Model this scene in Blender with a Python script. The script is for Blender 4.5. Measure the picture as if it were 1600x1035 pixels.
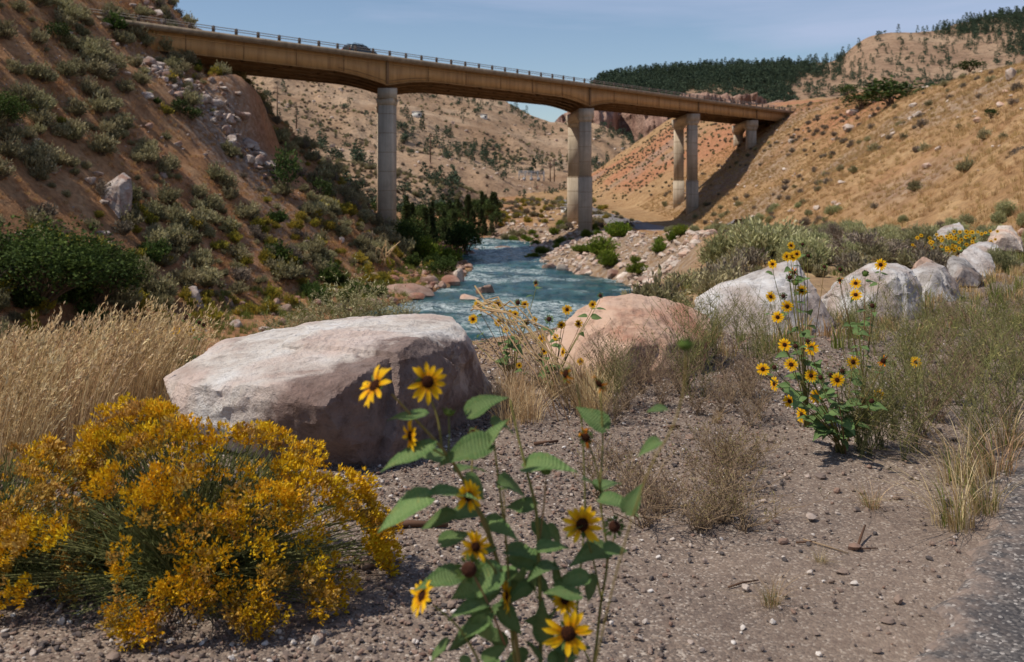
import bpy, bmesh, math, random
import numpy as np
from mathutils import Vector, Matrix, Euler, noise as mnoise

for o in list(bpy.data.objects):
    bpy.data.objects.remove(o)
SC = bpy.context.scene
COL = SC.collection
R = np.random.RandomState(7)
random.seed(7)

# ------------------------------------------------------------------ camera
CAM_Z = 1.5
FPX, CX, HZ = 1555.0, 800.0, 285.0          # focal length and horizon in pixels of the 1600 px frame
cd = bpy.data.cameras.new('camera')
cam = bpy.data.objects.new('camera', cd)
COL.objects.link(cam)
cam.location = (0, 0, CAM_Z)
cam.rotation_euler = (math.radians(90), 0, 0)
cd.sensor_width = 36.0
cd.lens = 36.0 * FPX / 1600.0
cd.shift_y = (HZ - 517.5) / 1600.0
cd.clip_start = 0.05
cd.clip_end = 20000
cd.dof.use_dof = True
cd.dof.focus_distance = 6.2
cd.dof.aperture_fstop = 4.0
SC.camera = cam

# ------------------------------------------------------------------ light
SUN_EL = math.radians(56)
SUN_AZ_LEFT = math.radians(15)              # the sun stands to the left, this far round towards the camera
S = Vector((-math.cos(SUN_AZ_LEFT) * math.cos(SUN_EL), -math.sin(SUN_AZ_LEFT) * math.cos(SUN_EL), math.sin(SUN_EL)))
sd = bpy.data.lights.new('sun', 'SUN')
sd.energy = 5.0
sd.angle = math.radians(0.5)
sd.color = (1.0, 0.93, 0.82)
sun = bpy.data.objects.new('sun', sd)
COL.objects.link(sun)
sun.location = (-60, -20, 80)
sun.rotation_euler = (-S).to_track_quat('-Z', 'Y').to_euler()

world = bpy.data.worlds.new('World')
SC.world = world
world.use_nodes = True
wt = world.node_tree
wt.nodes.clear()
w_out = wt.nodes.new('ShaderNodeOutputWorld')
w_bg = wt.nodes.new('ShaderNodeBackground')
w_sky = wt.nodes.new('ShaderNodeTexSky')
w_sky.sky_type = 'NISHITA'
w_sky.sun_disc = False
w_sky.sun_elevation = SUN_EL
w_sky.sun_rotation = math.atan2(S.x, S.y)
w_sky.altitude = 1500
w_sky.air_density = 1.15
w_sky.dust_density = 0.7
w_sky.ozone_density = 3.0
# thin high cloud
w_tc = wt.nodes.new('ShaderNodeTexCoord')
w_map = wt.nodes.new('ShaderNodeMapping')
w_map.inputs['Scale'].default_value = (1.0, 1.6, 5.5)
w_map.inputs['Rotation'].default_value = (0.0, math.radians(14), math.radians(20))
w_n = wt.nodes.new('ShaderNodeTexNoise')
w_n.inputs['Scale'].default_value = 2.1
w_n.inputs['Detail'].default_value = 7
w_n.inputs['Roughness'].default_value = 0.55
w_n.inputs['Distortion'].default_value = 0.4
w_r = wt.nodes.new('ShaderNodeValToRGB')
w_r.color_ramp.elements[0].position = 0.48
w_r.color_ramp.elements[0].color = (0.08, 0.08, 0.08, 1)
w_r.color_ramp.elements[1].position = 0.72
w_r.color_ramp.elements[1].color = (0.62, 0.62, 0.62, 1)
w_mx = wt.nodes.new('ShaderNodeMixRGB')
w_mx.inputs['Color2'].default_value = (5.2, 5.8, 7.9, 1)
wt.links.new(w_tc.outputs['Generated'], w_map.inputs['Vector'])
wt.links.new(w_map.outputs['Vector'], w_n.inputs['Vector'])
wt.links.new(w_n.outputs['Fac'], w_r.inputs['Fac'])
wt.links.new(w_r.outputs['Color'], w_mx.inputs['Fac'])
wt.links.new(w_sky.outputs['Color'], w_mx.inputs['Color1'])
wt.links.new(w_mx.outputs['Color'], w_bg.inputs['Color'])
w_bg.inputs['Strength'].default_value = 0.12
wt.links.new(w_bg.outputs['Background'], w_out.inputs['Surface'])

SC.view_settings.view_transform = 'Standard'
SC.view_settings.look = 'None'
SC.view_settings.gamma = 1.0
SC.view_settings.exposure = -0.28
SC.view_settings.use_curve_mapping = False
SC.cycles.max_bounces = 5
SC.cycles.diffuse_bounces = 2
SC.cycles.glossy_bounces = 2
SC.cycles.transmission_bounces = 3
SC.cycles.transparent_max_bounces = 8

# ------------------------------------------------------------------ helpers
def P(px, py, Y):
    """a point of the place seen at that picture position, Y metres ahead"""
    return Vector(((px - CX) / FPX * Y, Y, CAM_Z + (HZ - py) / FPX * Y))

def lin(r, g, b):
    f = lambda c: (c / 255 / 12.92) if c / 255 <= 0.04045 else ((c / 255 + 0.055) / 1.055) ** 2.4
    return (f(r), f(g), f(b), 1.0)

def _hash(ix, iy, iz, seed):
    h = (ix.astype(np.int64) * 374761393 + iy.astype(np.int64) * 668265263 + iz.astype(np.int64) * 2147483647 + seed * 974634777) & 0xFFFFFFFF
    h = ((h ^ (h >> 13)) * 1274126177) & 0xFFFFFFFF
    h = ((h ^ (h >> 16)) * 2246822519) & 0xFFFFFFFF
    return ((h ^ (h >> 15)) & 0xFFFFFF) / float(0xFFFFFF) * 2 - 1

def vnoise(x, y, z=None, seed=0):
    x = np.asarray(x, float); y = np.asarray(y, float)
    z = np.zeros_like(x) if z is None else np.asarray(z, float)
    ix, iy, iz = np.floor(x), np.floor(y), np.floor(z)
    fx, fy, fz = x - ix, y - iy, z - iz
    u, v, w = [t * t * t * (t * (t * 6 - 15) + 10) for t in (fx, fy, fz)]
    def c(a, b, d): return _hash(ix + a, iy + b, iz + d, seed)
    x00 = c(0, 0, 0) * (1 - u) + c(1, 0, 0) * u
    x10 = c(0, 1, 0) * (1 - u) + c(1, 1, 0) * u
    x01 = c(0, 0, 1) * (1 - u) + c(1, 0, 1) * u
    x11 = c(0, 1, 1) * (1 - u) + c(1, 1, 1) * u
    return (x00 * (1 - v) + x10 * v) * (1 - w) + (x01 * (1 - v) + x11 * v) * w

def fbm(x, y, z=None, oct=4, seed=0, gain=0.5, ridge=False):
    x = np.asarray(x, float); y = np.asarray(y, float)
    z = np.zeros_like(x) if z is None else np.asarray(z, float)
    s = 0; a = 1.0; f = 1.0; tot = 0
    for i in range(oct):
        n = vnoise(x * f + 17.3 * i, y * f - 9.1 * i, z * f + 5.7 * i, seed + i)
        if ridge: n = 1 - 2 * np.abs(n)
        s = s + a * n; tot += a; a *= gain; f *= 2.03
    return s / tot

def smoothstep(a, b, x):
    t = np.clip((x - a) / (b - a), 0, 1)
    return t * t * (3 - 2 * t)

def tag(o, label=None, cat=None, group=None, kind=None):
    if label: o['label'] = label
    if cat: o['category'] = cat
    if group: o['group'] = group
    if kind: o['kind'] = kind
    return o

def link(name, data, parent=None, loc=None, rot=None, scale=None):
    o = bpy.data.objects.new(name, data)
    COL.objects.link(o)
    if parent is not None: o.parent = parent
    if loc is not None: o.location = loc
    if rot is not None: o.rotation_euler = rot
    if scale is not None: o.scale = scale if hasattr(scale, '__len__') else (scale,) * 3
    return o

def empty(name, loc=(0, 0, 0), rot=None, scale=None):
    o = link(name, None, None, loc, rot, scale)
    o.empty_display_size = 0.2
    return o

class MB:
    """collects geometry for ONE mesh"""
    def __init__(self): self.v = []; self.f = []; self.mi = []; self.t = []; self.n = 0
    def add(self, verts, faces, mi=0, tint=0.0):
        verts = np.asarray(verts, float).reshape(-1, 3)
        self.v.append(verts)
        k = self.n
        for i, f in enumerate(faces):
            self.f.append(tuple(int(a) + k for a in f)); self.mi.append(mi)
            self.t.append(tint if not hasattr(tint, '__len__') else tint[i])
        self.n += len(verts)
        return self
    def box(self, c, s, M=None, mi=0, tint=0.0):
        x, y, z = s[0] / 2, s[1] / 2, s[2] / 2
        v = np.array([(sx * x, sy * y, sz * z) for sz in (-1, 1) for sy in (-1, 1) for sx in (-1, 1)])
        if M is not None: v = v @ np.array(M).T
        v = v + np.array(c)
        return self.add(v, [(0, 2, 3, 1), (4, 5, 7, 6), (0, 1, 5, 4), (2, 6, 7, 3), (0, 4, 6, 2), (1, 3, 7, 5)], mi, tint)
    def tube(self, pts, radii, sides=5, mi=0, tint=0.0, cap=True):
        pts = [np.array(p, float) for p in pts]
        if not hasattr(radii, '__len__'): radii = [radii] * len(pts)
        rings = []
        prev = None
        for i, p in enumerate(pts):
            d = pts[min(i + 1, len(pts) - 1)] - pts[max(i - 1, 0)]
            d = d / (np.linalg.norm(d) + 1e-9)
            if prev is None:
                a = np.array((0, 0, 1.0)) if abs(d[2]) < 0.9 else np.array((1.0, 0, 0))
                u = np.cross(a, d)
            else:
                u = prev - d * np.dot(prev, d)
            u = u / (np.linalg.norm(u) + 1e-9)
            prev = u
            w = np.cross(d, u)
            ang = np.arange(sides) * 2 * math.pi / sides
            rings.append(p + radii[i] * (np.cos(ang)[:, None] * u + np.sin(ang)[:, None] * w))
        v = np.vstack(rings); f = []
        for i in range(len(pts) - 1):
            for j in range(sides):
                a = i * sides + j; b = i * sides + (j + 1) % sides
                f.append((a, b, b + sides, a + sides))
        if cap:
            f.append(tuple(range(sides))[::-1]); f.append(tuple(range((len(pts) - 1) * sides, len(pts) * sides)))
        return self.add(v, f, mi, tint)
    def cards(self, c, d, up, L, W, mi=0, tint=None, cup=0.25):
        """n leaves: kite shaped, folded a little along the midrib"""
        c = np.asarray(c, float); n = len(c)
        d = d / (np.linalg.norm(d, axis=1, keepdims=True) + 1e-9)
        s = np.cross(d, up); s = s / (np.linalg.norm(s, axis=1, keepdims=True) + 1e-9)
        nn = np.cross(s, d)
        L = np.broadcast_to(np.asarray(L, float).reshape(-1, 1), (n, 1)); W = np.broadcast_to(np.asarray(W, float).reshape(-1, 1), (n, 1))
        m = c + d * L * 0.45 + nn * W * cup
        v = np.stack([c, m + s * W * 0.5, c + d * L, m - s * W * 0.5], 1).reshape(-1, 3)
        k = self.n
        self.v.append(v); self.n += 4 * n
        self.f += [(k + 4 * i, k + 4 * i + 1, k + 4 * i + 2, k + 4 * i + 3) for i in range(n)]
        self.mi += [mi] * n
        self.t += list(tint) if tint is not None else [0.0] * n
        return self
    def mesh(self, name, mats, smooth=False):
        me = bpy.data.meshes.new(name)
        v = np.vstack(self.v) if self.v else np.zeros((0, 3))
        me.vertices.add(len(v)); me.vertices.foreach_set('co', v.ravel())
        nl = np.array([len(f) for f in self.f])
        me.loops.add(int(nl.sum())); me.polygons.add(len(nl))
        me.loops.foreach_set('vertex_index', np.fromiter((i for f in self.f for i in f), np.int32, int(nl.sum())))
        me.polygons.foreach_set('loop_start', np.concatenate([[0], np.cumsum(nl)[:-1]]).astype(np.int32))
        me.polygons.foreach_set('material_index', np.array(self.mi, np.int32))
        if smooth: me.polygons.foreach_set('use_smooth', np.ones(len(nl), bool))
        a = me.attributes.new('tint', 'FLOAT', 'FACE'); a.data.foreach_set('value', np.array(self.t, np.float32))
        for m in (mats if isinstance(mats, (list, tuple)) else [mats]): me.materials.append(m)
        me.update(calc_edges=True); me.validate()
        return me
    def obj(self, name, mats, parent=None, smooth=False):
        return link(name, self.mesh(name, mats, smooth), parent)

def grid_mesh(name, V, mats, skip=None, attrs=None, smooth=True):
    """V: (nu, nv, 3) array"""
    nu, nv = V.shape[:2]
    idx = np.arange(nu * nv).reshape(nu, nv)
    q = np.stack([idx[:-1, :-1], idx[1:, :-1], idx[1:, 1:], idx[:-1, 1:]], -1).reshape(-1, 4)
    if skip is not None:
        q = q[~skip.reshape(-1)]
    me = bpy.data.meshes.new(name)
    me.vertices.add(nu * nv); me.vertices.foreach_set('co', V.reshape(-1, 3).ravel())
    me.loops.add(q.size); me.polygons.add(len(q))
    me.loops.foreach_set('vertex_index', q.ravel().astype(np.int32))
    me.polygons.foreach_set('loop_start', (np.arange(len(q)) * 4).astype(np.int32))
    if smooth: me.polygons.foreach_set('use_smooth', np.ones(len(q), bool))
    for k, a in (attrs or {}).items():
        at = me.attributes.new(k, 'FLOAT', 'POINT'); at.data.foreach_set('value', np.asarray(a, np.float32).ravel())
    me.materials.append(mats)
    me.update(calc_edges=True)
    return me

# ------------------------------------------------------------------ materials
class NT:
    def __init__(self, name):
        self.m = bpy.data.materials.new(name); self.m.use_nodes = True
        self.t = self.m.node_tree; self.t.nodes.clear()
        self.out = self.t.nodes.new('ShaderNodeOutputMaterial')
    def n(self, typ, **kw):
        nd = self.t.nodes.new('ShaderNode' + typ)
        for k, v in kw.items():
            if k in nd.inputs: self.set(nd.inputs[k], v)
            else: setattr(nd, k, v)
        return nd
    def set(self, sock, v):
        if isinstance(v, bpy.types.NodeSocket): self.t.links.new(v, sock)
        else: sock.default_value = v
    def pos(self, kind='world', scale=(1, 1, 1)):
        if kind == 'world': v = self.n('NewGeometry').outputs['Position']
        else: v = self.n('TexCoord').outputs['Object']
        if tuple(scale) != (1, 1, 1):
            m = self.n('Mapping'); self.set(m.inputs['Vector'], v); m.inputs['Scale'].default_value = scale; v = m.outputs[0]
        return v
    def noise(self, vec, scale, detail=5, rough=0.55, dist=0.0):
        nd = self.n('TexNoise'); self.set(nd.inputs['Vector'], vec)
        nd.inputs['Scale'].default_value = scale; nd.inputs['Detail'].default_value = detail
        nd.inputs['Roughness'].default_value = rough; nd.inputs['Distortion'].default_value = dist
        return nd.outputs['Fac']
    def voro(self, vec, scale, out='Distance', feature='F1', rnd=1.0):
        nd = self.n('TexVoronoi'); nd.feature = feature; self.set(nd.inputs['Vector'], vec); nd.inputs['Scale'].default_value = scale
        nd.inputs['Randomness'].default_value = rnd
        return nd.outputs[out]
    def ramp(self, fac, stops, interp='LINEAR'):
        nd = self.n('ValToRGB'); self.set(nd.inputs['Fac'], fac); cr = nd.color_ramp; cr.interpolation = interp
        while len(cr.elements) < len(stops): cr.elements.new(0.5)
        for e, (p, c) in zip(cr.elements, stops):
            e.position = p; e.color = c if hasattr(c, '__len__') else (c, c, c, 1)
        return nd.outputs['Color']
    def mix(self, fac, a, b, mode='MIX'):
        nd = self.n('MixRGB'); nd.blend_type = mode
        self.set(nd.inputs['Fac'], fac); self.set(nd.inputs['Color1'], a); self.set(nd.inputs['Color2'], b)
        return nd.outputs['Color']
    def math(self, op, a, b=0.0, clamp=False):
        nd = self.n('Math'); nd.operation = op; nd.use_clamp = clamp
        self.set(nd.inputs[0], a); self.set(nd.inputs[1], b)
        return nd.outputs[0]
    def attr(self, name):
        nd = self.n('Attribute'); nd.attribute_name = name
        return nd.outputs['Fac']
    def rnd(self): return self.n('ObjectInfo').outputs['Random']
    def bump(self, h, strength=0.5, dist=0.02, normal=None):
        nd = self.n('Bump'); self.set(nd.inputs['Height'], h); nd.inputs['Strength'].default_value = strength
        nd.inputs['Distance'].default_value = dist
        if normal is not None: self.set(nd.inputs['Normal'], normal)
        return nd.outputs[0]
    def surf(self, color, rough=0.9, normal=None, spec=0.2, metal=0.0, trans=None):
        b = self.n('BsdfPrincipled')
        self.set(b.inputs['Base Color'], color); self.set(b.inputs['Roughness'], rough)
        b.inputs['Specular IOR Level'].default_value = spec; b.inputs['Metallic'].default_value = metal
        if normal is not None: self.set(b.inputs['Normal'], normal)
        s = b.outputs[0]
        if trans:
            tr = self.n('BsdfTranslucent'); self.set(tr.inputs['Color'], color)
            mx = self.n('MixShader'); mx.inputs[0].default_value = trans
            self.t.links.new(s, mx.inputs[1]); self.t.links.new(tr.outputs[0], mx.inputs[2]); s = mx.outputs[0]
        self.t.links.new(s, self.out.inputs['Surface'])
        return self.m

def leaf_mat(name, c0, c1, c2=None, trans=0.3, rough=0.75, obj_var=0.35, spec=0.15):
    """colour from one tone to another by leaf, and a little by plant"""
    t = NT(name)
    f = t.attr('tint')
    stops = [(0.0, c0), (1.0, c1)] if c2 is None else [(0.0, c0), (0.55, c1), (1.0, c2)]
    c = t.ramp(f, stops)
    v = t.math('MULTIPLY_ADD', t.rnd(), obj_var)
    v.node.inputs[2].default_value = 1 - obj_var / 2
    h = t.n('HueSaturation'); t.set(h.inputs['Color'], c); t.set(h.inputs['Value'], v)
    hv = t.math('MULTIPLY_ADD', t.math('FRACT', t.math('MULTIPLY', t.rnd(), 7.13)), 0.024); hv.node.inputs[2].default_value = 0.488
    t.set(h.inputs['Hue'], hv)
    return t.surf(h.outputs[0], rough, None, spec, 0, trans)

def plain_mat(name, col, rough=0.7, spec=0.3, metal=0.0, var=0.25, nscale=4.0, bump=0.0, trans=None):
    t = NT(name)
    p = t.pos('object')
    n = t.noise(p, nscale, 6, 0.6)
    dark = tuple(c * (1 - var) for c in col[:3]) + (1,)
    light = tuple(min(1, c * (1 + var)) for c in col[:3]) + (1,)
    c = t.ramp(n, [(0.3, dark), (0.7, light)])
    nm = t.bump(t.noise(p, nscale * 9, 4), bump, 0.02) if bump else None
    return t.surf(c, rough, nm, spec, metal, trans)

# a stock of prototypes that are not in the scene themselves
STOCK = bpy.data.collections.new('stock')
_gn_cache = {}
def scatter_stuff(name, meshes, pts, rots, scales, idx=None, label=None, cat=None, group=None, parent=None):
    """ONE stuff object: points that carry instances of a few meshes"""
    pts = np.asarray(pts, float).reshape(-1, 3)
    n = len(pts)
    if n == 0: return None
    key = tuple(m.name for m in meshes)
    if key not in _gn_cache:
        c = bpy.data.collections.new('stock_' + name)
        for i, m in enumerate(meshes):
            c.objects.link(bpy.data.objects.new('%s_%02d' % (m.name, i), m))
        ng = bpy.data.node_groups.new('scatter_' + name, 'GeometryNodeTree')
        ng.interface.new_socket('Geometry', in_out='INPUT', socket_type='NodeSocketGeometry')
        ng.interface.new_socket('Geometry', in_out='OUTPUT', socket_type='NodeSocketGeometry')
        N = ng.nodes.new
        gi, go = N('NodeGroupInput'), N('NodeGroupOutput')
        m2p = N('GeometryNodeMeshToPoints')
        iop = N('GeometryNodeInstanceOnPoints')
        ci = N('GeometryNodeCollectionInfo'); ci.inputs['Collection'].default_value = c
        ci.inputs['Separate Children'].default_value = True; ci.inputs['Reset Children'].default_value = True
        iop.inputs['Pick Instance'].default_value = True
        def at(nm, dt):
            a = N('GeometryNodeInputNamedAttribute'); a.data_type = dt; a.inputs['Name'].default_value = nm
            return a.outputs['Attribute']
        L = ng.links.new
        L(gi.outputs[0], m2p.inputs['Mesh']); L(m2p.outputs[0], iop.inputs['Points'])
        L(ci.outputs[0], iop.inputs['Instance']); L(at('pick', 'INT'), iop.inputs['Instance Index'])
        e2r = N('FunctionNodeEulerToRotation'); L(at('spin', 'FLOAT_VECTOR'), e2r.inputs[0])
        L(e2r.outputs[0], iop.inputs['Rotation']); L(at('size', 'FLOAT_VECTOR'), iop.inputs['Scale'])
        L(iop.outputs[0], go.inputs[0])
        _gn_cache[key] = ng
    me = bpy.data.meshes.new(name)
    me.vertices.add(n); me.vertices.foreach_set('co', pts.ravel())
    rots = np.asarray(rots, float)
    if rots.ndim == 1: rots = np.stack([np.zeros(n), np.zeros(n), rots], 1)
    scales = np.asarray(scales, float)
    if scales.ndim == 1: scales = np.repeat(scales[:, None], 3, 1)
    if idx is None: idx = np.arange(n) % len(meshes)
    a = me.attributes.new('spin', 'FLOAT_VECTOR', 'POINT'); a.data.foreach_set('vector', rots.astype(np.float32).ravel())
    a = me.attributes.new('size', 'FLOAT_VECTOR', 'POINT'); a.data.foreach_set('vector', scales.astype(np.float32).ravel())
    a = me.attributes.new('pick', 'INT', 'POINT'); a.data.foreach_set('value', np.asarray(idx, np.int32))
    o = link(name, me, parent)
    md = o.modifiers.new('scatter', 'NODES'); md.node_group = _gn_cache[key]
    tag(o, label, cat, group, 'stuff')
    return o

def in_frame(p, m=30):
    if p[1] <= 0.3: return False
    x = CX + FPX * p[0] / p[1]; y = HZ - FPX * (p[2] - CAM_Z) / p[1]
    return -m < x < 1600 + m and -m < y < 1035 + m

def populate(name, kinds, pts, scales, labeler, cat, group, limit=300, zscale=None, tilt=0.08, cover=None, seed=0):
    """kinds: list of prototypes, each a list of (part name, mesh). The largest to the eye become things, the rest one stuff object."""
    rr = np.random.RandomState(seed + 11)
    pts = np.asarray(pts, float); n = len(pts)
    if n == 0: return []
    scales = np.asarray(scales, float)
    rot = rr.uniform(0, 6.283, n); tx = rr.normal(0, tilt, n); ty = rr.normal(0, tilt, n)
    pick = rr.randint(0, len(kinds), n)
    zs = np.ones(n) if zscale is None else np.asarray(zscale)
    size = scales / np.maximum(pts[:, 1], 0.5)
    vis = np.array([in_frame(p, 60) for p in pts])
    order = np.argsort(-(size * vis))
    order = [i for i in order if vis[i]]
    things = order[:limit]; rest = order[limit:]
    made = []
    for i in things:
        k = kinds[pick[i]]
        sc = (scales[i], scales[i], scales[i] * zs[i])
        if len(k) == 1:
            o = link(name, k[0][1], None, pts[i], (tx[i], ty[i], rot[i]), sc)
        else:
            o = empty(name, pts[i], (tx[i], ty[i], rot[i]), sc)
            for pn, me in k: link(pn, me, o)
        tag(o, labeler(pts[i], i), cat, group)
        made.append(o)
    if rest:
        flat = []
        for k in kinds: flat.append(k[-1][1])
        scatter_stuff(cover or (name + '_cover'), flat, pts[rest], np.stack([tx, ty, rot], 1)[rest],
                      np.stack([scales, scales, scales * zs], 1)[rest], pick[rest], 'smaller ' + group, cat)
    return made
# ------------------------------------------------------------------ shape of the land
def poly_sd(x, y, pts):
    """signed distance to an open polyline, positive on its left side"""
    x = np.asarray(x, float); y = np.asarray(y, float)
    best = np.full(x.shape, 1e9); sgn = np.ones(x.shape)
    for (ax, ay), (bx, by) in zip(pts[:-1], pts[1:]):
        dx, dy = bx - ax, by - ay
        t = np.clip(((x - ax) * dx + (y - ay) * dy) / (dx * dx + dy * dy), 0, 1)
        qx, qy = x - (ax + t * dx), y - (ay + t * dy)
        d = np.hypot(qx, qy)
        s = np.sign(dx * (y - ay) - dy * (x - ax))
        m = d < best - 1e-9
        best = np.where(m, d, best); sgn = np.where(m, s, sgn)
    return best * sgn

BANK_TOP = [(-60, -25), (-12, 0.0), (-5.0, 4.6), (-2.0, 7.8), (0.4, 10.2), (2.2, 12.5), (4.2, 18), (6.8, 30), (10.6, 50), (15.2, 75), (18.6, 95),
            (19, 112), (17, 130), (15.5, 147), (16.5, 160), (15.5, 172), (9, 184), (-2, 192), (-20, 200), (-70, 215)]
Z_WATER = CAM_Z - 11.0

def interp(y, tab):
    t = np.array(tab, float)
    return np.interp(y, t[:, 0], t[:, 1])

BENCH = [(-50, -1.5), (11, -1.5), (20, -1.62), (30, -2.0), (50, -3.0), (75, -4.0), (95, -4.9), (130, -6.6), (165, -8.2), (200, -7.9), (260, -6.6), (420, -2)]
XR = [(-50, 30), (0, 24), (20, 21), (35, 20), (60, 22), (100, 26), (150, 30), (190, 33), (240, 32), (300, 27), (420, 26)]
XL = [(-30, -70), (20, -50), (40, -36), (60, -26.5), (80, -20.5), (95, -15.5), (110, -12.8), (125, -11.8), (133, -12.5), (142, -18), (152, -28), (170, -42), (200, -52), (260, -66), (430, -110)]

def smin(a, b, k):
    h = np.clip(0.5 + 0.5 * (b - a) / k, 0, 1)
    return b + (a - b) * h - k * h * (1 - h)
def smax(a, b, k): return -smin(-a, -b, k)

def H(x, y, rough=True):
    x = np.asarray(x, float); y = np.asarray(y, float)
    bench = interp(y, BENCH)
    D = poly_sd(x, y, BANK_TOP)
    # right hillside over the bench
    xr = interp(y, XR) + 2.0 * fbm(x * 0.03, y * 0.03, oct=2, seed=3)
    u = x - xr
    cap = 13.2 + 0.10 * (x - 49) + interp(y, [(0, -2), (90, 0), (150, -0.5), (235, 3.2), (300, 6), (420, 14)])
    hill = bench + 0.68 * u + 0.8 * fbm(x * 0.06, y * 0.06, oct=3, seed=5) * smoothstep(2, 12, u)
    right = smax(bench, smin(hill, cap + 1.2 * fbm(x * 0.05, y * 0.05, oct=3, seed=8), 4.0), 1.5)
    # bank down to the river
    near = 1 - smoothstep(10, 30, y)
    s1 = 0.30 * near + 0.25 * (1 - near); d1 = 3.0 * near + 1.0 * (1 - near)
    s2 = 0.75 * near + interp(y, [(0, .75), (60, .95), (103, 1.05), (120, .50), (132, .36), (145, .29), (165, .20), (200, .3)]) * (1 - near)
    Dp = np.maximum(D, 0)
    drop = s1 * np.minimum(Dp, d1) + s2 * np.maximum(Dp - d1, 0)
    rb = np.maximum(right - drop, -12.6)
    # left hillside
    xl = interp(y, XL)
    ul = xl - x
    up = np.clip(ul, 0, 28)
    left = -10.9 + 0.70 * up + 0.006 * up * up + 1.0 * np.maximum(ul - 28, 0) + 0.14 * np.maximum(ul + 7, 0)
    left = np.where(ul > -7, left, -12.6)
    # low shelf at the foot of the left hillside, upstream terrace under the pines
    bump_l = 1.1 * fbm(x * 0.045, y * 0.045, oct=3, seed=21) * smoothstep(1, 9, ul)
    gully = -3.2 * np.exp(-((y - 121) / 5.0) ** 2) * smoothstep(6, 14, ul) * (1 - smoothstep(24, 32, ul))
    knob = 0.9 * np.exp(-((y - 104) / 6.0) ** 2 - ((x + 34.5) / 5.0) ** 2)
    bluff = 4.6 * smoothstep(14.8, 16.2, ul + 1.2 * fbm(x * .5, y * .5, oct=3, seed=23)) * (1 - smoothstep(17.5, 21.5, ul)) * np.exp(-((y - 112.5) / 6.5) ** 4) - 1.8 * smoothstep(19, 25, ul) * np.exp(-((y - 100) / 12.0) ** 4)
    left = left + bump_l + gully + knob + bluff
    terr = -11.6 + 0.22 * np.maximum(-3.0 - x - 0.02 * (y - 140), 0) + 0.004 * np.maximum(-12 - x, 0) ** 2
    terr = np.minimum(terr, -1.0 + 0.02 * (y - 140))
    left = np.where(y > 133, smax(left, np.where(y > 120, terr * smoothstep(128, 150, y) + (1 - smoothstep(128, 150, y)) * -12.6, -12.6), 1.0), left)
    z = np.maximum(rb, left)
    dp = np.hypot((x - 10.5) / 5.5, (y - 164) / 9.0)
    z = np.where(dp < 1, np.minimum(z, -10.3 + 2.6 * smoothstep(0.55, 1.0, dp)), z)
    if rough:
        amp = 0.03 + 0.4 * smoothstep(14, 45, np.hypot(x, y))
        wet = smoothstep(-11.8, -9.0, z)
        z = z + amp * (fbm(x * 0.28, y * 0.28, oct=4, seed=31)) * (0.3 + 0.7 * wet)
        # rubble on the right bank, little ledges on the slopes
        rub = smoothstep(0.5, 2.0, D) * smoothstep(60, 75, y) * smoothstep(-11.6, -10.5, z)
        z = z + rub * 0.45 * np.abs(fbm(x * 0.9, y * 0.9, oct=3, seed=41))
        led = smoothstep(4, 9, ul) * 0.35 * fbm(x * 0.5, y * 0.22, oct=3, seed=51, ridge=True)
        z = z + led * (y < 140)
        led2 = smoothstep(1, 6, u) * 0.30 * fbm(x * 0.5, y * 0.25, oct=3, seed=61, ridge=True)
        z = z + led2
    return z + CAM_Z

def Hs(x, y): return float(H(np.array([x]), np.array([y]))[0])

def ground_hit(px, py, y0=2.0, y1=420.0):
    """the spot of ground seen at that picture position"""
    Y = np.exp(np.linspace(math.log(y0), math.log(y1), 4000))
    X = (px - CX) / FPX * Y; Z = CAM_Z + (HZ - py) / FPX * Y
    m = H(X, Y) >= Z
    if not m.any(): return None
    i = int(np.argmax(m))
    return Vector((X[i], Y[i], float(H(X[i:i + 1], Y[i:i + 1])[0])))

# ------------------------------------------------------------------ ground materials
def hill_material():
    t = NT('hillside_soil')
    p = t.pos()
    side = t.attr('side'); red = t.attr('red'); stony = t.attr('stony')
    n1 = t.noise(p, 0.35, 7, 0.62); n2 = t.noise(p, 2.2, 6, 0.65); n3 = t.noise(t.pos('world', (1, 0.45, 1)), 0.9, 6, 0.6)
    rightc = t.ramp(n1, [(0.30, lin(150, 116, 82)), (0.5, lin(172, 138, 100)), (0.7, lin(190, 158, 118))])
    leftc = t.ramp(n1, [(0.30, lin(138, 98, 68)), (0.5, lin(172, 130, 94)), (0.7, lin(194, 156, 118))])
    c = t.mix(side, leftc, rightc)
    redc = t.ramp(n3, [(0.3, lin(156, 98, 70)), (0.6, lin(188, 130, 98)), (0.75, lin(198, 152, 120))])
    m = t.math('MULTIPLY', red, t.ramp(n3, [(0.25, 0.35), (0.6, 1.0)]))
    c = t.mix(m, c, redc)
    grey = t.ramp(t.voro(p, 2.4, 'Color'), [(0.2, lin(120, 104, 92)), (0.8, lin(172, 156, 142))])
    c = t.mix(t.math('MULTIPLY', stony, t.ramp(n2, [(0.35, 0.0), (0.55, 0.9)])), c, grey)
    c = t.mix(t.ramp(n2, [(0.35, 0.45), (0.6, 0.0)]), c, lin(78, 58, 44))
    h = t.math('ADD', n2, t.noise(p, 9, 4))
    return t.surf(c, 0.95, t.bump(h, 0.7, 0.16), 0.05)

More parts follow.
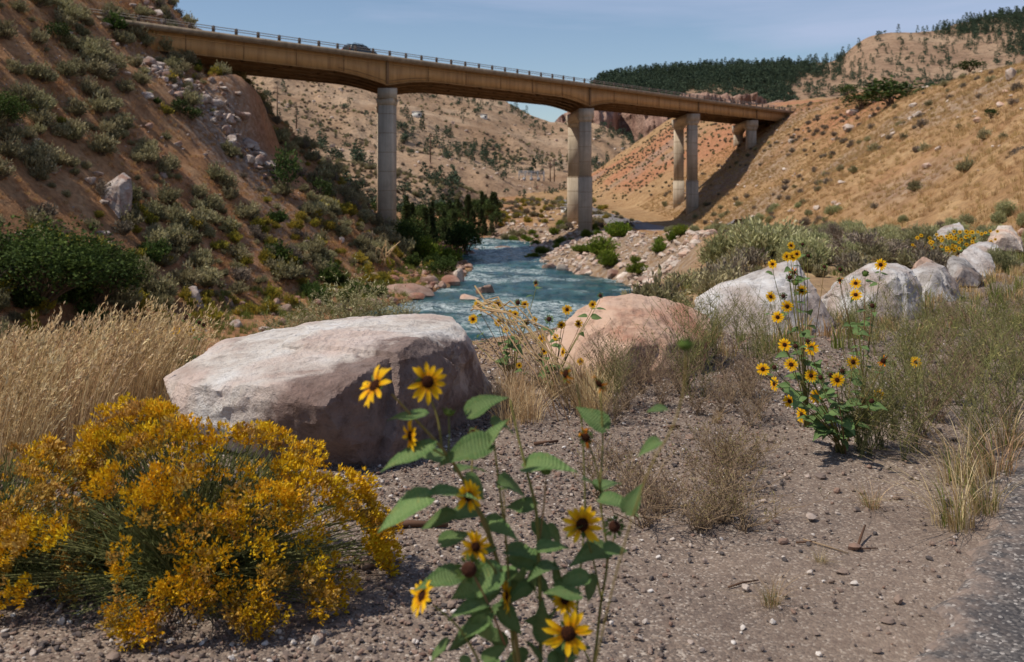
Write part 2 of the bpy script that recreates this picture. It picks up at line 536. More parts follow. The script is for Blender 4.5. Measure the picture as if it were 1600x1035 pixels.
def near_material():
    t = NT('gravel_soil')
    p = t.pos()
    n1 = t.noise(p, 1.1, 6, 0.6); n2 = t.noise(p, 14, 6, 0.7); v = t.voro(p, 105, 'Color'); d = t.voro(p, 105, 'Distance')
    dusty = t.ramp(n1, [(0.35, lin(116, 102, 92)), (0.55, lin(138, 121, 107)), (0.7, lin(152, 133, 117))])
    peb = t.ramp(v, [(0.1, lin(66, 62, 62)), (0.4, lin(114, 101, 93)), (0.7, lin(144, 126, 112)), (0.90, lin(204, 192, 178))])
    gr = t.attr('gravel')
    c = t.mix(t.math('MULTIPLY', gr, t.ramp(n2, [(0.3, 0.45), (0.6, 1.0)])), dusty, peb)
    c = t.mix(t.attr('wild'), c, t.ramp(n1, [(0.3, lin(132, 108, 84)), (0.5, lin(158, 130, 98)), (0.7, lin(176, 150, 112))]))
    c = t.mix(t.ramp(n2, [(0.30, 0.5), (0.5, 0.0)]), c, lin(88, 72, 66))
    h = t.math('ADD', t.math('MULTIPLY', d, -0.6), t.math('MULTIPLY', n2, 1.0))
    h = t.math('ADD', h, t.math('MULTIPLY', t.noise(p, 160, 3, 0.7), 0.5))
    return t.surf(c, 0.95, t.bump(h, 0.7, 0.007), 0.08)

def build_terrain():
    mh = hill_material()
    xs = np.concatenate([np.arange(-130, -60, 2.0), np.arange(-60, 62, 0.55), np.arange(62, 160, 2.0)])
    ys = np.concatenate([np.arange(-24, 24, 1.0), np.arange(24, 140, 0.55), np.arange(140, 260, 0.9), np.arange(260, 431, 2.0)])
    X, Y = np.meshgrid(xs, ys, indexing='ij')
    Z = H(X, Y)
    cxm = 0.25 * (X[:-1, :-1] + X[1:, :-1] + X[1:, 1:] + X[:-1, 1:]); cym = 0.25 * (Y[:-1, :-1] + Y[1:, :-1] + Y[1:, 1:] + Y[:-1, 1:])
    NX0, NX1, NY0, NY1 = -9.0, 14.0, 1.0, 23.0
    inside = (X > NX0 + 0.4) & (X < NX1 - 0.4) & (Y > NY0 + 0.4) & (Y < NY1 - 0.4)
    Z = np.where(inside, Z - 0.25, Z)
    ul = interp(Y, XL) - X; D = poly_sd(X, Y, BANK_TOP); u = X - interp(Y, XR)
    side = smoothstep(-6, 3, X + 0.0 * Y + (Y - 60) * 0.02)
    side = np.where((ul > -2) | (X < -4), 0.0, side)
    side = np.where(Y > 135, smoothstep(0, 8, X), side)
    red = 0.95 * smoothstep(0.15, 0.5, fbm(X * 0.03, Y * 0.03, oct=3, seed=71)) * smoothstep(2, 8, u)
    red = np.maximum(red, 0.95 * smoothstep(8, 20, u) * smoothstep(225, 250, Y) * smoothstep(-0.35, 0.1, fbm(X * 0.03, Y * 0.02, oct=2, seed=72)))
    gullyred = np.exp(-((Y - 114) / 7.0) ** 2) * smoothstep(4, 10, ul) * (1 - smoothstep(28, 36, ul)) * 0.6
    toe = np.exp(-((X + 15.5) / 3.2) ** 2 - ((Y - 64) / 8.0) ** 2)
    toe2 = 0.9 * np.exp(-((X - 24) / 4) ** 2 - ((Y - 150) / 18.0) ** 2)
    red = np.clip(np.maximum.reduce([red, gullyred, toe, toe2]), 0, 1)
    red = np.maximum(red, 0.5 * smoothstep(0.1, 0.5, fbm(X * 0.05, Y * 0.05, oct=3, seed=73)) * smoothstep(0, 5, ul))
    stony = smoothstep(0.3, 2.0, D) * smoothstep(-2, 1, X + 4) + 0.8 * smoothstep(0.1, 0.5, fbm(X * 0.06, Y * 0.04, oct=3, seed=74)) * smoothstep(0, 6, u) \
        + 1.0 * np.exp(-((Y - 103) / 4.0) ** 2 - ((X + 31) / 7.0) ** 2) + 0.6 * smoothstep(0.2, 0.5, fbm(X * 0.07, Y * 0.05, oct=3, seed=75)) * smoothstep(0, 5, ul)
    skip = (cxm > NX0 + 0.9) & (cxm < NX1 - 0.9) & (cym > NY0 + 0.9) & (cym < NY1 - 0.9)
    me = grid_mesh('hillsides', np.stack([X, Y, Z], -1), mh, skip, dict(side=side, red=red, stony=np.clip(stony, 0, 1)))
    tag(link('hillside', me), 'steep sage covered slopes and river banks on both sides of the valley', None, None, 'structure')
    # close ground
    xs = np.arange(NX0, NX1, 0.07); ys = np.arange(NY0, NY1, 0.07)
    X, Y = np.meshgrid(xs, ys, indexing='ij')
    Z = H(X, Y) + 0.012 * fbm(X * 3, Y * 3, oct=4, seed=81)
    # the middle of the gravel strip is worn smooth, dusty to the right
    gravel = 0.42 + 0.58 * smoothstep(1.7, 0.3, X - 0.62 * (Y - 3.2)) 
    gravel = gravel * (0.6 + 0.4 * smoothstep(-0.3, 0.3, fbm(X * 0.8, Y * 0.8, oct=2, seed=82)))
    me = grid_mesh('gravel_ground', np.stack([X, Y, Z], -1), near_material(), None, dict(gravel=gravel, wild=smoothstep(-0.2, 1.2, poly_sd(X, Y, [(-8, -1), (-3, 3.8), (0.9, 8.6), (2.7, 10.9), (5.4, 13.6), (8, 17.2), (11, 22.2), (30, 48)]))))
    tag(link('ground', me), 'dusty gravel shoulder between the boulders and the asphalt', None, None, 'structure')
    # valley floor under everything, out to the horizon
    mb = MB()
    n = 48
    ring = [(9000 * math.cos(2 * math.pi * i / n), 9000 * math.sin(2 * math.pi * i / n), -16) for i in range(n)]
    mb.add([(0, 0, -16)] + ring, [(0, 1 + i, 1 + (i + 1) % n) for i in range(n)])
    tag(mb.obj('valley_floor', plain_mat('valley_soil', lin(150, 118, 88), 0.95, 0.05, var=0.3, nscale=0.01)), None, None, None, 'structure')

build_terrain()

# ------------------------------------------------------------------ river
def build_river():
    t = NT('river_water')
    p = t.pos()
    foam = t.attr('foam')
    n = t.noise(t.pos('world', (1.0, 0.35, 1)), 0.55, 6, 0.6, 0.6)
    nf = t.noise(t.pos('world', (0.8, 1.7, 1)), 2.2, 7, 0.68, 1.2)
    water = t.ramp(n, [(0.3, lin(20, 50, 56)), (0.5, lin(36, 78, 82)), (0.7, lin(70, 112, 106))])
    fm = t.math('MULTIPLY', t.ramp(nf, [(0.47, 0.0), (0.57, 1.0)]), foam)
    c = t.mix(fm, water, lin(205, 214, 214))
    r1 = t.noise(t.pos('world', (0.8, 1.3, 1)), 1.6, 5, 0.6, 0.8); r2 = t.noise(t.pos('world', (1, 1.4, 1)), 6, 4, 0.6, 0.5)
    h = t.math('ADD', r1, t.math('MULTIPLY', r2, 0.4))
    rough = t.ramp(fm, [(0.0, 0.12), (0.6, 0.8)])
    m = t.surf(c, rough, t.bump(h, 0.9, 0.30), 0.5)
    xs = np.arange(-40, 26, 0.3); ys = np.arange(30, 202, 0.33)
    X, Y = np.meshgrid(xs, ys, indexing='ij')
    foam = smoothstep(0.06, 0.40, fbm(X * 0.12, Y * 0.16, oct=3, seed=91) + 0.35 * fbm(X * 0.45, Y * 0.6, oct=3, seed=92))
    foam = np.maximum(foam * 0.85, smoothstep(-0.15, 0.35, fbm(X * 0.25, Y * 0.4, oct=3, seed=93)) * smoothstep(138, 160, Y))
    foam = np.maximum(foam, 0.9 * np.exp(-((X + 9) / 4) ** 2 - ((Y - 90) / 2.2) ** 2))
    foam = np.maximum(foam, 0.8 * np.exp(-((X - 13) / 2.5) ** 2 - ((Y - 88) / 1.6) ** 2))
    Z = Z_WATER + 0.30 * fbm(X * 0.45, Y * 0.6, oct=5, seed=95, gain=.6) + 0.10 * foam * fbm(X * 1.2, Y * 1.6, oct=2, seed=96) + 0.012 * np.maximum(Y - 120, 0)
    me = grid_mesh('river', np.stack([X, Y, Z], -1), m, None, dict(foam=foam))
    tag(link('river', me), 'blue green river with white riffles running below the bridge', None, None, 'structure')
build_river()

# ------------------------------------------------------------------ roads
def build_roads():
    t = NT('worn_asphalt')
    p = t.pos()
    n1 = t.noise(p, 2.5, 6, 0.6); v = t.voro(p, 85, 'Color'); d = t.voro(p, 85, 'Distance')
    c = t.ramp(v, [(0.1, lin(64, 61, 60)), (0.5, lin(90, 86, 84)), (0.76, lin(124, 117, 111)), (0.90, lin(196, 188, 180))])
    c = t.mix(t.ramp(n1, [(0.35, 0.45), (0.65, 0.0)]), c, lin(52, 52, 56))
    edge = t.attr('edge')
    c = t.mix(t.math('MULTIPLY', edge, t.ramp(t.noise(p, 9, 5, 0.7), [(0.4, 0), (0.6, 0.85)])), c, lin(150, 130, 116))
    m = t.surf(c, 0.85, t.bump(t.math('ADD', t.math('MULTIPLY', d, -0.5), t.noise(p, 40, 4)), 0.8, 0.006), 0.25)
    # edge line through (1.36, 3.11) and (2.485, 4.83)
    dv = np.array((1.125, 1.72)); dv = dv / np.linalg.norm(dv); nv = np.array((dv[1], -dv[0]))
    ss = np.arange(-4, 60, 0.06); ww = np.concatenate([np.arange(0, 1.0, 0.05), np.arange(1.0, 7.5, 0.5)])
    Sg, Wg = np.meshgrid(ss, ww, indexing='ij')
    off = (0.10 * fbm(Sg * 1.3, 0 * Sg, oct=4, seed=101) + 0.05 * fbm(Sg * 9, 0 * Sg, oct=2, seed=102)) * (1 - smoothstep(0.3, 1, Wg))
    X = 1.20 + dv[0] * Sg + nv[0] * (Wg + off); Y = 3.18 + dv[1] * Sg + nv[1] * (Wg + off)
    Z = H(X, Y) + 0.026 + 0.004 * fbm(X * 6, Y * 6, oct=3, seed=103) - 0.05 * (1 - smoothstep(0, 0.10, Wg))
    me = grid_mesh('asphalt_road', np.stack([X, Y, Z], -1), m, None, dict(edge=1 - smoothstep(0.0, 0.32, Wg)))
    tag(link('asphalt_road', me), 'worn dark asphalt with pale chippings and a crumbling edge', None, None, 'structure')
    # valley road passing under the bridge on the right bank
    pts = [(30, 120), (27, 150), (24.5, 175), (22, 195), (20.5, 215), (18.5, 240), (17.2, 270), (16.5, 300)]
    cl = []
    for (a, b) in zip(pts[:-1], pts[1:]):
        for k in range(8): cl.append((a[0] + (b[0] - a[0]) * k / 8, a[1] + (b[1] - a[1]) * k / 8))
    cl = np.array(cl + [pts[-1]])
    for _ in range(3): cl[1:-1] = (cl[:-2] + 2 * cl[1:-1] + cl[2:]) / 4
    V = np.zeros((len(cl), 5, 3))
    tg = np.gradient(cl, axis=0); tg /= np.linalg.norm(tg, axis=1, keepdims=True); nn = np.stack([tg[:, 1], -tg[:, 0]], 1)
    zc = H(cl[:, 0], cl[:, 1], False)
    for j, w in enumerate((-3.4, -3.2, 0, 3.2, 3.4)):
        q = cl + nn * w
        V[:, j, :2] = q; V[:, j, 2] = np.maximum(zc, H(q[:, 0], q[:, 1])) + (0.12 if abs(w) < 3.3 else -0.3)
    mv = plain_mat('grey_asphalt', lin(128, 122, 122), 0.8, 0.2, var=0.15, nscale=1.0)
    tag(link('valley_road', grid_mesh('valley_road', V, mv)), 'narrow grey road curving along the foot of the far red slope', None, None, 'structure')
build_roads()

# ------------------------------------------------------------------ far land
def tan_material(name, stops, red=None, sc=0.02, dots=None):
    t = NT(name)
    p = t.pos()
    n1 = t.noise(p, sc, 7, 0.6); n2 = t.noise(p, sc * 9, 6, 0.65)
    c = t.ramp(n1, stops)
    c = t.mix(t.ramp(n2, [(0.36, 0.55), (0.52, 0.0)]), c, tuple(x * 0.62 for x in stops[0][1][:3]) + (1,))
    if dots:
        c = t.mix(t.ramp(t.voro(p, dots, 'Distance'), [(0.12, 0.8), (0.2, 0.0)]), c, lin(74, 72, 52))
    return t.surf(c, 0.95, t.bump(n2, 0.8, 0.08 / sc), 0.03)

def loft(name, cols, nv, mat, amp, seed, nu=160, extra_back=120.0, label=None, pw=1.0, ridge=False, freq=0.012, skirt=25.0, draws=0.0):
    """cols: (px, [(py, Y), ... from the foot to the crest]); a hill face standing at its own distances"""
    pxs = np.array([c[0] for c in cols], float)
    k = len(cols[0][1])
    gp = np.linspace(pxs[0], pxs[-1], nu)
    def cr(vals):
        # smooth interpolation along the columns
        out = np.interp(gp, pxs, vals)
        w = max(1, int(nu / 60))
        ker = np.ones(2 * w + 1) / (2 * w + 1)
        return np.convolve(np.pad(out, w, mode='edge'), ker, 'valid')
    YY = np.stack([cr([c[1][i][1] for c in cols]) for i in range(k)], 1)
    PY = np.stack([cr([c[1][i][0] for c in cols]) for i in range(k)], 1)
    ts = np.linspace(0, 1, k); tv = np.linspace(0, 1, nv)
    Yv = np.stack([np.interp(tv, ts, r) for r in YY]); Pv = np.stack([np.interp(tv, ts, r) for r in PY])
    X = (gp[:, None] - CX) / FPX * Yv; Z = CAM_Z + (HZ - Pv) / FPX * Yv
    nz = fbm(X * freq, Yv * freq, Z * freq, oct=5, seed=seed, ridge=ridge)
    edge = smoothstep(0, 0.12, tv)[None, :]
    Z = Z + amp * nz * edge
    Yn = Yv + amp * 1.2 * fbm(X * freq * 1.7, Z * freq * 1.7, oct=4, seed=seed + 5)
    if draws:
        q = X * 0.016 + Yv * 0.004
        Yn = Yn - draws * fbm(q, Z * 0.004, oct=4, seed=seed + 8, ridge=True) * smoothstep(0.05, 0.3, tv)[None, :]
    # back of the hill and a skirt below its foot
    V = np.stack([X, Yn, Z], -1)
    back = V[:, -1:, :].copy(); bb = []
    for j in range(1, 5):
        b = back.copy(); b[..., 1] += extra_back * j / 2; b[..., 2] -= extra_back * 0.16 * j * j / 2; bb.append(b)
    foot = V[:, :1, :].copy(); foot[..., 2] -= skirt; foot[..., 1] -= skirt * 0.5
    Vf = np.concatenate([foot, V] + bb, 1)
    o = link(name, grid_mesh(name, Vf, mat))
    tag(o, label, None, None, 'structure')
    return V

TAN = [(0.3, lin(142, 114, 90)), (0.5, lin(166, 138, 112)), (0.7, lin(184, 158, 132))]
m_tan = tan_material('dry_grass_slope', TAN, sc=0.03, dots=0.5)
FAR_COLS = [
    (230, [(235, 235), (170, 330), (100, 430), (60, 540)]),
    (300, [(245, 230), (185, 320), (120, 430), (66, 540)]),
    (400, [(275, 222), (215, 300), (150, 430), (88, 580)]),
    (500, [(310, 218), (250, 290), (180, 430), (104, 620)]),
    (600, [(340, 215), (280, 280), (205, 430), (116, 660)]),
    (700, [(345, 225), (292, 300), (220, 450), (136, 690)]),
    (760, [(335, 250), (290, 330), (225, 470), (152, 710)]),
    (800, [(328, 280), (285, 370), (230, 490), (164, 710)]),
    (850, [(322, 320), (280, 410), (240, 520), (190, 690)]),
    (890, [(316, 350), (275, 430), (238, 520), (192, 670)]),
    (930, [(308, 390), (272, 450), (235, 530), (190, 650)]),
    (965, [(300, 420), (270, 470), (240, 540), (206, 640)]),
    (1010, [(292, 450), (270, 490), (250, 540), (229, 610)]),
    (1060, [(286, 480), (272, 510), (262, 540), (252, 580)]),
    (1120, [(284, 500), (276, 520), (270, 545), (265, 570)]),
]
FAR_V = loft('far_slope', FAR_COLS, 140, m_tan, 11.0, 201, nu=280, draws=26.0, label='dry tan mountainside dotted with dark trees beyond the bridge')

def cliff_material():
    t = NT('cliff_rock')
    p = t.pos()
    n = t.noise(t.pos('world', (1, 1, 0.35)), 0.05, 7, 0.65); n2 = t.noise(p, 0.3, 6, 0.65)
    c = t.ramp(n, [(0.3, lin(128, 98, 88)), (0.5, lin(164, 132, 116)), (0.7, lin(190, 160, 142))])
    c = t.mix(t.ramp(n2, [(0.36, 0.5), (0.52, 0)]), c, lin(92, 76, 74))
    return t.surf(c, 0.95, t.bump(n2, 0.9, 3.0), 0.03)

def build_cliff():
    cols = [(868, [(215, 760), (190, 800)]), (880, [(218, 770), (181, 800)]), (905, [(235, 770), (172, 815)]), (930, [(245, 770), (160, 820)]), (1000, [(250, 770), (150, 830)]),
            (1060, [(250, 780), (150, 840)]), (1140, [(250, 790), (152, 850)]), (1230, [(250, 800), (160, 860)])]
    pxs = [c[0] for c in cols]
    gp = np.linspace(868, 1230, 260); nv = 70; tv = np.linspace(0, 1, nv)
    y0 = np.interp(gp, pxs, [c[1][0][0] for c in cols]); y1 = np.interp(gp, pxs, [c[1][1][0] for c in cols])
    Pv = y0[:, None] + (y1 - y0)[:, None] * tv[None, :]
    Yb = 790 + 30 * tv[None, :] + 0 * Pv
    X = (gp[:, None] - CX) / FPX * Yb; Z = CAM_Z + (HZ - Pv) / FPX * Yb
    # fluted buttresses and a deep recess
    fl = fbm(X * 0.030, Z * 0.006, oct=5, seed=301, ridge=True)
    st = fbm(X * 0.02, Z * 0.06, oct=4, seed=302)
    rec = 60 * np.exp(-((X - 92) / 12) ** 2)
    fl2 = fbm(X * 0.09, Z * 0.015, oct=4, seed=305, ridge=True)
    Yd = Yb - 42 * fl - 16 * fl2 - 14 * st + rec
    Z = Z + 6 * st + 3 * fl2
    V = np.stack([X, Yd, Z], -1)
    b = V[:, -1:, :].copy(); b[..., 1] += 60; b2 = b.copy(); b2[..., 1] += 120; b2[..., 2] -= 30
    tag(link('cliff', grid_mesh('cliff', np.concatenate([V, b, b2], 1), cliff_material(), smooth=False)), 'pale pink rock cliff band with a dark recess behind the bridge piers', None, None, 'structure')
build_cliff()

m_mtn = tan_material('mountain_slope', [(0.3, lin(138, 112, 92)), (0.5, lin(160, 132, 108)), (0.7, lin(174, 148, 122))], sc=0.012, dots=0.09)
MTN_COLS = [
    (895, [(235, 900), (215, 1000), (190, 1150), (172, 1300)]),
    (915, [(235, 900), (205, 1000), (170, 1150), (146, 1300)]),
    (935, [(235, 900), (200, 1000), (160, 1150), (130, 1350)]),
    (960, [(235, 900), (200, 1000), (152, 1180), (124, 1400)]),
    (1000, [(235, 900), (200, 1000), (150, 1200), (121, 1420)]),
    (1050, [(235, 900), (200, 1000), (150, 1200), (116, 1450)]),
    (1110, [(240, 900), (200, 1000), (150, 1200), (115, 1480)]),
    (1180, [(240, 900), (200, 1000), (150, 1200), (112, 1500)]),
    (1215, [(240, 900), (200, 1000), (150, 1220), (106, 1520)]),
    (1260, [(240, 900), (200, 1000), (150, 1240), (101, 1560)]),
    (1310, [(240, 900), (195, 1000), (145, 1240), (91, 1580)]),
    (1328, [(240, 900), (195, 1000), (140, 1240), (76, 1580)]),
    (1350, [(240, 900), (195, 1000), (135, 1240), (59, 1580)]),
    (1365, [(240, 900), (190, 1000), (130, 1240), (54, 1580)]),
    (1430, [(240, 900), (190, 1000), (125, 1240), (50, 1600)]),
    (1470, [(240, 900), (190, 1000), (120, 1260), (44, 1640)]),
    (1540, [(240, 900), (180, 1000), (110, 1280), (29, 1700)]),
    (1600, [(240, 900), (180, 1000), (100, 1300), (19, 1740)]),
    (1700, [(240, 900), (170, 1000), (90, 1300), (0, 1800)]),
    (1800, [(240, 900), (170, 1000), (90, 1300), (-10, 1800)]),
]
MTN_V = loft('mountain', MTN_COLS, 90, m_mtn, 13.0, 401, nu=300, extra_back=300, label='forested mountain ridge beyond the right end of the bridge', freq=0.006, skirt=60)
GREY_COLS = [(60, [(260, 700), (60, 800), (-130, 900)]), (150, [(250, 700), (80, 800), (-70, 900)]), (205, [(240, 700), (90, 800), (-35, 900)]), (235, [(230, 700), (90, 800), (-6, 900)]), (250, [(230, 700), (90, 800), (2, 900)]),
             (264, [(230, 700), (90, 800), (10, 900)]), (280, [(225, 700), (95, 800), (22, 900)]), (300, [(220, 700), (100, 800), (39, 900)]), (330, [(220, 700), (120, 800), (62, 880)]), (380, [(220, 700), (150, 780), (100, 860)])]
loft('far_mountain', GREY_COLS, 60, tan_material('grey_mountain_rock', [(0.3, lin(104, 92, 88)), (0.5, lin(128, 112, 104)), (0.7, lin(146, 130, 118))], sc=0.02), 8.0, 501, nu=160, extra_back=200, label='grey rocky mountain top showing behind the left end of the bridge', freq=0.02)
# ------------------------------------------------------------------ bridge
BD = np.array((0.6266, 0.7793)); BN = np.array((0.7793, -0.6266))          # along the bridge, and out towards the viewer
B0 = np.array(((403.8 - CX) / FPX * 116.6, 116.6))
ZD = CAM_Z + 16.9                                                           # top of the kerb
STEP = 3.05
def bp(k, lat, z):
    """k posts along, lat metres away from the viewer's edge, height"""
    q = B0 + BD * STEP * k - BN * lat
    return np.array((q[0], q[1], z))
def k_at(px, lat=1.0):
    ks = np.linspace(-10, 60, 7001)
    q = B0[None] + BD[None] * STEP * ks[:, None] - BN[None] * lat
    return float(np.interp(px, CX + FPX * q[:, 0] / q[:, 1], ks))
M_BR = np.array(((BD[0], -BN[0], 0), (BD[1], -BN[1], 0), (0, 0, 1)))        # local x along, y across (away), z up

def build_bridge():
    t = NT('tan_painted_steel')
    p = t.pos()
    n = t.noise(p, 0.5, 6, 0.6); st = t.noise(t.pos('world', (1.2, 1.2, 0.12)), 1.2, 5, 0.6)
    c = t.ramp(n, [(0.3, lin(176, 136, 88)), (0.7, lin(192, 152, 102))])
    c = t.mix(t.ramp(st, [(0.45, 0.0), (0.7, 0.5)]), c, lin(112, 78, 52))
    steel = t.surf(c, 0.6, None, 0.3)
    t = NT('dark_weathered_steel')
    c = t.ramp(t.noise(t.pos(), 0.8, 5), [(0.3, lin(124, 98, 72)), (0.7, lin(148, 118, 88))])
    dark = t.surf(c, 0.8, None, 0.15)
    def concrete(name, a, b):
        t = NT(name)
        p = t.pos()
        n = t.noise(p, 0.7, 7, 0.62); s = t.noise(t.pos('world', (1.5, 1.5, 0.1)), 1.0, 6, 0.6); f = t.noise(p, 8, 5)
        c = t.ramp(n, [(0.3, a), (0.7, b)])
        c = t.mix(t.ramp(s, [(0.42, 0.0), (0.68, 0.65)]), c, tuple(x * 0.55 for x in a[:3]) + (1,))
        return t.surf(c, 0.9, t.bump(f, 0.3, 0.03), 0.1)
    conc = concrete('pier_concrete', lin(180, 164, 144), lin(204, 188, 166))
    fascia = concrete('kerb_concrete', lin(150, 132, 112), lin(176, 158, 136))
    rail = plain_mat('rail_metal', lin(150, 140, 130), 0.5, 0.4, 0.4, var=0.15)
    postm = plain_mat('rail_post_metal', lin(112, 98, 86), 0.6, 0.3, 0.2, var=0.15)

    br = empty('road_bridge', tuple(bp(22, 7, 0)))
    tag(br, 'long tan steel girder highway bridge on tall concrete piers crossing the whole valley', 'bridge')
    inv = Matrix.Translation(-Vector(br.location))
    def put(mb, name, m, parent=br, smooth=False):
        o = mb.obj(name, m, parent, smooth)
        o.matrix_parent_inverse = Matrix.Translation(-Vector(br.location)) if parent is br else Matrix.Identity(4)
        return o
    KA, KB = -9.0, 58.0
    W = 15.0
    # deck slab with kerb edges
    mb = MB()
    for (l0, l1, z0, z1) in ((0, W, -0.55, -0.28), (-0.12, 0.35, -0.46, 0.0), (W - 0.35, W + 0.12, -0.46, 0.0)):
        mid = bp((KA + KB) / 2, (l0 + l1) / 2, ZD + (z0 + z1) / 2)
        mb.box(mid, ((KB - KA) * STEP, l1 - l0, z1 - z0), M_BR)
    deck = put(mb, 'deck', fascia)
    mb = MB(); mb.box(bp((KA + KB) / 2, W / 2, ZD - 0.26), ((KB - KA) * STEP, W - 0.74, 0.03), M_BR)
    put(mb, 'road_surface', plain_mat('bridge_asphalt', lin(90, 88, 88), 0.85, 0.2), deck)

    piers = [k_at(604.5), k_at(921), k_at(1091), k_at(1182)]
    PV = np.array((-0.15, 0.9887)); QV = np.array((0.9887, 0.15))          # the piers stand askew to the deck
    LG = 13.0
    kfar = [k_at(px, 1.0 + LG) for px in (602.5, 896.5, 1060.5, 1153.5)]
    GL = [1.0, 1.0 + LG / 4, 1.0 + LG / 2, 1.0 + 3 * LG / 4, 1.0 + LG]
    def kp(i, lat): return piers[i] + (kfar[i] - piers[i]) * (lat - 1.0) / LG
    def depth(k, lat):
        """depth of a girder below the kerb top"""
        dd = 2.62
        for i in range(2):
            s = abs(k - kp(i, lat)) * STEP
            dd = max(dd, 2.62 + 1.15 * max(0, 1 - s / 9.5) ** 1.7 * (1 if i == 0 else 1.0))
        return dd
    # girders: web, flanges
    for gi, lat in enumerate(GL):
        ks = np.arange(KA + 0.5, KB - 0.5, 0.5)
        ks = np.unique(np.concatenate([ks, [kp(i, lat) for i in range(4)]]))
        mb = MB()
        top = ZD - 0.56
        def strip(y0, y1, zt, zb):
            v = []; f = []
            for k in ks:
                for (la, z) in ((lat + y0, zt(k)), (lat + y1, zt(k)), (lat + y1, zb(k)), (lat + y0, zb(k))):
                    v.append(bp(k, la, z))
            for i in range(len(ks) - 1):
                a = 4 * i
                for j in range(4): f.append((a + j, a + (j + 1) % 4, a + 4 + (j + 1) % 4, a + 4 + j))
            f.append((3, 2, 1, 0)); e = 4 * (len(ks) - 1); f.append((e, e + 1, e + 2, e + 3))
            mb.add(v, f)
        bot = lambda k: ZD - depth(k, lat)
        strip(-0.015, 0.015, lambda k: top, bot)
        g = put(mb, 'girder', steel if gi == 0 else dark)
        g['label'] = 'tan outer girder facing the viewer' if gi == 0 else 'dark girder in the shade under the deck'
        mb = MB()
        strip(-0.22, 0.22, bot, lambda k: bot(k) - 0.06)
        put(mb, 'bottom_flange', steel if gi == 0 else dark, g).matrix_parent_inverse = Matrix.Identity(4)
        g_inv = None
        for c in g.children: c.matrix_parent_inverse = Matrix.Identity(4)
        if gi == 0:
            # vertical stiffeners: one at every panel joint, heavy ones at the bearings
            sk = []
            bounds = [-8.0] + piers + [KB - 1]
            for a, b in zip(bounds[:-1], bounds[1:]):
                nseg = max(3, int(round((b - a) * STEP / 7.5)))
                sk += [a + (b - a) * i / nseg for i in range(1, nseg)]
            for k in sk:
                m2 = MB(); d = depth(k, lat)
                m2.box(bp(k, lat - 0.05, ZD - 0.56 - (d - 0.56) / 2), (0.05, 0.07, d - 0.58), M_BR)
                put(m2, 'stiffener', dark, g)
            for k in piers:
                m2 = MB(); d = depth(k, lat)
                m2.box(bp(k, lat - 0.12, ZD - 0.56 - (d - 0.56) / 2), (0.42, 0.20, d - 0.58), M_BR)
                o = put(m2, 'bearing_stiffener', dark, g)
            for k in piers[:2]:
                m2 = MB(); pts = []
                for s in np.linspace(-8.6, 8.6, 41):
                    kk = k + s / STEP
                    pts.append(bp(kk, lat - 0.06, ZD - depth(kk, lat) + 0.42 + 0.0 * s))
                for a, b in zip(pts[:-1], pts[1:]):
                    m2.tube([a, b], 0.035, 4)
                put(m2, 'haunch_rib', dark, g)
            m2 = MB(); m2.box(bp((KA + KB) / 2, lat - 0.035, ZD - 0.98), ((KB - KA - 1.2) * STEP, 0.04, 0.07), M_BR)
            put(m2, 'web_rib', dark, g)
        for c in g.children: c.matrix_parent_inverse = Matrix.Identity(4)
    # cross frames and bottom bracing between the girders
    frames = np.arange(-7, 56, 2.4)
    for i, k in enumerate(frames):
        mb = MB()
        for a, b in zip(GL[:-1], GL[1:]):
            d = min(depth(k, a), depth(k, b)) - 0.25
            mb.tube([bp(k, a, ZD - d), bp(k, b, ZD - 0.8)], 0.06, 4); mb.tube([bp(k, b, ZD - d), bp(k, a, ZD - 0.8)], 0.06, 4)
            mb.tube([bp(k, a, ZD - d), bp(k, b, ZD - d)], 0.07, 4)
            if i + 1 < len(frames):
                k2 = frames[i + 1]
                mb.tube([bp(k, a, ZD - depth(k, a) + 0.1), bp(k2, b, ZD - depth(k2, b) + 0.1)], 0.06, 4)
        put(mb, 'cross_frame', dark)
    # railings: posts and two rails on each side
    for lat, nm in ((0.05, 0), (W - 0.05, 1)):
        rl = MB()
        for z in (0.62, 0.36):
            rl.box(bp((KA + KB) / 2, lat, ZD + z), ((KB - KA) * STEP, 0.10, 0.075), M_BR)
        r = put(rl, 'railing', rail)
        if nm == 0: src = None
        for k in range(int(KA), int(KB)):
            if src is None:
                m2 = MB()
                m2.box((0, 0, 0.29), (0.34, 0.16, 0.58), M_BR); m2.box((0, 0, 0.64), (0.22, 0.14, 0.14), M_BR)
                src = m2.mesh('rail_post', postm)
            o = link('rail_post', src, r)
            o.location = bp(k, lat, ZD)
    # piers
    zfoot = lambda x, y: float(H(np.array([x]), np.array([y]))[0])
    def prism(mb, sect, z0, z1, c, s0=1.0, s1=1.0):
        n = len(sect)
        lo = [(c[0] + (QV2[0] * a + PV2[0] * b) * s0, c[1] + (QV2[1] * a + PV2[1] * b) * s0, z0) for a, b in sect]
        hi = [(c[0] + (QV2[0] * a + PV2[0] * b) * s1, c[1] + (QV2[1] * a + PV2[1] * b) * s1, z1) for a, b in sect]
        mb.add(lo + hi, [tuple(range(n))[::-1], tuple(range(n, 2 * n))] + [(i, (i + 1) % n, n + (i + 1) % n, n + i) for i in range(n)])
    RQ = math.radians(-15)
    QV2 = np.array((QV[0] * math.cos(RQ) - QV[1] * math.sin(RQ), QV[0] * math.sin(RQ) + QV[1] * math.cos(RQ))); PV2 = np.array((-QV2[1], QV2[0]))
    def sect(w, d, ch=0.2):
        a, b = w / 2, d / 2
        return [(-a + ch, -b), (a - ch, -b), (a, -b + ch), (a, b - ch), (a - ch, b), (-a + ch, b), (-a, b - ch), (-a, -b + ch)]
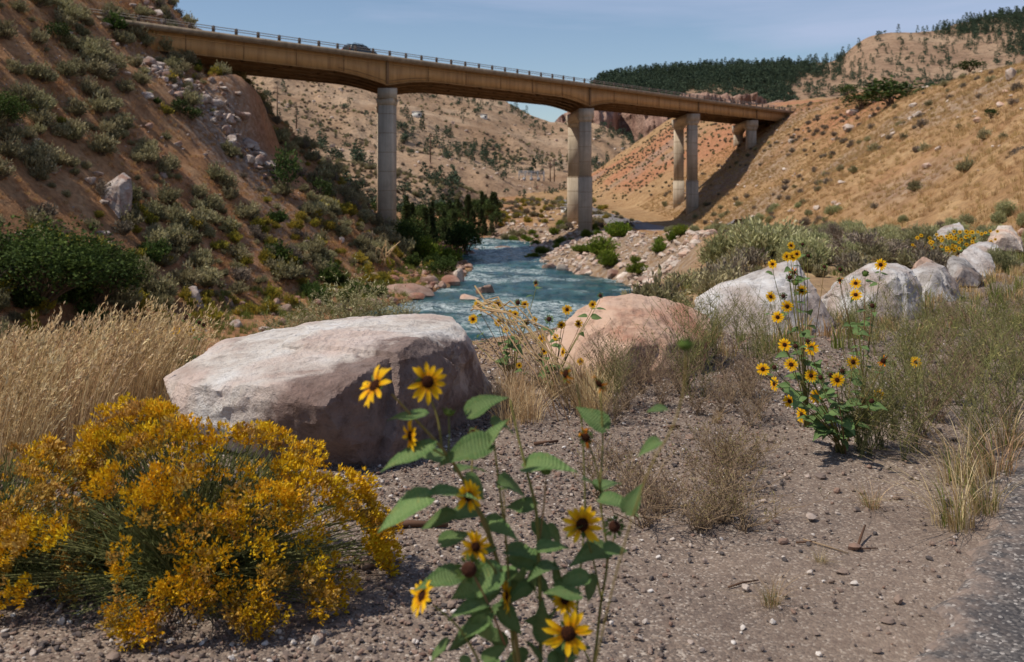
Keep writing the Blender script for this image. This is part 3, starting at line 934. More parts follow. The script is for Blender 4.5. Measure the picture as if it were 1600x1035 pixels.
    for i, k in enumerate(piers):
        near = bp(k_at((605.0, 914.5, 1081.5, 1173.5)[i], 2.0), 2.0, 0)[:2]
        d_top = depth(k, 1.0) + 0.08 + 0.25
        ztop = ZD - d_top
        far = bp(k_at((602.5, 896.5, 1060.5, 1153.5)[i], LG), LG, 0)[:2]; SP = float(np.linalg.norm(far - near)); PD = (far - near) / SP; QD = np.array((PD[1], -PD[0]))
        w, dpt = (2.1, 2.5)
        pr = link('pier', None, br); pr.matrix_parent_inverse = Matrix.Translation(-Vector(br.location)); pr.empty_display_size = 1
        for c in (near, far):
            zb = zfoot(c[0], c[1]) - 1.5
            if i == 1: zb = CAM_Z - 9.1
            zstep = CAM_Z + (1.0 if i == 1 else 0.3 if i == 2 else -30)
            mb = MB()
            if zstep > zb:
                prism(mb, sect(w + 0.28, dpt + 0.3), zb, zstep, c)
                prism(mb, sect(w, dpt), zstep, ztop - 2.4, c)
            else:
                prism(mb, sect(w, dpt), zb, ztop - 2.4, c)
            # corbelled head
            prism(mb, sect(w + 0.02, dpt + 0.02), ztop - 2.4, ztop - 1.5, c, 1.0, 1.24)
            col = put(mb, 'column', conc, pr)
            # the formwork lifts show as thin recessed lines
            jb = MB()
            zz = zb + 2.2
            while zz < ztop - 3:
                ww = w + (0.30 if zz < zstep else 0.02); dd2 = dpt + (0.32 if zz < zstep else 0.02)
                prism(jb, sect(ww, dd2), zz, zz + 0.05, c); zz += 2.6
            put(jb, 'pour_joint', dark, col)
        # cap beam joining both heads, arched beneath between the columns
        mb = MB()
        L = SP + 3.4; wc = w * 1.24
        n = 25; v = []; f = []
        for j in range(n):
            s = -1.7 + L * j / (n - 1)
            c = near + PD * s
            inner = 0.0
            if dpt / 2 < s < SP - dpt / 2:
                tt = (s - dpt / 2) / (SP - dpt)
                inner = 0.9 * math.sin(math.pi * tt) ** 0.5
            zb = ztop - 1.9 + inner
            if s < -0.9 or s > SP + 0.9: zb = ztop - 1.5
            for (a, z) in ((-wc / 2, zb), (wc / 2, zb), (wc / 2, ztop - 0.12), (-wc / 2, ztop - 0.12)):
                q = c + QD * a; v.append((q[0], q[1], z))
        for j in range(n - 1):
            a = 4 * j
            for m_ in range(4): f.append((a + m_, a + (m_ + 1) % 4, a + 4 + (m_ + 1) % 4, a + 4 + m_))
        f.append((3, 2, 1, 0)); e = 4 * (n - 1); f.append((e, e + 1, e + 2, e + 3))
        mb.add(v, f)
        put(mb, 'cap_beam', conc, pr)
        if i == 1:
            mb = MB(); c = near
            prism(mb, [(-1.3, -1.6), (1.3, -1.6), (1.3, 1.6), (-1.3, 1.6)], CAM_Z - 13.5, CAM_Z - 8.4, c)
            put(mb, 'footing', conc, pr)
            mb = MB(); prism(mb, [(-1.35, -1.6), (1.35, -1.6), (1.35, 1.6), (-1.35, 1.6)], CAM_Z - 13.5, CAM_Z - 9.4, far)
            put(mb, 'footing', conc, pr)
    # abutments
    for k0, k1 in ((-9.2, -6.6), (53.2, 57)):
        mb = MB(); mb.box(bp((k0 + k1) / 2, W / 2, ZD - 3.5), ((k1 - k0) * STEP, W - 0.6, 5.8), M_BR)
        put(mb, 'abutment', conc)
    for o in br.children_recursive:
        if o.parent is not br: o.matrix_parent_inverse = Matrix.Identity(4)
    return br
BRIDGE = build_bridge()

# ------------------------------------------------------------------ car on the bridge
def build_car():
    body_m = plain_mat('dark_car_paint', lin(62, 70, 72), 0.25, 0.6, 0.3, var=0.05)
    glass = plain_mat('car_glass', lin(24, 28, 30), 0.08, 0.8, var=0.05)
    trim = plain_mat('black_trim', lin(28, 28, 28), 0.6, 0.3)
    chrome = plain_mat('wheel_metal', lin(150, 150, 150), 0.35, 0.5, 0.8)
    red = plain_mat('tail_lamp_red', lin(150, 24, 18), 0.3, 0.5)
    white = plain_mat('headlamp_glass', lin(220, 222, 220), 0.2, 0.6)
    k = k_at(562, 2.6)
    root = empty('car', tuple(bp(k, 2.6, ZD - 0.24)), (0, 0, math.atan2(BD[1], BD[0])))
    tag(root, 'dark grey estate car with roof rails driving across the bridge', 'car')
    # side profile, x forward
    lower = [(-2.35, 0.35), (-2.4, 0.62), (-2.36, 0.95), (-1.2, 1.0), (1.0, 0.98), (2.1, 0.86), (2.38, 0.70), (2.4, 0.42), (2.3, 0.3), (-2.2, 0.28)]
    upper = [(-2.34, 0.95), (-2.05, 1.46), (-1.6, 1.56), (0.0, 1.58), (0.55, 1.48), (1.3, 1.0)]
    def extr(prof, wy, taper):
        mb = MB(); n = len(prof)
        zmin = min(p[1] for p in prof); zmax = max(p[1] for p in prof)
        v = []
        for s in (-1, 1):
            for x, z in prof:
                v.append((x, s * (wy - taper * (z - zmin) / (zmax - zmin)), z))
        mb.add(v, [tuple(range(n)), tuple(range(n, 2 * n))[::-1]] + [(i + n, (i + 1) % n + n, (i + 1) % n, i) for i in range(n)])
        return mb
    def bev(o, w=0.05):
        m = o.modifiers.new('bevel', 'BEVEL'); m.width = w; m.segments = 3
        return o
    body = bev(extr(lower, 0.92, 0.06).obj('body', body_m, root), 0.07)
    bev(extr(upper, 0.88, 0.2).obj('cabin', body_m, root), 0.06)
    # windows slightly proud of the cabin sides
    for s in (-1, 1):
        for x0, x1, x2, x3 in ((-1.98, -1.72, -1.22, -1.22), (-1.14, -1.14, -0.2, -0.2), (-0.12, -0.12, 0.42, 0.98)):
            yb, yt = s * 0.875, s * 0.735
            v = [(x0, yb, 1.06), (x3, yb, 1.06), (x2, yt, 1.47), (x1, yt, 1.47)]
            v2 = [(a, b + s * 0.012, c) for a, b, c in v]
            MB().add(v + v2, [(0, 1, 2, 3), (7, 6, 5, 4), (0, 1, 5, 4), (1, 2, 6, 5), (2, 3, 7, 6), (3, 0, 4, 7)]).obj('side_window', glass, root)
        MB().tube([(-1.7, s * 0.62, 1.58), (-1.55, s * 0.62, 1.66), (0.0, s * 0.62, 1.66), (0.2, s * 0.62, 1.57)], 0.03, 5).obj('roof_rail', trim, root)
        MB().box((0.85, s * 1.0, 1.08), (0.16, 0.2, 0.14)).obj('mirror', trim, root)
        MB().box((-2.36, s * 0.74, 0.84), (0.1, 0.22, 0.2)).obj('tail_lamp', red, root)
        MB().box((2.3, s * 0.66, 0.72), (0.14, 0.36, 0.14)).obj('headlight', white, root)
    MB().add([(0.62, -0.66, 1.47), (0.62, 0.66, 1.47), (1.31, 0.78, 1.03), (1.31, -0.78, 1.03), (0.60, -0.66, 1.43), (0.60, 0.66, 1.43), (1.29, 0.78, 0.99), (1.29, -0.78, 0.99)],
             [(0, 1, 2, 3), (7, 6, 5, 4), (0, 4, 5, 1), (2, 6, 7, 3), (1, 5, 6, 2), (0, 3, 7, 4)]).obj('windscreen', glass, root)
    MB().add([(-2.09, -0.64, 1.45), (-2.09, 0.64, 1.45), (-2.35, 0.74, 1.0), (-2.35, -0.74, 1.0), (-2.06, -0.64, 1.43), (-2.06, 0.64, 1.43), (-2.31, 0.74, 0.98), (-2.31, -0.74, 0.98)],
             [(0, 3, 2, 1), (4, 5, 6, 7), (0, 1, 5, 4), (2, 3, 7, 6), (1, 2, 6, 5), (0, 4, 7, 3)]).obj('rear_window', glass, root)
    wheel = None
    for x in (-1.42, 1.42):
        for s in (-1, 1):
            if wheel is None:
                a = MB(); a.tube([(0, -0.11, 0), (0, -0.09, 0), (0, 0.09, 0), (0, 0.11, 0)], [0.29, 0.34, 0.34, 0.29], 20); wheel = a.mesh('wheel', trim)
                b = MB(); b.tube([(0, -0.125, 0), (0, 0.125, 0)], [0.2, 0.2], 14); rim = b.mesh('rim', chrome)
            w = link('wheel', wheel, root, (x, s * 0.83, 0.34)); link('rim', rim, w)
build_car()
# ------------------------------------------------------------------ rocks
def rock_mat(name, base, dark, pale, sc=3.0, pink=None, crack=0.5, bump=0.6, bd=0.03, pale_amt=0.5, shade_stain=None):
    t = NT(name)
    p = t.pos('object')
    off = t.n('VectorMath'); off.operation = 'ADD'; t.set(off.inputs[0], p)
    cmb = t.n('CombineXYZ'); r = t.math('MULTIPLY', t.rnd(), 37.0); t.set(cmb.inputs[0], r); t.set(cmb.inputs[1], r); t.set(off.inputs[1], cmb.outputs[0])
    p = off.outputs[0]
    n1 = t.noise(p, sc, 8, 0.66, 0.4); n2 = t.noise(p, sc * 5, 7, 0.7); n3 = t.noise(p, sc * 0.55, 4, 0.5, 0.8)
    c = t.ramp(n1, [(0.32, dark), (0.48, base), (0.66, pale)])
    if pink: c = t.mix(t.ramp(n3, [(0.48, 0.0), (0.60, 0.75)]), c, pink)
    c = t.mix(t.ramp(n2, [(0.33, crack), (0.47, 0.0)]), c, tuple(x * 0.45 for x in dark[:3]) + (1,))
    c = t.mix(t.ramp(n2, [(0.58, 0.0), (0.72, pale_amt)]), c, tuple(min(1, x * 1.15) for x in pale[:3]) + (1,))
    v = t.math('MULTIPLY_ADD', t.rnd(), 0.3); v.node.inputs[2].default_value = 0.85
    h = t.n('HueSaturation'); t.set(h.inputs['Color'], c); t.set(h.inputs['Value'], v)
    if shade_stain:  # brown stain that also paints the shade of one side into the colour
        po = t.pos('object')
        dt = t.n('VectorMath'); dt.operation = 'DOT_PRODUCT'; t.set(dt.inputs[0], po); dt.inputs[1].default_value = shade_stain[0]
        s = t.math('ADD', dt.outputs['Value'], t.math('MULTIPLY', t.math('SUBTRACT', n1, 0.5), shade_stain[2]))
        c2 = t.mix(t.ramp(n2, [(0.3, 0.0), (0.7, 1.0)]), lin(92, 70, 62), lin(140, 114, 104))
        nd = t.n('MapRange'); t.set(nd.inputs[0], s); nd.inputs[1].default_value = shade_stain[1] - .06; nd.inputs[2].default_value = shade_stain[1] + .06
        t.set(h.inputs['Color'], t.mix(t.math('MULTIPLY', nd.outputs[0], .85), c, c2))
    hh = t.math('ADD', n2, t.math('MULTIPLY', t.noise(p, sc * 16, 5, 0.7), 0.5))
    return t.surf(h.outputs[0], 0.92, t.bump(hh, bump, bd), 0.12)

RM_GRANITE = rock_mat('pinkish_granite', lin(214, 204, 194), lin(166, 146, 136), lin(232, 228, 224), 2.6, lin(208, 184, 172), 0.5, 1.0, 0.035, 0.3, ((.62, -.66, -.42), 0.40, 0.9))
RM_SAND = rock_mat('peach_sandstone', lin(210, 176, 152), lin(170, 124, 102), lin(218, 186, 164), 2.2, lin(186, 128, 104), 0.45, 0.7, 0.03)
RM_GREY = rock_mat('grey_limestone', lin(178, 172, 168), lin(128, 120, 114), lin(212, 210, 208), 2.4, lin(158, 138, 126), 0.6, 0.9, 0.03, 0.3)
RM_BROWN = rock_mat('brown_river_rock', lin(150, 124, 110), lin(112, 90, 80), lin(184, 162, 148), 1.2, lin(150, 104, 86), 0.5, 0.7, 0.06)
RM_PALE = rock_mat('pale_hill_rock', lin(190, 174, 160), lin(148, 128, 114), lin(218, 206, 194), 1.4, lin(196, 158, 136), 0.5, 0.7, 0.06)
RM_LEFT = rock_mat('left_hill_rock', lin(168, 152, 142), lin(124, 106, 96), lin(204, 192, 182), 1.4, lin(150, 112, 96), 0.5, 0.7, 0.06)

def hull_planes(pts):
    bm = bmesh.new()
    for p in pts: bm.verts.new(p)
    r = bmesh.ops.convex_hull(bm, input=bm.verts)
    bm.normal_update()
    pl = [(np.array(f.normal), np.array(f.calc_center_median())) for f in bm.faces]
    bm.free()
    return pl

def ico(sub):
    bm = bmesh.new(); bmesh.ops.create_icosphere(bm, subdivisions=sub, radius=1)
    v = np.array([q.co[:] for q in bm.verts]); f = [tuple(q.index for q in p.verts) for p in bm.faces]
    bm.free(); return v, f
_ico = {s: ico(s) for s in (2, 3, 4, 5, 6, 7)}

def hull_rock(pts, sub, amp, freq, seed, soft=0.0, chip=0.0, facets=0):
    """an angular rock: the hull of a few corner points, edges eased, then broken up"""
    pts = np.array([tuple(p) for p in pts], float)
    c = pts.mean(0)
    pl = hull_planes([tuple(p - c) for p in pts])
    d, f = _ico[sub]
    rs = []
    for n, q in pl:
        o = float(n @ q)
        dn = d @ n
        rs.append(np.where(dn > 1e-3, o / np.maximum(dn, 1e-3), 1e6))
    rs = np.array(rs)
    if soft > 0:
        k = 1.0 / soft
        m = rs.min(0)
        r = m - soft * np.log(np.exp(-(rs - m) * k).sum(0))
    else: r = rs.min(0)
    # breakage: many small flat facets knocked off the surface
    if facets:
        rq = np.random.RandomState(seed + 500); lim = r * 0.91
        for k in range(7 if facets > 20 else facets):
            i = rq.randint(0, len(d)); nn = d[i] + rq.normal(0, 0.38, 3); nn /= np.linalg.norm(nn)
            o = r[i] * float(nn @ d[i]) * rq.uniform(0.93, 1.0)
            dn = d @ nn
            cut = np.where(dn > 0.05, o / np.maximum(dn, 0.05), 1e6)
            r = np.minimum(r, np.maximum(cut, lim))
    v = d * r[:, None]
    s = seed * 3.7
    n1 = fbm(v[:, 0] * freq + s, v[:, 1] * freq, v[:, 2] * freq, oct=5, seed=seed)
    n2 = fbm(v[:, 0] * freq * 0.6 - s, v[:, 1] * freq * 0.6, v[:, 2] * freq * 1.6, oct=4, seed=seed + 9, ridge=True)
    v = v * (1 + (amp * n1 + chip * n2) / np.maximum(r, 0.05))[:, None]
    if facets > 20:
        n3 = fbm(v[:, 0] * 9 + s, v[:, 1] * 9, v[:, 2] * 9, oct=3, seed=seed + 3, ridge=True)
        v = v * (1 + 0.016 * n3 / np.maximum(r, .2))[:, None]
    return c, v, f

def boulder(name, pts, mat, label, sub=6, amp=0.05, freq=2.2, seed=1, soft=0.03, chip=0.03, group=None, cat='boulder'):
    q0 = np.array([tuple(p) for p in pts], float); pts = q0.mean(0) + (q0 - q0.mean(0)) * np.array((1.05, 1.03, 1.06))
    c, v, f = hull_rock(pts, sub, amp * 0.32, freq, seed, 0.0025, chip * 0.7, 21)
    me = MB().add(v, f).mesh(name, mat, True)
    me.set_sharp_from_angle(angle=math.radians(24))
    o = link(name, me, None, c)
    return tag(o, label, cat, group)

g = 'boulders set in a row along the gravel shoulder'
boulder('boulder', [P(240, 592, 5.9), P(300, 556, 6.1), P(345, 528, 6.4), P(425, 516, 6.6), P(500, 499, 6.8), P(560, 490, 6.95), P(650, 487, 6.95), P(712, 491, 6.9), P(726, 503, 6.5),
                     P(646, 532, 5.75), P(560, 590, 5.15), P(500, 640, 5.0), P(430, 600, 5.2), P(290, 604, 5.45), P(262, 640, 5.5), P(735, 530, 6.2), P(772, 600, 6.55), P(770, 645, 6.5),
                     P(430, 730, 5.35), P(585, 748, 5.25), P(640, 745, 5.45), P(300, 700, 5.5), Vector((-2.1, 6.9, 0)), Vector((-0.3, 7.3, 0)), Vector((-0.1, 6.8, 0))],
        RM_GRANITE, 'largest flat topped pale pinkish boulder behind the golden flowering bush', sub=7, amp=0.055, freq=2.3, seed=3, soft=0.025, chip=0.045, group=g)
boulder('boulder', [P(864, 528, 7.9), P(938, 461, 8.3), P(990, 458, 8.4), P(1096, 486, 8.4), P(1110, 530, 8.0), P(1108, 578, 7.9), P(985, 542, 7.35), P(1004, 618, 7.5), P(856, 585, 7.55), P(892, 612, 7.3), P(960, 612, 7.25),
                     P(1092, 608, 7.7), Vector((.5, 9.0, 0)), Vector((1.5, 9.0, 0))],
        RM_SAND, 'peach coloured sandstone boulder with a ragged lower edge behind the dry weeds', amp=0.05, freq=2.0, seed=5, soft=0.03, chip=0.035, group=g)
boulder('boulder', [P(1088, 468, 10.6), P(1130, 446, 10.7), P(1190, 427, 10.7), P(1236, 411, 10.7), P(1254, 420, 10.6), P(1285, 462, 10.3), P(1309, 505, 10.2), P(1300, 535, 9.9), P(1228, 470, 9.95),
                     P(1090, 530, 10.0), P(1200, 540, 9.7), P(1110, 480, 10.1), Vector((2.4, 11.6, 0)), Vector((3.2, 11.6, 0))],
        RM_GREY, 'grey and white peaked boulder behind the tall sunflowers', amp=0.05, freq=2.0, seed=8, soft=0.025, chip=0.04, group=g)
boulder('boulder', [P(1293, 470, 11.2), P(1332, 430, 11.3), P(1362, 412, 11.5), P(1402, 413, 11.5), P(1424, 424, 11.3), P(1436, 455, 11.1), P(1434, 492, 10.9), P(1400, 432, 10.9), P(1396, 505, 10.7),
                     P(1310, 510, 10.7), P(1300, 500, 10.9), Vector((3.7, 12.4, 0)), Vector((4.7, 12.2, 0))],
        RM_GREY, 'blocky grey boulder with a dark right side and one sunflower above it', amp=0.05, freq=2.2, seed=12, soft=0.02, chip=0.045, group=g)
boulder('boulder', [P(1424, 425, 13.2), P(1446, 412, 13.4), P(1475, 418, 13.3), P(1488, 440, 13.1), P(1502, 466, 13.0), P(1460, 432, 12.8), P(1440, 474, 12.7), P(1490, 476, 12.7), P(1426, 470, 12.9), Vector((5.4, 14.2, 0)), Vector((6.0, 14.0, 0))],
        RM_GREY, 'low grey boulder just right of the blocky dark sided one', sub=5, amp=0.05, freq=2.5, seed=14, soft=0.03, chip=0.05, group=g)
boulder('boulder', [P(1430, 412, 15.2), P(1444, 403, 15.3), P(1462, 414, 15.3), P(1470, 428, 15.1), P(1428, 440, 15.0), P(1470, 445, 15.0), Vector((6.3, 15.8, 0)), Vector((6.7, 15.9, 0))],
        RM_PALE, 'small cream coloured pointed boulder peeping over the low grey one', sub=5, amp=0.04, freq=2.5, seed=15, soft=0.03, chip=0.03, group=g)
boulder('boulder', [P(1481, 412, 14.8), P(1490, 402, 15.0), P(1505, 405, 15.0), P(1530, 430, 14.7), P(1527, 448, 14.5), P(1484, 447, 14.5), P(1505, 420, 14.5), Vector((6.9, 15.6, 0)), Vector((7.3, 15.4, 0))],
        RM_GREY, 'narrow upright grey boulder with a blunt tip, in the middle of the right hand row', sub=5, amp=0.05, freq=2.5, seed=16, soft=0.03, chip=0.05, group=g)
boulder('boulder', [P(1498, 400, 16.4), P(1520, 388, 16.6), P(1545, 402, 16.4), P(1556, 432, 16.0), P(1530, 436, 15.9), P(1506, 425, 16.0), Vector((7.9, 17.2, 0)), Vector((8.2, 17.0, 0)), Vector((7.5, 16.1, 0))],
        RM_GREY, 'rounded grey boulder with a shaded hollow front beside the upright one', sub=5, amp=0.06, freq=2.0, seed=17, soft=0.04, chip=0.05, group=g)
boulder('boulder', [P(1505, 392, 18.2), P(1532, 380, 18.4), P(1556, 381, 18.4), P(1566, 395, 18.0), P(1568, 420, 17.8), P(1515, 425, 17.7), Vector((8.4, 19, 0)), Vector((9.2, 18.8, 0))],
        RM_GREY, 'white topped boulder second from the far right end of the row', sub=5, amp=0.05, freq=2.0, seed=18, soft=0.03, chip=0.05, group=g)
boulder('boulder', [P(1545, 372, 21.5), P(1560, 353, 22), P(1580, 352, 22), P(1594, 372, 21.5), P(1596, 392, 21.2), P(1540, 392, 21.2), P(1568, 370, 21.2), Vector((10.7, 22.4, 0)), Vector((11.4, 22.2, 0))],
        RM_PALE, 'pinkish topped boulder at the far right end of the row', sub=5, amp=0.05, freq=1.8, seed=19, soft=0.04, chip=0.05, group=g)
boulder('boulder', [P(1458, 368, 26), P(1480, 352, 26.5), P(1500, 347, 26.5), P(1508, 356, 26), P(1506, 380, 25.6), P(1460, 385, 25.6), Vector((11.5, 27.2, -.6)), Vector((12.3, 27, -.6))],
        RM_GREY, 'flat sloping blue grey slab lying behind the yellow flowers', sub=5, amp=0.05, freq=1.6, seed=20, soft=0.04, chip=0.04, group=g)

# rock shapes shared by the small ones
def rock_proto(name, seed, mat, sub=3, flat=0.7, elong=1.0, amp=0.08):
    rr = np.random.RandomState(seed)
    n = 14
    a = rr.uniform(0, 6.283, n); zz = rr.uniform(-1, 1, n); q = np.sqrt(1 - zz * zz)
    pts = np.stack([np.cos(a) * q * elong, np.sin(a) * q * rr.uniform(.7, 1), zz * flat], 1) * rr.uniform(0.38, 0.56, (n, 1))
    c, v, f = hull_rock(pts, sub, amp * .5, 2.6, seed, 0.005, 0.04, 3)
    v = v - np.array((0, 0, v[:, 2].min() * 0.55))
    me = MB().add(v, f).mesh(name, mat, True); me.set_sharp_from_angle(angle=math.radians(26)); return me
PR_BROWN = [rock_proto('river_rock_shape', 30 + i, RM_BROWN, 3, 0.65, 1.25) for i in range(5)]
PR_PALE = [rock_proto('hill_rock_shape', 50 + i, RM_PALE, 3, 0.7, 1.2) for i in range(5)]
PR_LEFT = [rock_proto('slope_rock_shape', 70 + i, RM_LEFT, 3, 0.7, 1.3) for i in range(5)]
PR_SMALL_PALE = [rock_proto('rubble_shape', 90 + i, RM_PALE, 2, 0.7, 1.2) for i in range(5)]
PR_SMALL_LEFT = [rock_proto('scree_shape', 96 + i, RM_LEFT, 2, 0.7, 1.2) for i in range(4)]

def rock_at(px0, px1, pyt, pyb, protos, label, seed, name='rock', group=None, Y=None, lean=0.0):
    """a single rock whose place is the ground seen at its foot"""
    h = ground_hit((px0 + px1) / 2, pyb) if Y is None else P((px0 + px1) / 2, pyb, Y)
    if h is None: return None
    if Y is None and h.z < Z_WATER: 
        Yw = (CAM_Z - Z_WATER) * FPX / (pyb - HZ); h = P((px0 + px1) / 2, pyb, Yw)
    w = (px1 - px0) / FPX * h.y; ht = (pyb - pyt) / FPX * h.y
    rr = np.random.RandomState(seed)
    o = link(name, protos[seed % len(protos)], None, (h.x, h.y + 0.3 * w, h.z - 0.12 * ht), (0, lean, rr.uniform(-.5, .5)), (w * 0.95, w * 0.85, ht * 1.45))
    return tag(o, label, 'rock', group)

gr = 'rocks at the edge of the river'
for a in [(588, 692, 428, 462, 'long flat topped brown slab jutting from the left bank into the river', 1), (684, 722, 436, 464, 'dark reddish rock at the right end of the long brown slab', 2),
          (712, 748, 451, 469, 'low brown rock in the water left of the rubble heap', 3), (742, 778, 432, 458, 'heap like knobbly grey rock standing in the river', 4),
          (628, 664, 472, 488, 'small grey rock just above the top of the largest boulder', 5), (702, 730, 404, 440, 'grey angular rock leaning into the river below the green bushes', 6),
          (902, 940, 414, 430, 'smooth dark brown boulder at the waterline right of the big pier', 7), (944, 975, 412, 434, 'rounded pinkish rock at the waterline, right neighbour of the smooth dark one', 8),
          (958, 990, 420, 436, 'grey rock in front of the rounded pinkish one at the waterline', 9), (978, 996, 422, 436, 'small pale rock under the bright green bush', 10),
          (996, 1022, 424, 440, 'flat grey rock at the water edge right of the bright green bush', 11), (1006, 1034, 438, 450, 'low brown ledge rock at the water edge', 12),
          (1022, 1066, 453, 467, 'flat brown rock lying alone in the shallow water', 13), (846, 872, 402, 420, 'pale rounded rock at the foot of the bank left of the big pier', 14),
          (866, 890, 404, 424, 'grey rock in the shade at the river edge below the big pier', 15), (818, 850, 394, 404, 'low flat rock at the water edge upstream', 16),
          (560, 600, 450, 480, 'pale grey rock on the left bank beside the sagebrush', 17), (520, 548, 455, 470, 'white rock lying among the green growth on the left bank', 18),
          (652, 690, 418, 446, 'large grey brown rock behind the long slab on the left bank', 19), (762, 800, 378, 392, 'cluster like grey rock upstream on the left bank', 20),
          (1050, 1082, 440, 462, 'tan angular rock at the foot of the rubble bank', 21)]:
    rock_at(a[0], a[1], a[2], a[3], PR_BROWN if a[5] % 3 else PR_PALE, a[4], a[5], group=gr)
gl = 'rocks lying on the left hillside'
for a in [(276, 318, 433, 474, 'leaning rounded brown boulder on the bare red soil at the foot of the left hillside', 31), 
          (8, 38, 186, 204, 'white rock near the left edge of the photo above the sagebrush', 33), (50, 76, 148, 168, 'pale rock on the left slope, left of the green bushes', 34),
          (212, 244, 218, 238, 'dark rounded boulder on the left slope', 35), (244, 262, 262, 278, 'small white rock right of the tall slab', 36), (180, 200, 106, 116, 'flat grey rock high on the left slope', 37),
          (210, 240, 138, 152, 'flat white ledge rock on the upper left slope', 38), (120, 152, 266, 286, 'dark flat rock left of the tall slab', 39), (340, 366, 455, 475, 'small pink rock among green grass at the hill foot', 40),
          (352, 382, 495, 512, 'white stone in the green grass beside the grey rock', 41), (398, 424, 498, 520, 'round grey boulder in the sagebrush left of the largest boulder', 42)]:
    rock_at(a[0], a[1], a[2], a[3], PR_LEFT, a[4], a[5], group=gl)
h = ground_hit(180, 330)
if h is not None:
    y = h.y
    boulder('boulder', [P(154, 296, y), P(170, 284, y + .6), P(192, 269, y + .9), P(205, 277, y + .7), P(206, 330, y + .2), P(186, 344, y - .5), P(158, 336, y - .3), P(187, 290, y - .3), P(170, 300, y + 2.2), P(200, 300, y + 2.2), P(200, 340, y + 1.5)],
            RM_LEFT, 'tall pale slab with a dark right face standing on the left hillside', sub=5, amp=.06, freq=1.2, seed=25, chip=.08, group=gl, cat='rock')
gg = 'rocks lying on the golden right hillside'
for a in [(1568, 1604, 88, 122, 'long pale slab sticking out at the right edge high on the golden slope', 51), (1322, 1352, 160, 178, 'grey square boulder under the dark juniper', 52), (1314, 1346, 184, 202, 'pale split boulder below the grey square one', 53),
          (1426, 1446, 166, 181, 'round white boulder on the golden slope right of the juniper', 54), (1230, 1248, 212, 224, 'white rock on the slope near the right bridge end', 55), (1354, 1372, 174, 184, 'low pale rock between juniper and round white boulder', 56),
          (1422, 1442, 154, 166, 'grey rock just below the right tip of the juniper', 57), (1556, 1576, 150, 166, 'brownish rock near the right edge on the golden slope', 58), (1390, 1400, 196, 206, 'small upright pale rock in the middle of the golden slope', 59),
          (1284, 1310, 350, 362, 'flat grey rock at the foot of the golden slope', 60)]:
    rock_at(a[0], a[1], a[2], a[3], PR_PALE, a[4], a[5], group=gg)
# ------------------------------------------------------------------ plant materials
M_SAGE = leaf_mat('sagebrush_leaf', lin(116, 108, 76), lin(154, 146, 108), lin(188, 178, 142), 0.25, obj_var=0.6)
M_SAGE_GREEN = leaf_mat('green_sage_leaf', lin(122, 126, 84), lin(164, 164, 116), lin(194, 190, 148), 0.25, obj_var=.5)
M_GREYSHRUB = leaf_mat('grey_shrub_twig', lin(98, 88, 76), lin(132, 120, 104), lin(156, 142, 124), 0.1)
M_YELLOWSHRUB = leaf_mat('rabbitbrush_hill_leaf', lin(98, 98, 46), lin(156, 144, 58), lin(206, 176, 60), 0.25)
M_GREEN = leaf_mat('green_shrub_leaf', lin(46, 60, 28), lin(72, 90, 42), lin(104, 120, 58), 0.3)
M_BRIGHT = leaf_mat('bright_willow_leaf', lin(74, 92, 32), lin(108, 126, 44), lin(142, 150, 62), 0.35)
M_JUNIPER = leaf_mat('juniper_needle', lin(44, 56, 30), lin(68, 84, 42), lin(98, 112, 58), 0.2, obj_var=0.5)
M_PINE = leaf_mat('pine_needle', lin(44, 54, 34), lin(66, 78, 46), lin(92, 102, 58), 0.15, obj_var=0.5)
M_FARPINE = leaf_mat('far_pine_needle', lin(58, 70, 58), lin(76, 90, 70), lin(92, 106, 80), 0.1)  # lighter, greyer green: distance haze is put into the leaf colour
M_DRY = leaf_mat('dry_grass_blade', lin(160, 130, 94), lin(202, 172, 128), lin(224, 202, 162), 0.3)
M_GOLD = leaf_mat('golden_grass_blade', lin(158, 126, 86), lin(192, 160, 112), lin(214, 186, 138), 0.25)
M_DRYLEFT = leaf_mat('russet_grass_blade', lin(150, 108, 70), lin(184, 140, 94), lin(208, 170, 122), 0.25)
M_GRASS = leaf_mat('green_grass_blade', lin(78, 92, 40), lin(112, 124, 56), lin(146, 148, 78), 0.3)
M_WEED = leaf_mat('green_weed_leaf', lin(104, 96, 58), lin(136, 124, 78), lin(162, 148, 100), 0.2)
M_WEEDRED = leaf_mat('reddish_weed_leaf', lin(108, 84, 74), lin(138, 116, 96), lin(156, 142, 104), 0.2)
M_BARK = plain_mat('grey_bark', lin(112, 94, 78), 0.9, 0.1)
M_TWIG = plain_mat('dry_twig', lin(150, 128, 104), 0.9, 0.1)
M_GTWIG = plain_mat('green_twig', lin(122, 122, 76), 0.8, 0.15)

def rnd_dirs(n, rr, zmin=-0.1, zmax=1.0):
    z = rr.uniform(zmin, zmax, n); a = rr.uniform(0, 6.283, n); q = np.sqrt(np.maximum(0, 1 - z * z))
    return np.stack([np.cos(a) * q, np.sin(a) * q, z], 1)

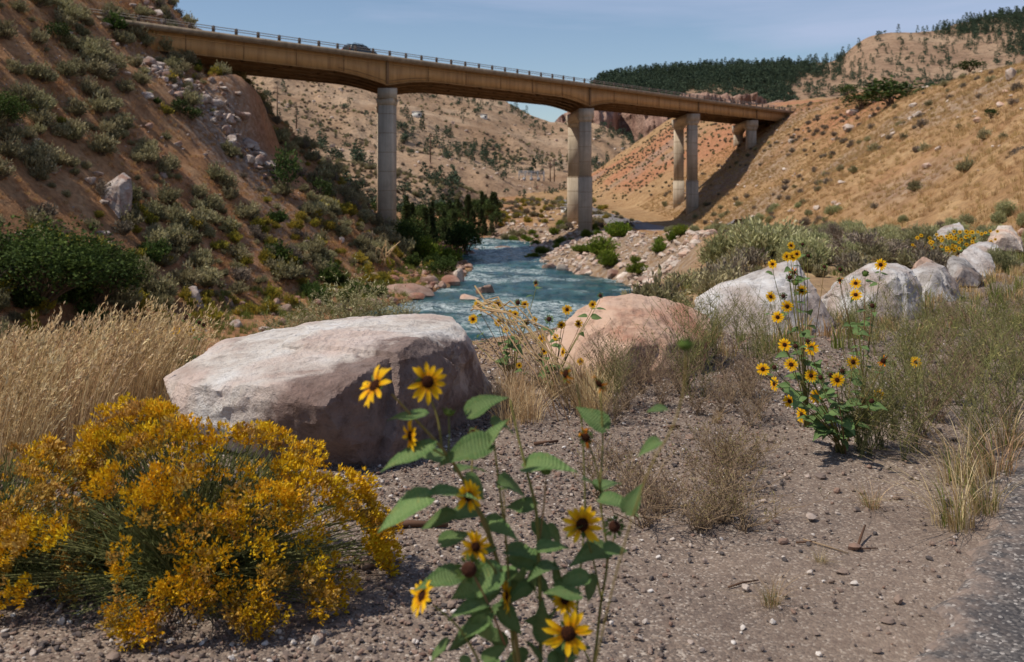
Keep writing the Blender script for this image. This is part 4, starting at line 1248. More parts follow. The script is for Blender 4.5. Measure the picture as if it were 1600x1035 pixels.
def shrub(name, seed, mat, n=170, per=14, L=0.11, W=0.03, h=0.85, up=0.5, lobes=7, bark=None, core=0.35, droop=0.0, split=False):
    """bush about one metre across: leafy shoots over a lobed, open crown"""
    rr = np.random.RandomState(seed)
    d = rnd_dirs(n, rr, -0.15, 1)
    ld = rnd_dirs(lobes, rr, 0.0, 0.95)
    lob = np.max(np.clip((d @ ld.T - 0.72) / 0.28, 0, 1), axis=1)
    rad = (0.30 + 0.22 * lob) * rr.uniform(0.82, 1.08, n)
    tip = d * rad[:, None] * np.array((1, 1, h * 1.25)); tip[:, 2] = np.maximum(tip[:, 2] + 0.16, 0.03)
    root = np.stack([rr.normal(0, .04, n), rr.normal(0, .04, n), np.zeros(n)], 1)
    f = MB()
    t = rr.uniform(core, 1.02, (n, per))
    c = root[:, None, :] + (tip - root)[:, None, :] * t[..., None] + rr.normal(0, 0.022, (n, per, 3))
    ax = (tip - root); ax /= np.linalg.norm(ax, axis=1, keepdims=True)
    dl = ax[:, None, :] * 0.8 + rr.normal(0, 0.45, (n, per, 3)) + np.array((0, 0, up))
    tint = np.clip(0.28 + 0.3 * lob[:, None] + rr.normal(0, 0.2, (n, per)) + 0.15 * (t - 0.6), 0, 1)
    sc = rr.uniform(0.7, 1.25, n * per)
    f.cards(c.reshape(-1, 3), dl.reshape(-1, 3), rr.normal(0, 1, (n * per, 3)), L * sc, W * sc, 0, tint.ravel())
    s = MB()
    for i in range(0, n, max(1, n // 34)):
        mid = (root[i] + tip[i]) / 2 + rr.normal(0, .03, 3)
        s.tube([root[i] - np.array((0, 0, .05)), mid, tip[i] * 0.93], [0.016, 0.009, 0.004], 3, cap=False)
    a = ('stems', s.mesh(name + '_stems', bark or M_BARK)); b = ('foliage', f.mesh(name + '_foliage', mat))
    if split: return [a, b]
    s2 = MB(); s2.v = f.v + s.v; s2.n = f.n + s.n
    s2.f = f.f + [tuple(q + f.n for q in ff) for ff in s.f]; s2.mi = [0] * len(f.f) + [1] * len(s.f); s2.t = f.t + s.t
    return [(name, s2.mesh(name, [mat, bark or M_BARK]))]

def tuft(name, seed, mat, n=40, h=0.35, spread=0.14, lean=0.35, w=0.008, seg=2, bias=(0, 0), heads=False):
    rr = np.random.RandomState(seed)
    mb = MB()
    for i in range(n):
        a = rr.uniform(0, 6.283); r0 = spread * 0.4 * rr.rand() ** .5
        b = np.array((math.cos(a) * r0, math.sin(a) * r0, -0.01))
        L = h * rr.uniform(0.5, 1.1); ln = lean * rr.uniform(0.2, 1.2)
        dirx = np.array((math.cos(a + rr.normal(0, .6)), math.sin(a + rr.normal(0, .6)), 0)) * ln + np.array((bias[0], bias[1], 0))
        pts = []
        for j in range(seg + 1):
            t = j / seg
            pts.append(b + np.array((0, 0, L * (t - 0.25 * ln * t * t))) + dirx * L * t * t)
        side = np.cross(dirx + rr.normal(0, .2, 3), (0, 0, 1.0)); side /= np.linalg.norm(side) + 1e-9
        v = []; 
        for j, p in enumerate(pts[:-1]):
            ww = w * (1 - 0.6 * j / seg); v += [p - side * ww / 2, p + side * ww / 2]
        v.append(pts[-1])
        f = [(2 * j, 2 * j + 1, 2 * j + 3, 2 * j + 2) for j in range(seg - 1)] + [(2 * seg - 2, 2 * seg - 1, 2 * seg)]
        tn = rr.rand()
        mb.add(v, f, 0, tn)
        if heads and rr.rand() < 0.6:
            m = 7; tt = rr.uniform(0, 1, m)
            p1 = pts[-1]; p0 = pts[-2]
            c = p0 + (p1 - p0) * (0.35 + 0.65 * tt)[:, None]
            mb.cards(c, np.repeat((p1 - p0)[None] / np.linalg.norm(p1 - p0), m, 0) + rr.normal(0, .3, (m, 3)), rr.normal(0, 1, (m, 3)), 0.035, 0.010, 0, np.clip(tn + rr.normal(0, .15, m) + .15, 0, 1))
    return [(name, mb.mesh(name, mat))]

def weed(name, seed, leafm, stemm, h=0.7, n=12, side=7, leaf=5, L=0.035, W=0.008, spread=0.45):
    """open, wiry weed: a few stems, fine side branches, tiny leaves"""
    rr = np.random.RandomState(seed)
    st = MB(); lf = []; ld = []
    for i in range(n):
        a = rr.uniform(0, 6.283); q = spread * rr.uniform(0.2, 1)
        top = np.array((math.cos(a) * q, math.sin(a) * q, h * rr.uniform(0.55, 1.05)))
        k = 6
        pts = [np.array((rr.normal(0, .02), rr.normal(0, .02), 0)) + top * np.array(((j / k) ** 1.5, (j / k) ** 1.5, j / k)) + (rr.normal(0, .012, 3) if j else 0) for j in range(k + 1)]
        st.tube(pts, list(np.linspace(0.0035, 0.0012, k + 1)), 3, cap=False, tint=rr.rand())
        for s in range(side):
            t = rr.uniform(0.2, 1) * k; j = min(int(t), k - 1); p0 = pts[j] + (pts[j + 1] - pts[j]) * (t - j)
            b = rr.uniform(0, 6.283); d = np.array((math.cos(b), math.sin(b), rr.uniform(0.4, 1.3))); ln = h * rr.uniform(0.1, 0.28)
            p1 = p0 + d * ln * 0.5; p2 = p0 + d * ln + np.array((0, 0, .02))
            st.tube([p0, p1, p2], [0.0016, 0.0013, 0.0008], 3, cap=False, tint=rr.rand())
            for m in range(leaf):
                u = rr.uniform(0.1, 1.0); lf.append(p0 + (p2 - p0) * u); ld.append(d * 0.5 + rr.normal(0, .7, 3))
    f = MB(); m = len(lf)
    f.cards(np.array(lf), np.array(ld), rr.normal(0, 1, (m, 3)), L * rr.uniform(.6, 1.3, m), W, 0, rr.rand(m))
    return [('stems', st.mesh(name + '_stems', stemm)), ('foliage', f.mesh(name + '_foliage', leafm))]

def conifer(name, seed, mat, h=1.0, tiers=13, per=9, w=0.24, needles=16, far=False):
    """h = 1: narrow uneven conifer; branches with needle sprays"""
    rr = np.random.RandomState(seed)
    f = MB(); tr = MB()
    tr.tube([(0, 0, -0.03), (rr.normal(0, .01), rr.normal(0, .01), 0.5), (0, 0, 0.97)], [0.022, 0.014, 0.003], 6)
    C = []; D = []; 
    for i in range(tiers):
        t = i / (tiers - 1); z = 0.10 + 0.86 * t
        r = w * (1 - t) ** 0.8 * rr.uniform(0.65, 1.15) + 0.02
        for j in range(per):
            if rr.rand() < 0.12: continue
            a = rr.uniform(0, 6.283); rl = r * rr.uniform(0.6, 1.15)
            d = np.array((math.cos(a), math.sin(a), rr.uniform(-0.35, 0.15)))
            if not far: tr.tube([(0, 0, z), np.array((0, 0, z)) + d * rl * 0.85], [0.005, 0.0015], 3, cap=False)
            m = needles
            u = rr.uniform(0.2, 1.0, m)
            C.append(np.array((0, 0, z)) + d * (rl * u)[:, None] + rr.normal(0, 0.012, (m, 3)))
            D.append(d + rr.normal(0, .5, (m, 3)) + np.array((0, 0, .15)))
    C = np.vstack(C); D = np.vstack(D); m = len(C)
    f.cards(C, D, rr.normal(0, 1, (m, 3)), (0.075 if not far else 0.13) * rr.uniform(.7, 1.3, m), 0.026 if not far else 0.06, 0, rr.rand(m))
    return [('trunk', tr.mesh(name + '_trunk', M_BARK)), ('crown', f.mesh(name + '_crown', mat))]

def broad(name, seed, mat, n=60, leaves=26, L=0.07, W=0.045, h=1.0, w=0.42, trunk=True):
    """h = 1: multi stemmed bushy tree or tall shrub of leaf clumps with gaps"""
    rr = np.random.RandomState(seed)
    f = MB(); tr = MB()
    d = rnd_dirs(n, rr, -0.5, 1)
    c = d * np.array((w, w, 0.42)) * rr.uniform(0.35, 1.0, (n, 1)) ** 0.6 + np.array((0, 0, 0.55))
    c += 0.1 * np.stack([vnoise(c[:, 0] * 4, c[:, 1] * 4, c[:, 2] * 4, seed + q) for q in range(3)], 1)
    c = c[c[:, 2] > 0.05]; n = len(c)
    for i in range(0, n, 3):
        p = c[i]; tr.tube([(rr.normal(0, .02), rr.normal(0, .02), -0.03), p * np.array((.4, .4, .5)) + rr.normal(0, .02, 3), p], [0.02, 0.010, 0.003], 4, cap=False)
    sz = rr.uniform(0.05, 0.11, n)
    C = (c[:, None, :] + rr.normal(0, 1, (n, leaves, 3)) * sz[:, None, None]).reshape(-1, 3)
    m = len(C); D = rnd_dirs(m, rr, -0.5, 1) + (C - np.repeat(c, leaves, 0)) * 6
    tint = np.clip(np.repeat(rr.uniform(0.15, 0.75, n), leaves) + rr.normal(0, .17, m), 0, 1)
    C[:, 2] = np.maximum(C[:, 2], 0.01)
    f.cards(C, D, rr.normal(0, 1, (m, 3)), L * rr.uniform(.6, 1.3, m), W * rr.uniform(.7, 1.2, m), 0, tint)
    return [('trunk', tr.mesh(name + '_trunk', M_BARK)), ('crown', f.mesh(name + '_crown', mat))]

K_SAGE = [shrub('sagebrush_shape', 100 + i, M_SAGE, 120, 9, 0.12, 0.045) for i in range(4)]
K_SAGE_BIG = [shrub('tall_sagebrush', 110 + i, M_SAGE_GREEN, 230, 26, 0.085, 0.020, 0.9, 0.7, 9, split=True) for i in range(4)]
K_GREASE = [shrub('grey_bush', 116 + i, M_GREYSHRUB, 260, 20, 0.075, 0.014, 0.9, 0.6, 9, split=True) for i in range(3)]
K_GREY = [shrub('grey_shrub_shape', 120 + i, M_GREYSHRUB, 110, 9, 0.12, 0.035) for i in range(3)]
K_YEL = [shrub('yellow_shrub_shape', 130 + i, M_YELLOWSHRUB, 110, 9, 0.11, 0.05) for i in range(3)]
K_GRN = [shrub('green_shrub_shape', 140 + i, M_GREEN, 130, 11, 0.10, 0.06, 0.9, 0.2) for i in range(3)]
K_BRIGHT = [shrub('bright_shrub_shape', 150 + i, M_BRIGHT, 170, 14, 0.09, 0.035, 0.9, 0.6) for i in range(3)]
K_CON = [conifer('pine_shape', 160 + i, M_PINE, tiers=15, per=10, w=0.20 + 0.03 * i) for i in range(4)]
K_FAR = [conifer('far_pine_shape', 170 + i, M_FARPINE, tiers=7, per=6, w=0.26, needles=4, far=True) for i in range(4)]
K_JUN = [broad('juniper_shape', 180 + i, M_JUNIPER, 46, 16, 0.10, 0.07, w=0.46) for i in range(3)]
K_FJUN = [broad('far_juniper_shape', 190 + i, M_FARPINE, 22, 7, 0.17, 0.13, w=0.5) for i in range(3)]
K_BROAD = [broad('bushy_tree_shape', 200 + i, M_GREEN, 80, 26, 0.075, 0.05, w=0.5) for i in range(3)]
K_DARK = [broad('dark_shrub_shape', 210 + i, M_GREEN, 170, 46, 0.045, 0.03, w=0.6) for i in range(2)]
K_TUFT_R = [tuft('golden_tuft', 220 + i, M_GOLD, 34, 0.42, 0.5, 0.5, 0.022, 2) for i in range(4)]
K_TUFT_L = [tuft('russet_tuft', 226 + i, M_DRYLEFT, 34, 0.42, 0.5, 0.5, 0.022, 2) for i in range(4)]
K_GRASS = [tuft('green_tuft', 230 + i, M_GRASS, 44, 0.55, 0.5, 0.4, 0.02, 2) for i in range(3)]
K_FIELD = [tuft('dry_stalks', 240 + i, M_DRY, 26, 0.66, 0.30, 0.22, 0.0045, 4, bias=(0.24, -0.03), heads=True) for i in range(6)]
K_WEED = [weed('green_weed', 250 + i, M_WEED, M_GTWIG, 0.75, 10, 8, 4, 0.030, 0.0055, 0.5) for i in range(4)]
K_WEEDRED = [weed('reddish_weed', 256 + i, M_WEEDRED, M_TWIG, 0.5, 15, 8, 5, 0.016, 0.006, 0.42) for i in range(4)]
K_WEEDLOW = [weed('low_weed', 262 + i, M_WEEDRED if i % 2 else M_WEED, M_TWIG, 0.24, 14, 6, 4, 0.016, 0.0045, 0.36) for i in range(4)]
# ------------------------------------------------------------------ growth on the slopes
def sample(n, x0, x1, y0, y1, keep, seed):
    rr = np.random.RandomState(seed)
    X = rr.uniform(x0, x1, n); Y = rr.uniform(y0, y1, n)
    m = keep(X, Y, rr)
    X, Y = X[m], Y[m]
    return np.stack([X, Y, H(X, Y)], 1)
def ulf(X, Y): return interp(Y, XL) - X
def urf(X, Y): return X - interp(Y, XR)
def Df(X, Y): return poly_sd(X, Y, BANK_TOP)
def clump(X, Y, f, s, lo, hi): return smoothstep(lo, hi, fbm(X * f, Y * f, oct=3, seed=s))
RR = np.random.RandomState(99)

def where_left(p):
    px = CX + FPX * p[0] / p[1]; py = HZ - FPX * (p[2] - CAM_Z) / p[1]
    if py < 60: return 'at the top left of the photo above the bridge end'
    if px > 500: return 'at the tip of the left spur beside the pier'
    if px > 420: return 'on the left spur, on the river side of the upright juniper' if py > 300 else 'on the left spur above the upright juniper'
    if px > 330: return 'below the red cut under the bridge' if py < 270 else 'on the left slope between the tall slab and the spur' if py < 370 else 'at the foot of the left slope above the leaning brown boulder'
    if px > 210: return 'beside the pale rubble ridge' if py < 200 else 'right of the tall pale slab' if py < 330 else 'above the bare red soil at the hill foot'
    if px > 100: return 'on the upper left slope below the bridge end' if py < 150 else 'above the tall pale slab' if py < 270 else 'left of the tall pale slab' if py < 350 else 'next to the wide dark shrub'
    return 'near the left edge on the upper slope' if py < 150 else 'near the left edge halfway up the slope' if py < 270 else 'near the left edge just above the wide dark shrub'

# left hillside
cutface = lambda X, Y: (Y > 105) & (Y < 120.5) & (ulf(X, Y) > 10) & (ulf(X, Y) < 19)
lk = lambda a, f, s, lo, hi: (lambda X, Y, rr: (ulf(X, Y) > a) & (~cutface(X, Y) | (rr.rand(len(X)) < .06)) & (Y < 136 + 0 * X) & (rr.rand(len(X)) < 0.15 + 0.85 * clump(X, Y, f, s, lo, hi)))
pts = sample(3600, -75, -12, 38, 136, lk(1, .13, 601, -.26, .26), 1)
populate('sagebrush', K_SAGE, pts, 0.7 + 2.1 * RR.rand(len(pts)) ** 1.6, lambda p, i: 'grey green sagebrush clump ' + where_left(p), 'shrub', 'sagebrush covering the left hillside', 170, cover='sagebrush_cover', seed=1)
pts = sample(1100, -75, -12, 38, 136, lk(1, .10, 602, -.1, .4), 2)
populate('grey_shrub', K_GREY, pts, RR.uniform(0.7, 2.2, len(pts)), lambda p, i: 'dry grey twiggy shrub ' + where_left(p), 'shrub', 'grey shrubs on the left hillside', 90, cover='grey_shrub_cover', seed=2)
low = lambda X, Y, rr: (ulf(X, Y) > -3) & (ulf(X, Y) < 9) & (Y < 120) & (rr.rand(len(X)) < 0.2 + 0.8 * clump(X, Y, .14, 603, -.2, .3))
pts = np.vstack([sample(900, -50, -8, 45, 125, low, 3), sample(320, -75, -12, 40, 130, lk(4, .09, 604, 0.1, .4), 4)])
populate('yellow_shrub', K_YEL, pts, RR.uniform(0.8, 1.9, len(pts)), lambda p, i: 'yellowish flowering rabbitbrush ' + where_left(p), 'shrub', 'yellow flowering shrubs on the left hillside', 110, cover='yellow_shrub_cover', seed=3)
low2 = lambda X, Y, rr: (ulf(X, Y) > -6) & (ulf(X, Y) < 5) & (Y < 124) & (rr.rand(len(X)) < clump(X, Y, .10, 605, -.2, .3))
pts = np.vstack([sample(520, -50, -6, 50, 126, low2, 5), sample(70, -75, -20, 50, 130, lk(6, .05, 606, 0.1, .4), 6)])
populate('green_shrub', K_GRN, pts, RR.uniform(1.0, 2.8, len(pts)), lambda p, i: 'dark green leafy shrub ' + where_left(p), 'shrub', 'green shrubs along the foot of the left hillside', 120, cover='green_shrub_cover', seed=4)
pts = sample(36000, -75, -10, 38, 136, lambda X, Y, rr: (ulf(X, Y) > 0) & ~cutface(X, Y) & (rr.rand(len(X)) < 0.25 + 0.75 * clump(X, Y, .12, 607, -.3, .3)), 7)
scatter_stuff('russet_grass', [k[0][1] for k in K_TUFT_L], pts, RR.uniform(0, 6.28, len(pts)), RR.uniform(0.5, 1.1, len(pts)), None, 'tufts of dry russet grass between the shrubs of the left hillside', 'grass')
shelf = lambda X, Y, rr: (ulf(X, Y) > -7.5) & (ulf(X, Y) < 1.5) & (H(X, Y) > Z_WATER + 0.3)
pts = sample(3600, -40, -4, 55, 120, shelf, 8)
scatter_stuff('green_grass', [k[0][1] for k in K_GRASS], pts, RR.uniform(0, 6.28, len(pts)), RR.uniform(0.6, 1.5, len(pts)), None, 'green grass on the low left bank of the river', 'grass')
pts = sample(1500, -75, -10, 38, 136, lk(0, .2, 608, -0.1, .5), 9)
populate('hill_rock', [[('rock', m)] for m in PR_LEFT], pts, 0.25 + 1.1 * RR.rand(len(pts)) ** 3, lambda p, i: 'weathered pale rock ' + where_left(p), 'rock', 'small rocks scattered over the left hillside', 120, cover='hill_rock_cover', seed=5)
# rubble ridge next to the bridge end, pale against the red cut
rr = np.random.RandomState(31)
n = 260; tt = rr.rand(n)
X = -37.0 + 11.0 * tt + rr.normal(0, 1.3, n); Y = 101 + 5.0 * tt + rr.normal(0, 1.6, n)
pts = np.stack([X, Y, H(X, Y)], 1)
populate('rubble_rock', [[('rock', m)] for m in PR_LEFT], pts, 0.35 + 1.5 * rr.rand(n) ** 2.5, lambda p, i: 'pale block in the rubble ridge under the left bridge end, ' + ('lower end' if p[2] < CAM_Z + 6 else 'middle' if p[2] < CAM_Z + 10 else 'upper end'), 'rock', 'pale rubble ridge under the left bridge end', 90, cover='rubble_rock_cover', seed=6)
n = 5200
pts = sample(n, -60, -8, 40, 134, lambda X, Y, rr: (ulf(X, Y) > -3) & (rr.rand(len(X)) < 0.1 + clump(X, Y, .1, 609, 0, .4)), 11)
scatter_stuff('scree', PR_SMALL_LEFT, pts, RR.uniform(0, 6.28, len(pts)), RR.uniform(0.08, 0.32, len(pts)), None, 'loose stones between the shrubs of the left hillside', 'stones')

# big dark shrub at the left edge and the tall bushes by the left pier
def single(name, kind, px, py, wpx, hpx, label, cat, group=None, seed=0, Y=None, unit=1.0, sink=0.03):
    h = ground_hit(px, py) if Y is None else P(px, py, Y)
    if h is None: h = P(px, py, 60)
    if Y is not None: h.z = max(Hs(h.x, h.y), Z_WATER)
    w = wpx / FPX * h.y; ht = hpx / FPX * h.y
    o = empty(name, (h.x, h.y, h.z - sink * ht), (0, 0, seed * 1.7), (w * unit, w * unit, ht))
    for pn, me in kind: link(pn, me, o)
    return tag(o, label, cat, group)
single('dark_shrub', K_DARK[0], 60, 478, 165, 130, 'wide dark green broadleaf shrub at the left edge above the dry grass', 'shrub', seed=1)
single('dark_shrub', K_DARK[1], 150, 474, 110, 92, 'dark green broadleaf shrub at the right end of the wide one', 'shrub', seed=2)
single('dark_shrub', K_DARK[1], -8, 205, 70, 60, 'dark rounded bush cut by the left edge of the photo', 'shrub', seed=3)
for a in [(664, 406, 66, 52, 'large leafy green bush at the foot of the left pier', 4), (702, 412, 56, 46, 'green bush leaning over the river right of the left pier', 5), (636, 392, 46, 46, 'dark green bush touching the left pier', 6),
          (728, 398, 46, 50, 'reddish edged green bush on the left bank upstream', 7), (690, 432, 42, 26, 'low bright green bush at the water behind the brown slab', 8)]:
    single('green_bush', (K_BROAD + K_BRIGHT)[a[5] % 6], a[0], a[1], a[2], a[3], a[4], 'bush', 'green bushes at the foot of the left pier', a[5])
for a in [(446, 306, 44, 72, 'upright dark juniper on the left spur', 1), (502, 316, 32, 34, 'small round juniper right of the upright one', 2), (300, 190, 34, 22, 'low green juniper under the rubble ridge', 3), (88, 66, 40, 30, 'dark juniper high on the left slope', 4),
          (280, 182, 30, 26, 'green bush left of the low juniper', 5)]:
    single('juniper', K_JUN[a[5] % 3], a[0], a[1], a[2], a[3], a[4], 'tree', 'junipers on the left hillside', a[5])

def where_thick(p):
    px = CX + FPX * p[0] / p[1]
    a = 'behind the spur left of the left pier' if px < 590 else 'right behind the left pier' if px < 640 else 'in the thicket between pier and river' if px < 740 else 'in the thicket at the river bend'
    return a + (', front rank' if p[1] < 165 else ', middle rank' if p[1] < 200 else ', back rank')
# pines and bushes in the shade behind the left spur, along the upstream bank
rr = np.random.RandomState(41)
n = 640
X = rr.uniform(-60, 2, n); Y = rr.uniform(140, 250, n)
z = H(X, Y); m = (z > Z_WATER + 0.5) & (X < -2.5 - 0.01 * (Y - 140))
dens = smoothstep(-34, -8, X) * 0.8 + 0.12
m &= rr.rand(n) < dens
pts = np.stack([X, Y, z], 1)[m]
hh = rr.uniform(1.8, 5.0, len(pts)) * (0.6 + 0.5 * smoothstep(-40, -8, pts[:, 0]))
half = rr.rand(len(pts)) < 0.45
populate('pine_tree', K_CON, pts[half], hh[half] * 1.05, lambda p, i: 'dark pine ' + where_thick(p), 'tree', 'pines along the left bank upstream of the bridge', 150, seed=7, cover='pine_thicket', tilt=0.03)
populate('bushy_tree', K_JUN, pts[~half], hh[~half] * 0.62, lambda p, i: 'bushy juniper ' + where_thick(p), 'tree', 'bushy trees along the left bank upstream of the bridge', 150, seed=8, cover='bushy_thicket', tilt=0.05)

# right bank: bench of sage, rubble bank, golden slope
bench = lambda X, Y, rr: (Df(X, Y) < -0.9) & (urf(X, Y) < 3) & (rr.rand(len(X)) < (0.35 + 0.65 * clump(X, Y, .12, 611, -.2, .3)))
def where_bench(p):
    px = CX + FPX * p[0] / p[1]
    if p[1] < 34: return 'close behind the peach boulder' if px < 1090 else 'close behind the grey peaked boulder' if px < 1290 else 'close behind the blocky grey boulder' if px < 1430 else 'close behind the far end of the boulder row'
    if px < 1090: return 'at the foot of the slender right piers' if p[1] > 100 else 'on the edge of the rubble bank'
    if px < 1300: return 'on the flat below the golden slope'
    return 'at the foot of the golden slope'
pts = sample(900, 2, 36, 17, 125, bench, 12)
pts = pts[:300]
populate('tall_sagebrush', K_SAGE_BIG, pts, np.clip(RR.uniform(0.4, 0.95, len(pts)) * (0.9 + .006 * pts[:, 1]), .4, 1.4), lambda p, i: 'pale green leafy sagebrush ' + where_bench(p), 'shrub', 'pale green sagebrush on the right bank flat', 150, np.full(len(pts), 1.05), cover='tall_sagebrush_cover', seed=9)
pts = sample(420, 2, 40, 27, 130, bench, 13)[:150]
populate('grey_bush', K_GREASE, pts, np.clip(RR.uniform(0.4, 0.9, len(pts)) * (0.9 + .006 * pts[:, 1]), .4, 1.4), lambda p, i: 'grey brown twiggy bush ' + where_bench(p), 'shrub', 'grey bushes on the right bank flat', 80, cover='grey_bush_cover', seed=10)
for a in [(1200, 440, 150, 100, 'tall pale green sagebrush rising behind the grey peaked boulder', 20.0), (1130, 448, 80, 80, 'pale green sagebrush hanging over the rubble bank', 21.0), (1255, 430, 90, 72, 'olive sagebrush between the two grey boulders', 19.0)]:
    single('tall_sagebrush', K_SAGE_BIG[0], a[0], a[1], a[2], a[3], a[4], 'shrub', 'sagebrush just behind the right hand boulders', int(a[5]), a[5])
for a in [(1352, 432, 165, 76, 'wide olive grey bush between the blocky boulder and the yellow flowers', 21.0), (1420, 440, 90, 60, 'grey olive bush right of the widest one', 20.5)]:
    single('grey_bush', K_GREASE[0], a[0], a[1], a[2], a[3], a[4], 'shrub', None, int(a[5]), a[5])
rub = lambda X, Y, rr: (Df(X, Y) > 0.2) & (Df(X, Y) < 17) & (H(X, Y) > Z_WATER - 0.3) & (X > -2)
pts = sample(6500, -1, 24, 62, 200, rub, 14)
s = 0.18 + 1.0 * RR.rand(len(pts)) ** 4
populate('bank_rock', [[('rock', m)] for m in PR_PALE], pts, s, lambda p, i: 'angular pale rock in the right bank rubble, ' + ('near the waterline' if p[2] < Z_WATER + 2.0 else 'halfway up' if p[2] < Z_WATER + 4 else 'at the top') + (', nearest part' if p[1] < 95 else ', middle part' if p[1] < 125 else ', by the big pier'), 'rock', 'rubble on the right river bank', 150, cover='bank_rubble', seed=12)
pts = sample(150, -1, 22, 80, 205, lambda X, Y, rr: rub(X, Y, rr) & (rr.rand(len(X)) < clump(X, Y, .08, 612, -.1, .3)), 15)
populate('bright_shrub', K_BRIGHT, pts, RR.uniform(1.1, 2.2, len(pts)), lambda p, i: 'yellow green willow shrub on the right river bank', 'shrub', 'willow shrubs on the right river bank', 60, seed=13)
for a in [(952, 418, 40, 38, 'bright green willow in front of the bridge shadow', 1), (1000, 428, 46, 32, 'yellow green willow above the grey waterline rocks', 2), (912, 395, 40, 22, 'yellow green shrub at the foot of the big footing', 3), (846, 396, 34, 16, 'low yellow green shrub left of the big footing', 4), (836, 404, 34, 16, 'low green shrub on the rocks at the bend', 5),
          (968, 372, 50, 44, 'dark shrub standing in the bridge shadow', 6), (940, 398, 60, 40, 'dark green shrub inside the bridge shadow by the river', 7)]:
    single('willow_shrub', K_BRIGHT[a[5] % 3] + [], a[0], a[1], a[2], a[3], a[4], 'shrub', None, a[5])
def where_right(p):
    px = CX + FPX * p[0] / p[1]; py = HZ - FPX * (p[2] - CAM_Z) / p[1]
    if px < 1200: return 'by the bridge shadow below the last pier'
    if px < 1290: return 'just below the right bridge end' if py < 260 else 'low on the golden slope near the piers'
    if px < 1440: return 'beside the large juniper' if py < 185 else 'on the golden slope below the large juniper' if py < 270 else 'at the foot of the golden slope, middle part'
    return 'near the right edge under the long pale slab' if py < 180 else 'near the right edge halfway up the golden slope' if py < 270 else 'near the right edge at the foot of the golden slope'
gs = lambda X, Y, rr: (urf(X, Y) > 0.5) & (Y < 250) & (rr.rand(len(X)) < 0.45 + 0.55 * clump(X, Y, .12, 613, -.3, .3))
pts = sample(52000, 15, 85, 24, 250, gs, 16)
scatter_stuff('golden_grass', [k[0][1] for k in K_TUFT_R], pts, RR.uniform(0, 6.28, len(pts)), RR.uniform(0.5, 1.25, len(pts)), None, 'golden dry grass covering the right hillside', 'grass')
gs2 = lambda f, s, lo, hi: (lambda X, Y, rr: (urf(X, Y) > 0.5) & (rr.rand(len(X)) < 0.08 + 0.92 * clump(X, Y, f, s, lo, hi)))
pts = sample(1500, 15, 85, 26, 250, gs2(.07, 614, 0, .4), 17)
populate('grey_shrub', K_GREY, pts, RR.uniform(0.5, 1.4, len(pts)), lambda p, i: 'small grey twiggy shrub ' + where_right(p), 'shrub', 'grey shrubs dotting the golden right hillside', 110, cover='grey_shrub_patch', seed=14)
pts = sample(420, 15, 85, 26, 250, gs2(.06, 615, .1, .5), 18)
populate('sagebrush', K_SAGE, pts, RR.uniform(0.6, 1.6, len(pts)), lambda p, i: 'grey green sagebrush ' + where_right(p), 'shrub', 'sagebrush dotting the golden right hillside', 60, cover='sagebrush_patch', seed=15)
pts = sample(2600, 15, 85, 26, 250, gs2(.09, 616, .0, .4), 19)
populate('hill_rock', [[('rock', m)] for m in PR_PALE], pts, 0.15 + 0.9 * RR.rand(len(pts)) ** 3, lambda p, i: 'pale rock ' + where_right(p), 'rock', 'rocks scattered over the golden right hillside', 120, cover='hill_rock_patch', seed=16)
for a in [(1392, 166, 92, 42, 'large dark green juniper spreading on the golden slope', 1), (1345, 172, 60, 24, 'low dark juniper, left part of the green patch on the golden slope', 2), (1515, 112, 44, 18, 'flat bright green bush high on the golden slope', 3), (1322, 150, 34, 18, 'grey green bush left of the large juniper', 4), (1548, 186, 22, 16, 'small green bush below the long pale slab', 5)]:
    single('juniper', K_JUN[a[5] % 3], a[0], a[1], a[2], a[3], a[4], 'tree', None, a[5])

# far tan slope: dark trees one by one
def patch_points(V, n, keep, seed):
    rr = np.random.RandomState(seed)
    i = rr.randint(0, V.shape[0] - 1, n); j = rr.randint(0, V.shape[1] - 1, n)
    a = rr.rand(n, 1); b = rr.rand(n, 1)
    p = (V[i, j] * (1 - a) + V[i + 1, j] * a) * (1 - b) + (V[i, j + 1] * (1 - a) + V[i + 1, j + 1] * a) * b
    px = CX + FPX * p[:, 0] / p[:, 1]; py = HZ - FPX * (p[:, 2] - CAM_Z) / p[:, 1]
    m = keep(px, py, p, rr)
    return p[m]
def far_keep(px, py, p, rr):
    c = clump(p[:, 0] + p[:, 2], p[:, 1], .014, 621, .0, .35)
    d = 0.06 + 0.9 * c
    d = np.maximum(d, 0.9 * np.exp(-((px - 800) / 60) ** 2 - ((py - 172) / 14) ** 2))
    d = np.maximum(d, 0.8 * smoothstep(280, 310, py) * (px < 720))
    return rr.rand(len(px)) < d
pts = patch_points(FAR_V, 3400, far_keep, 22)
h = RR.uniform(1.8, 4.8, len(pts))
cut = RR.rand(len(pts)) < 0.4
def where_far(p):
    px = CX + FPX * p[0] / p[1]; py = HZ - FPX * (p[2] - CAM_Z) / p[1]
    a = 'left of the utility poles' if px < 430 else 'between utility poles and pier' if px < 590 else 'beside the left pier' if px < 670 else 'around the lone pole' if px < 760 else 'above the substation' if px < 880 else 'right of the big pier'
    b = 'just under the deck' if py < 165 else 'high up' if py < 205 else 'halfway up' if py < 250 else 'low down'
    return 'on the far tan slope ' + a + ', ' + b
populate('far_pine', K_FAR, pts[cut], h[cut] * 1.35, lambda p, i: 'pine ' + where_far(p), 'tree', 'pines on the far tan slope', 150, cover='far_pine_scatter', seed=17, tilt=0.02)
populate('far_juniper', K_FJUN, pts[~cut], h[~cut] * 0.8, lambda p, i: 'juniper ' + where_far(p), 'tree', 'junipers on the far tan slope', 150, cover='far_juniper_scatter', seed=18, tilt=0.03)
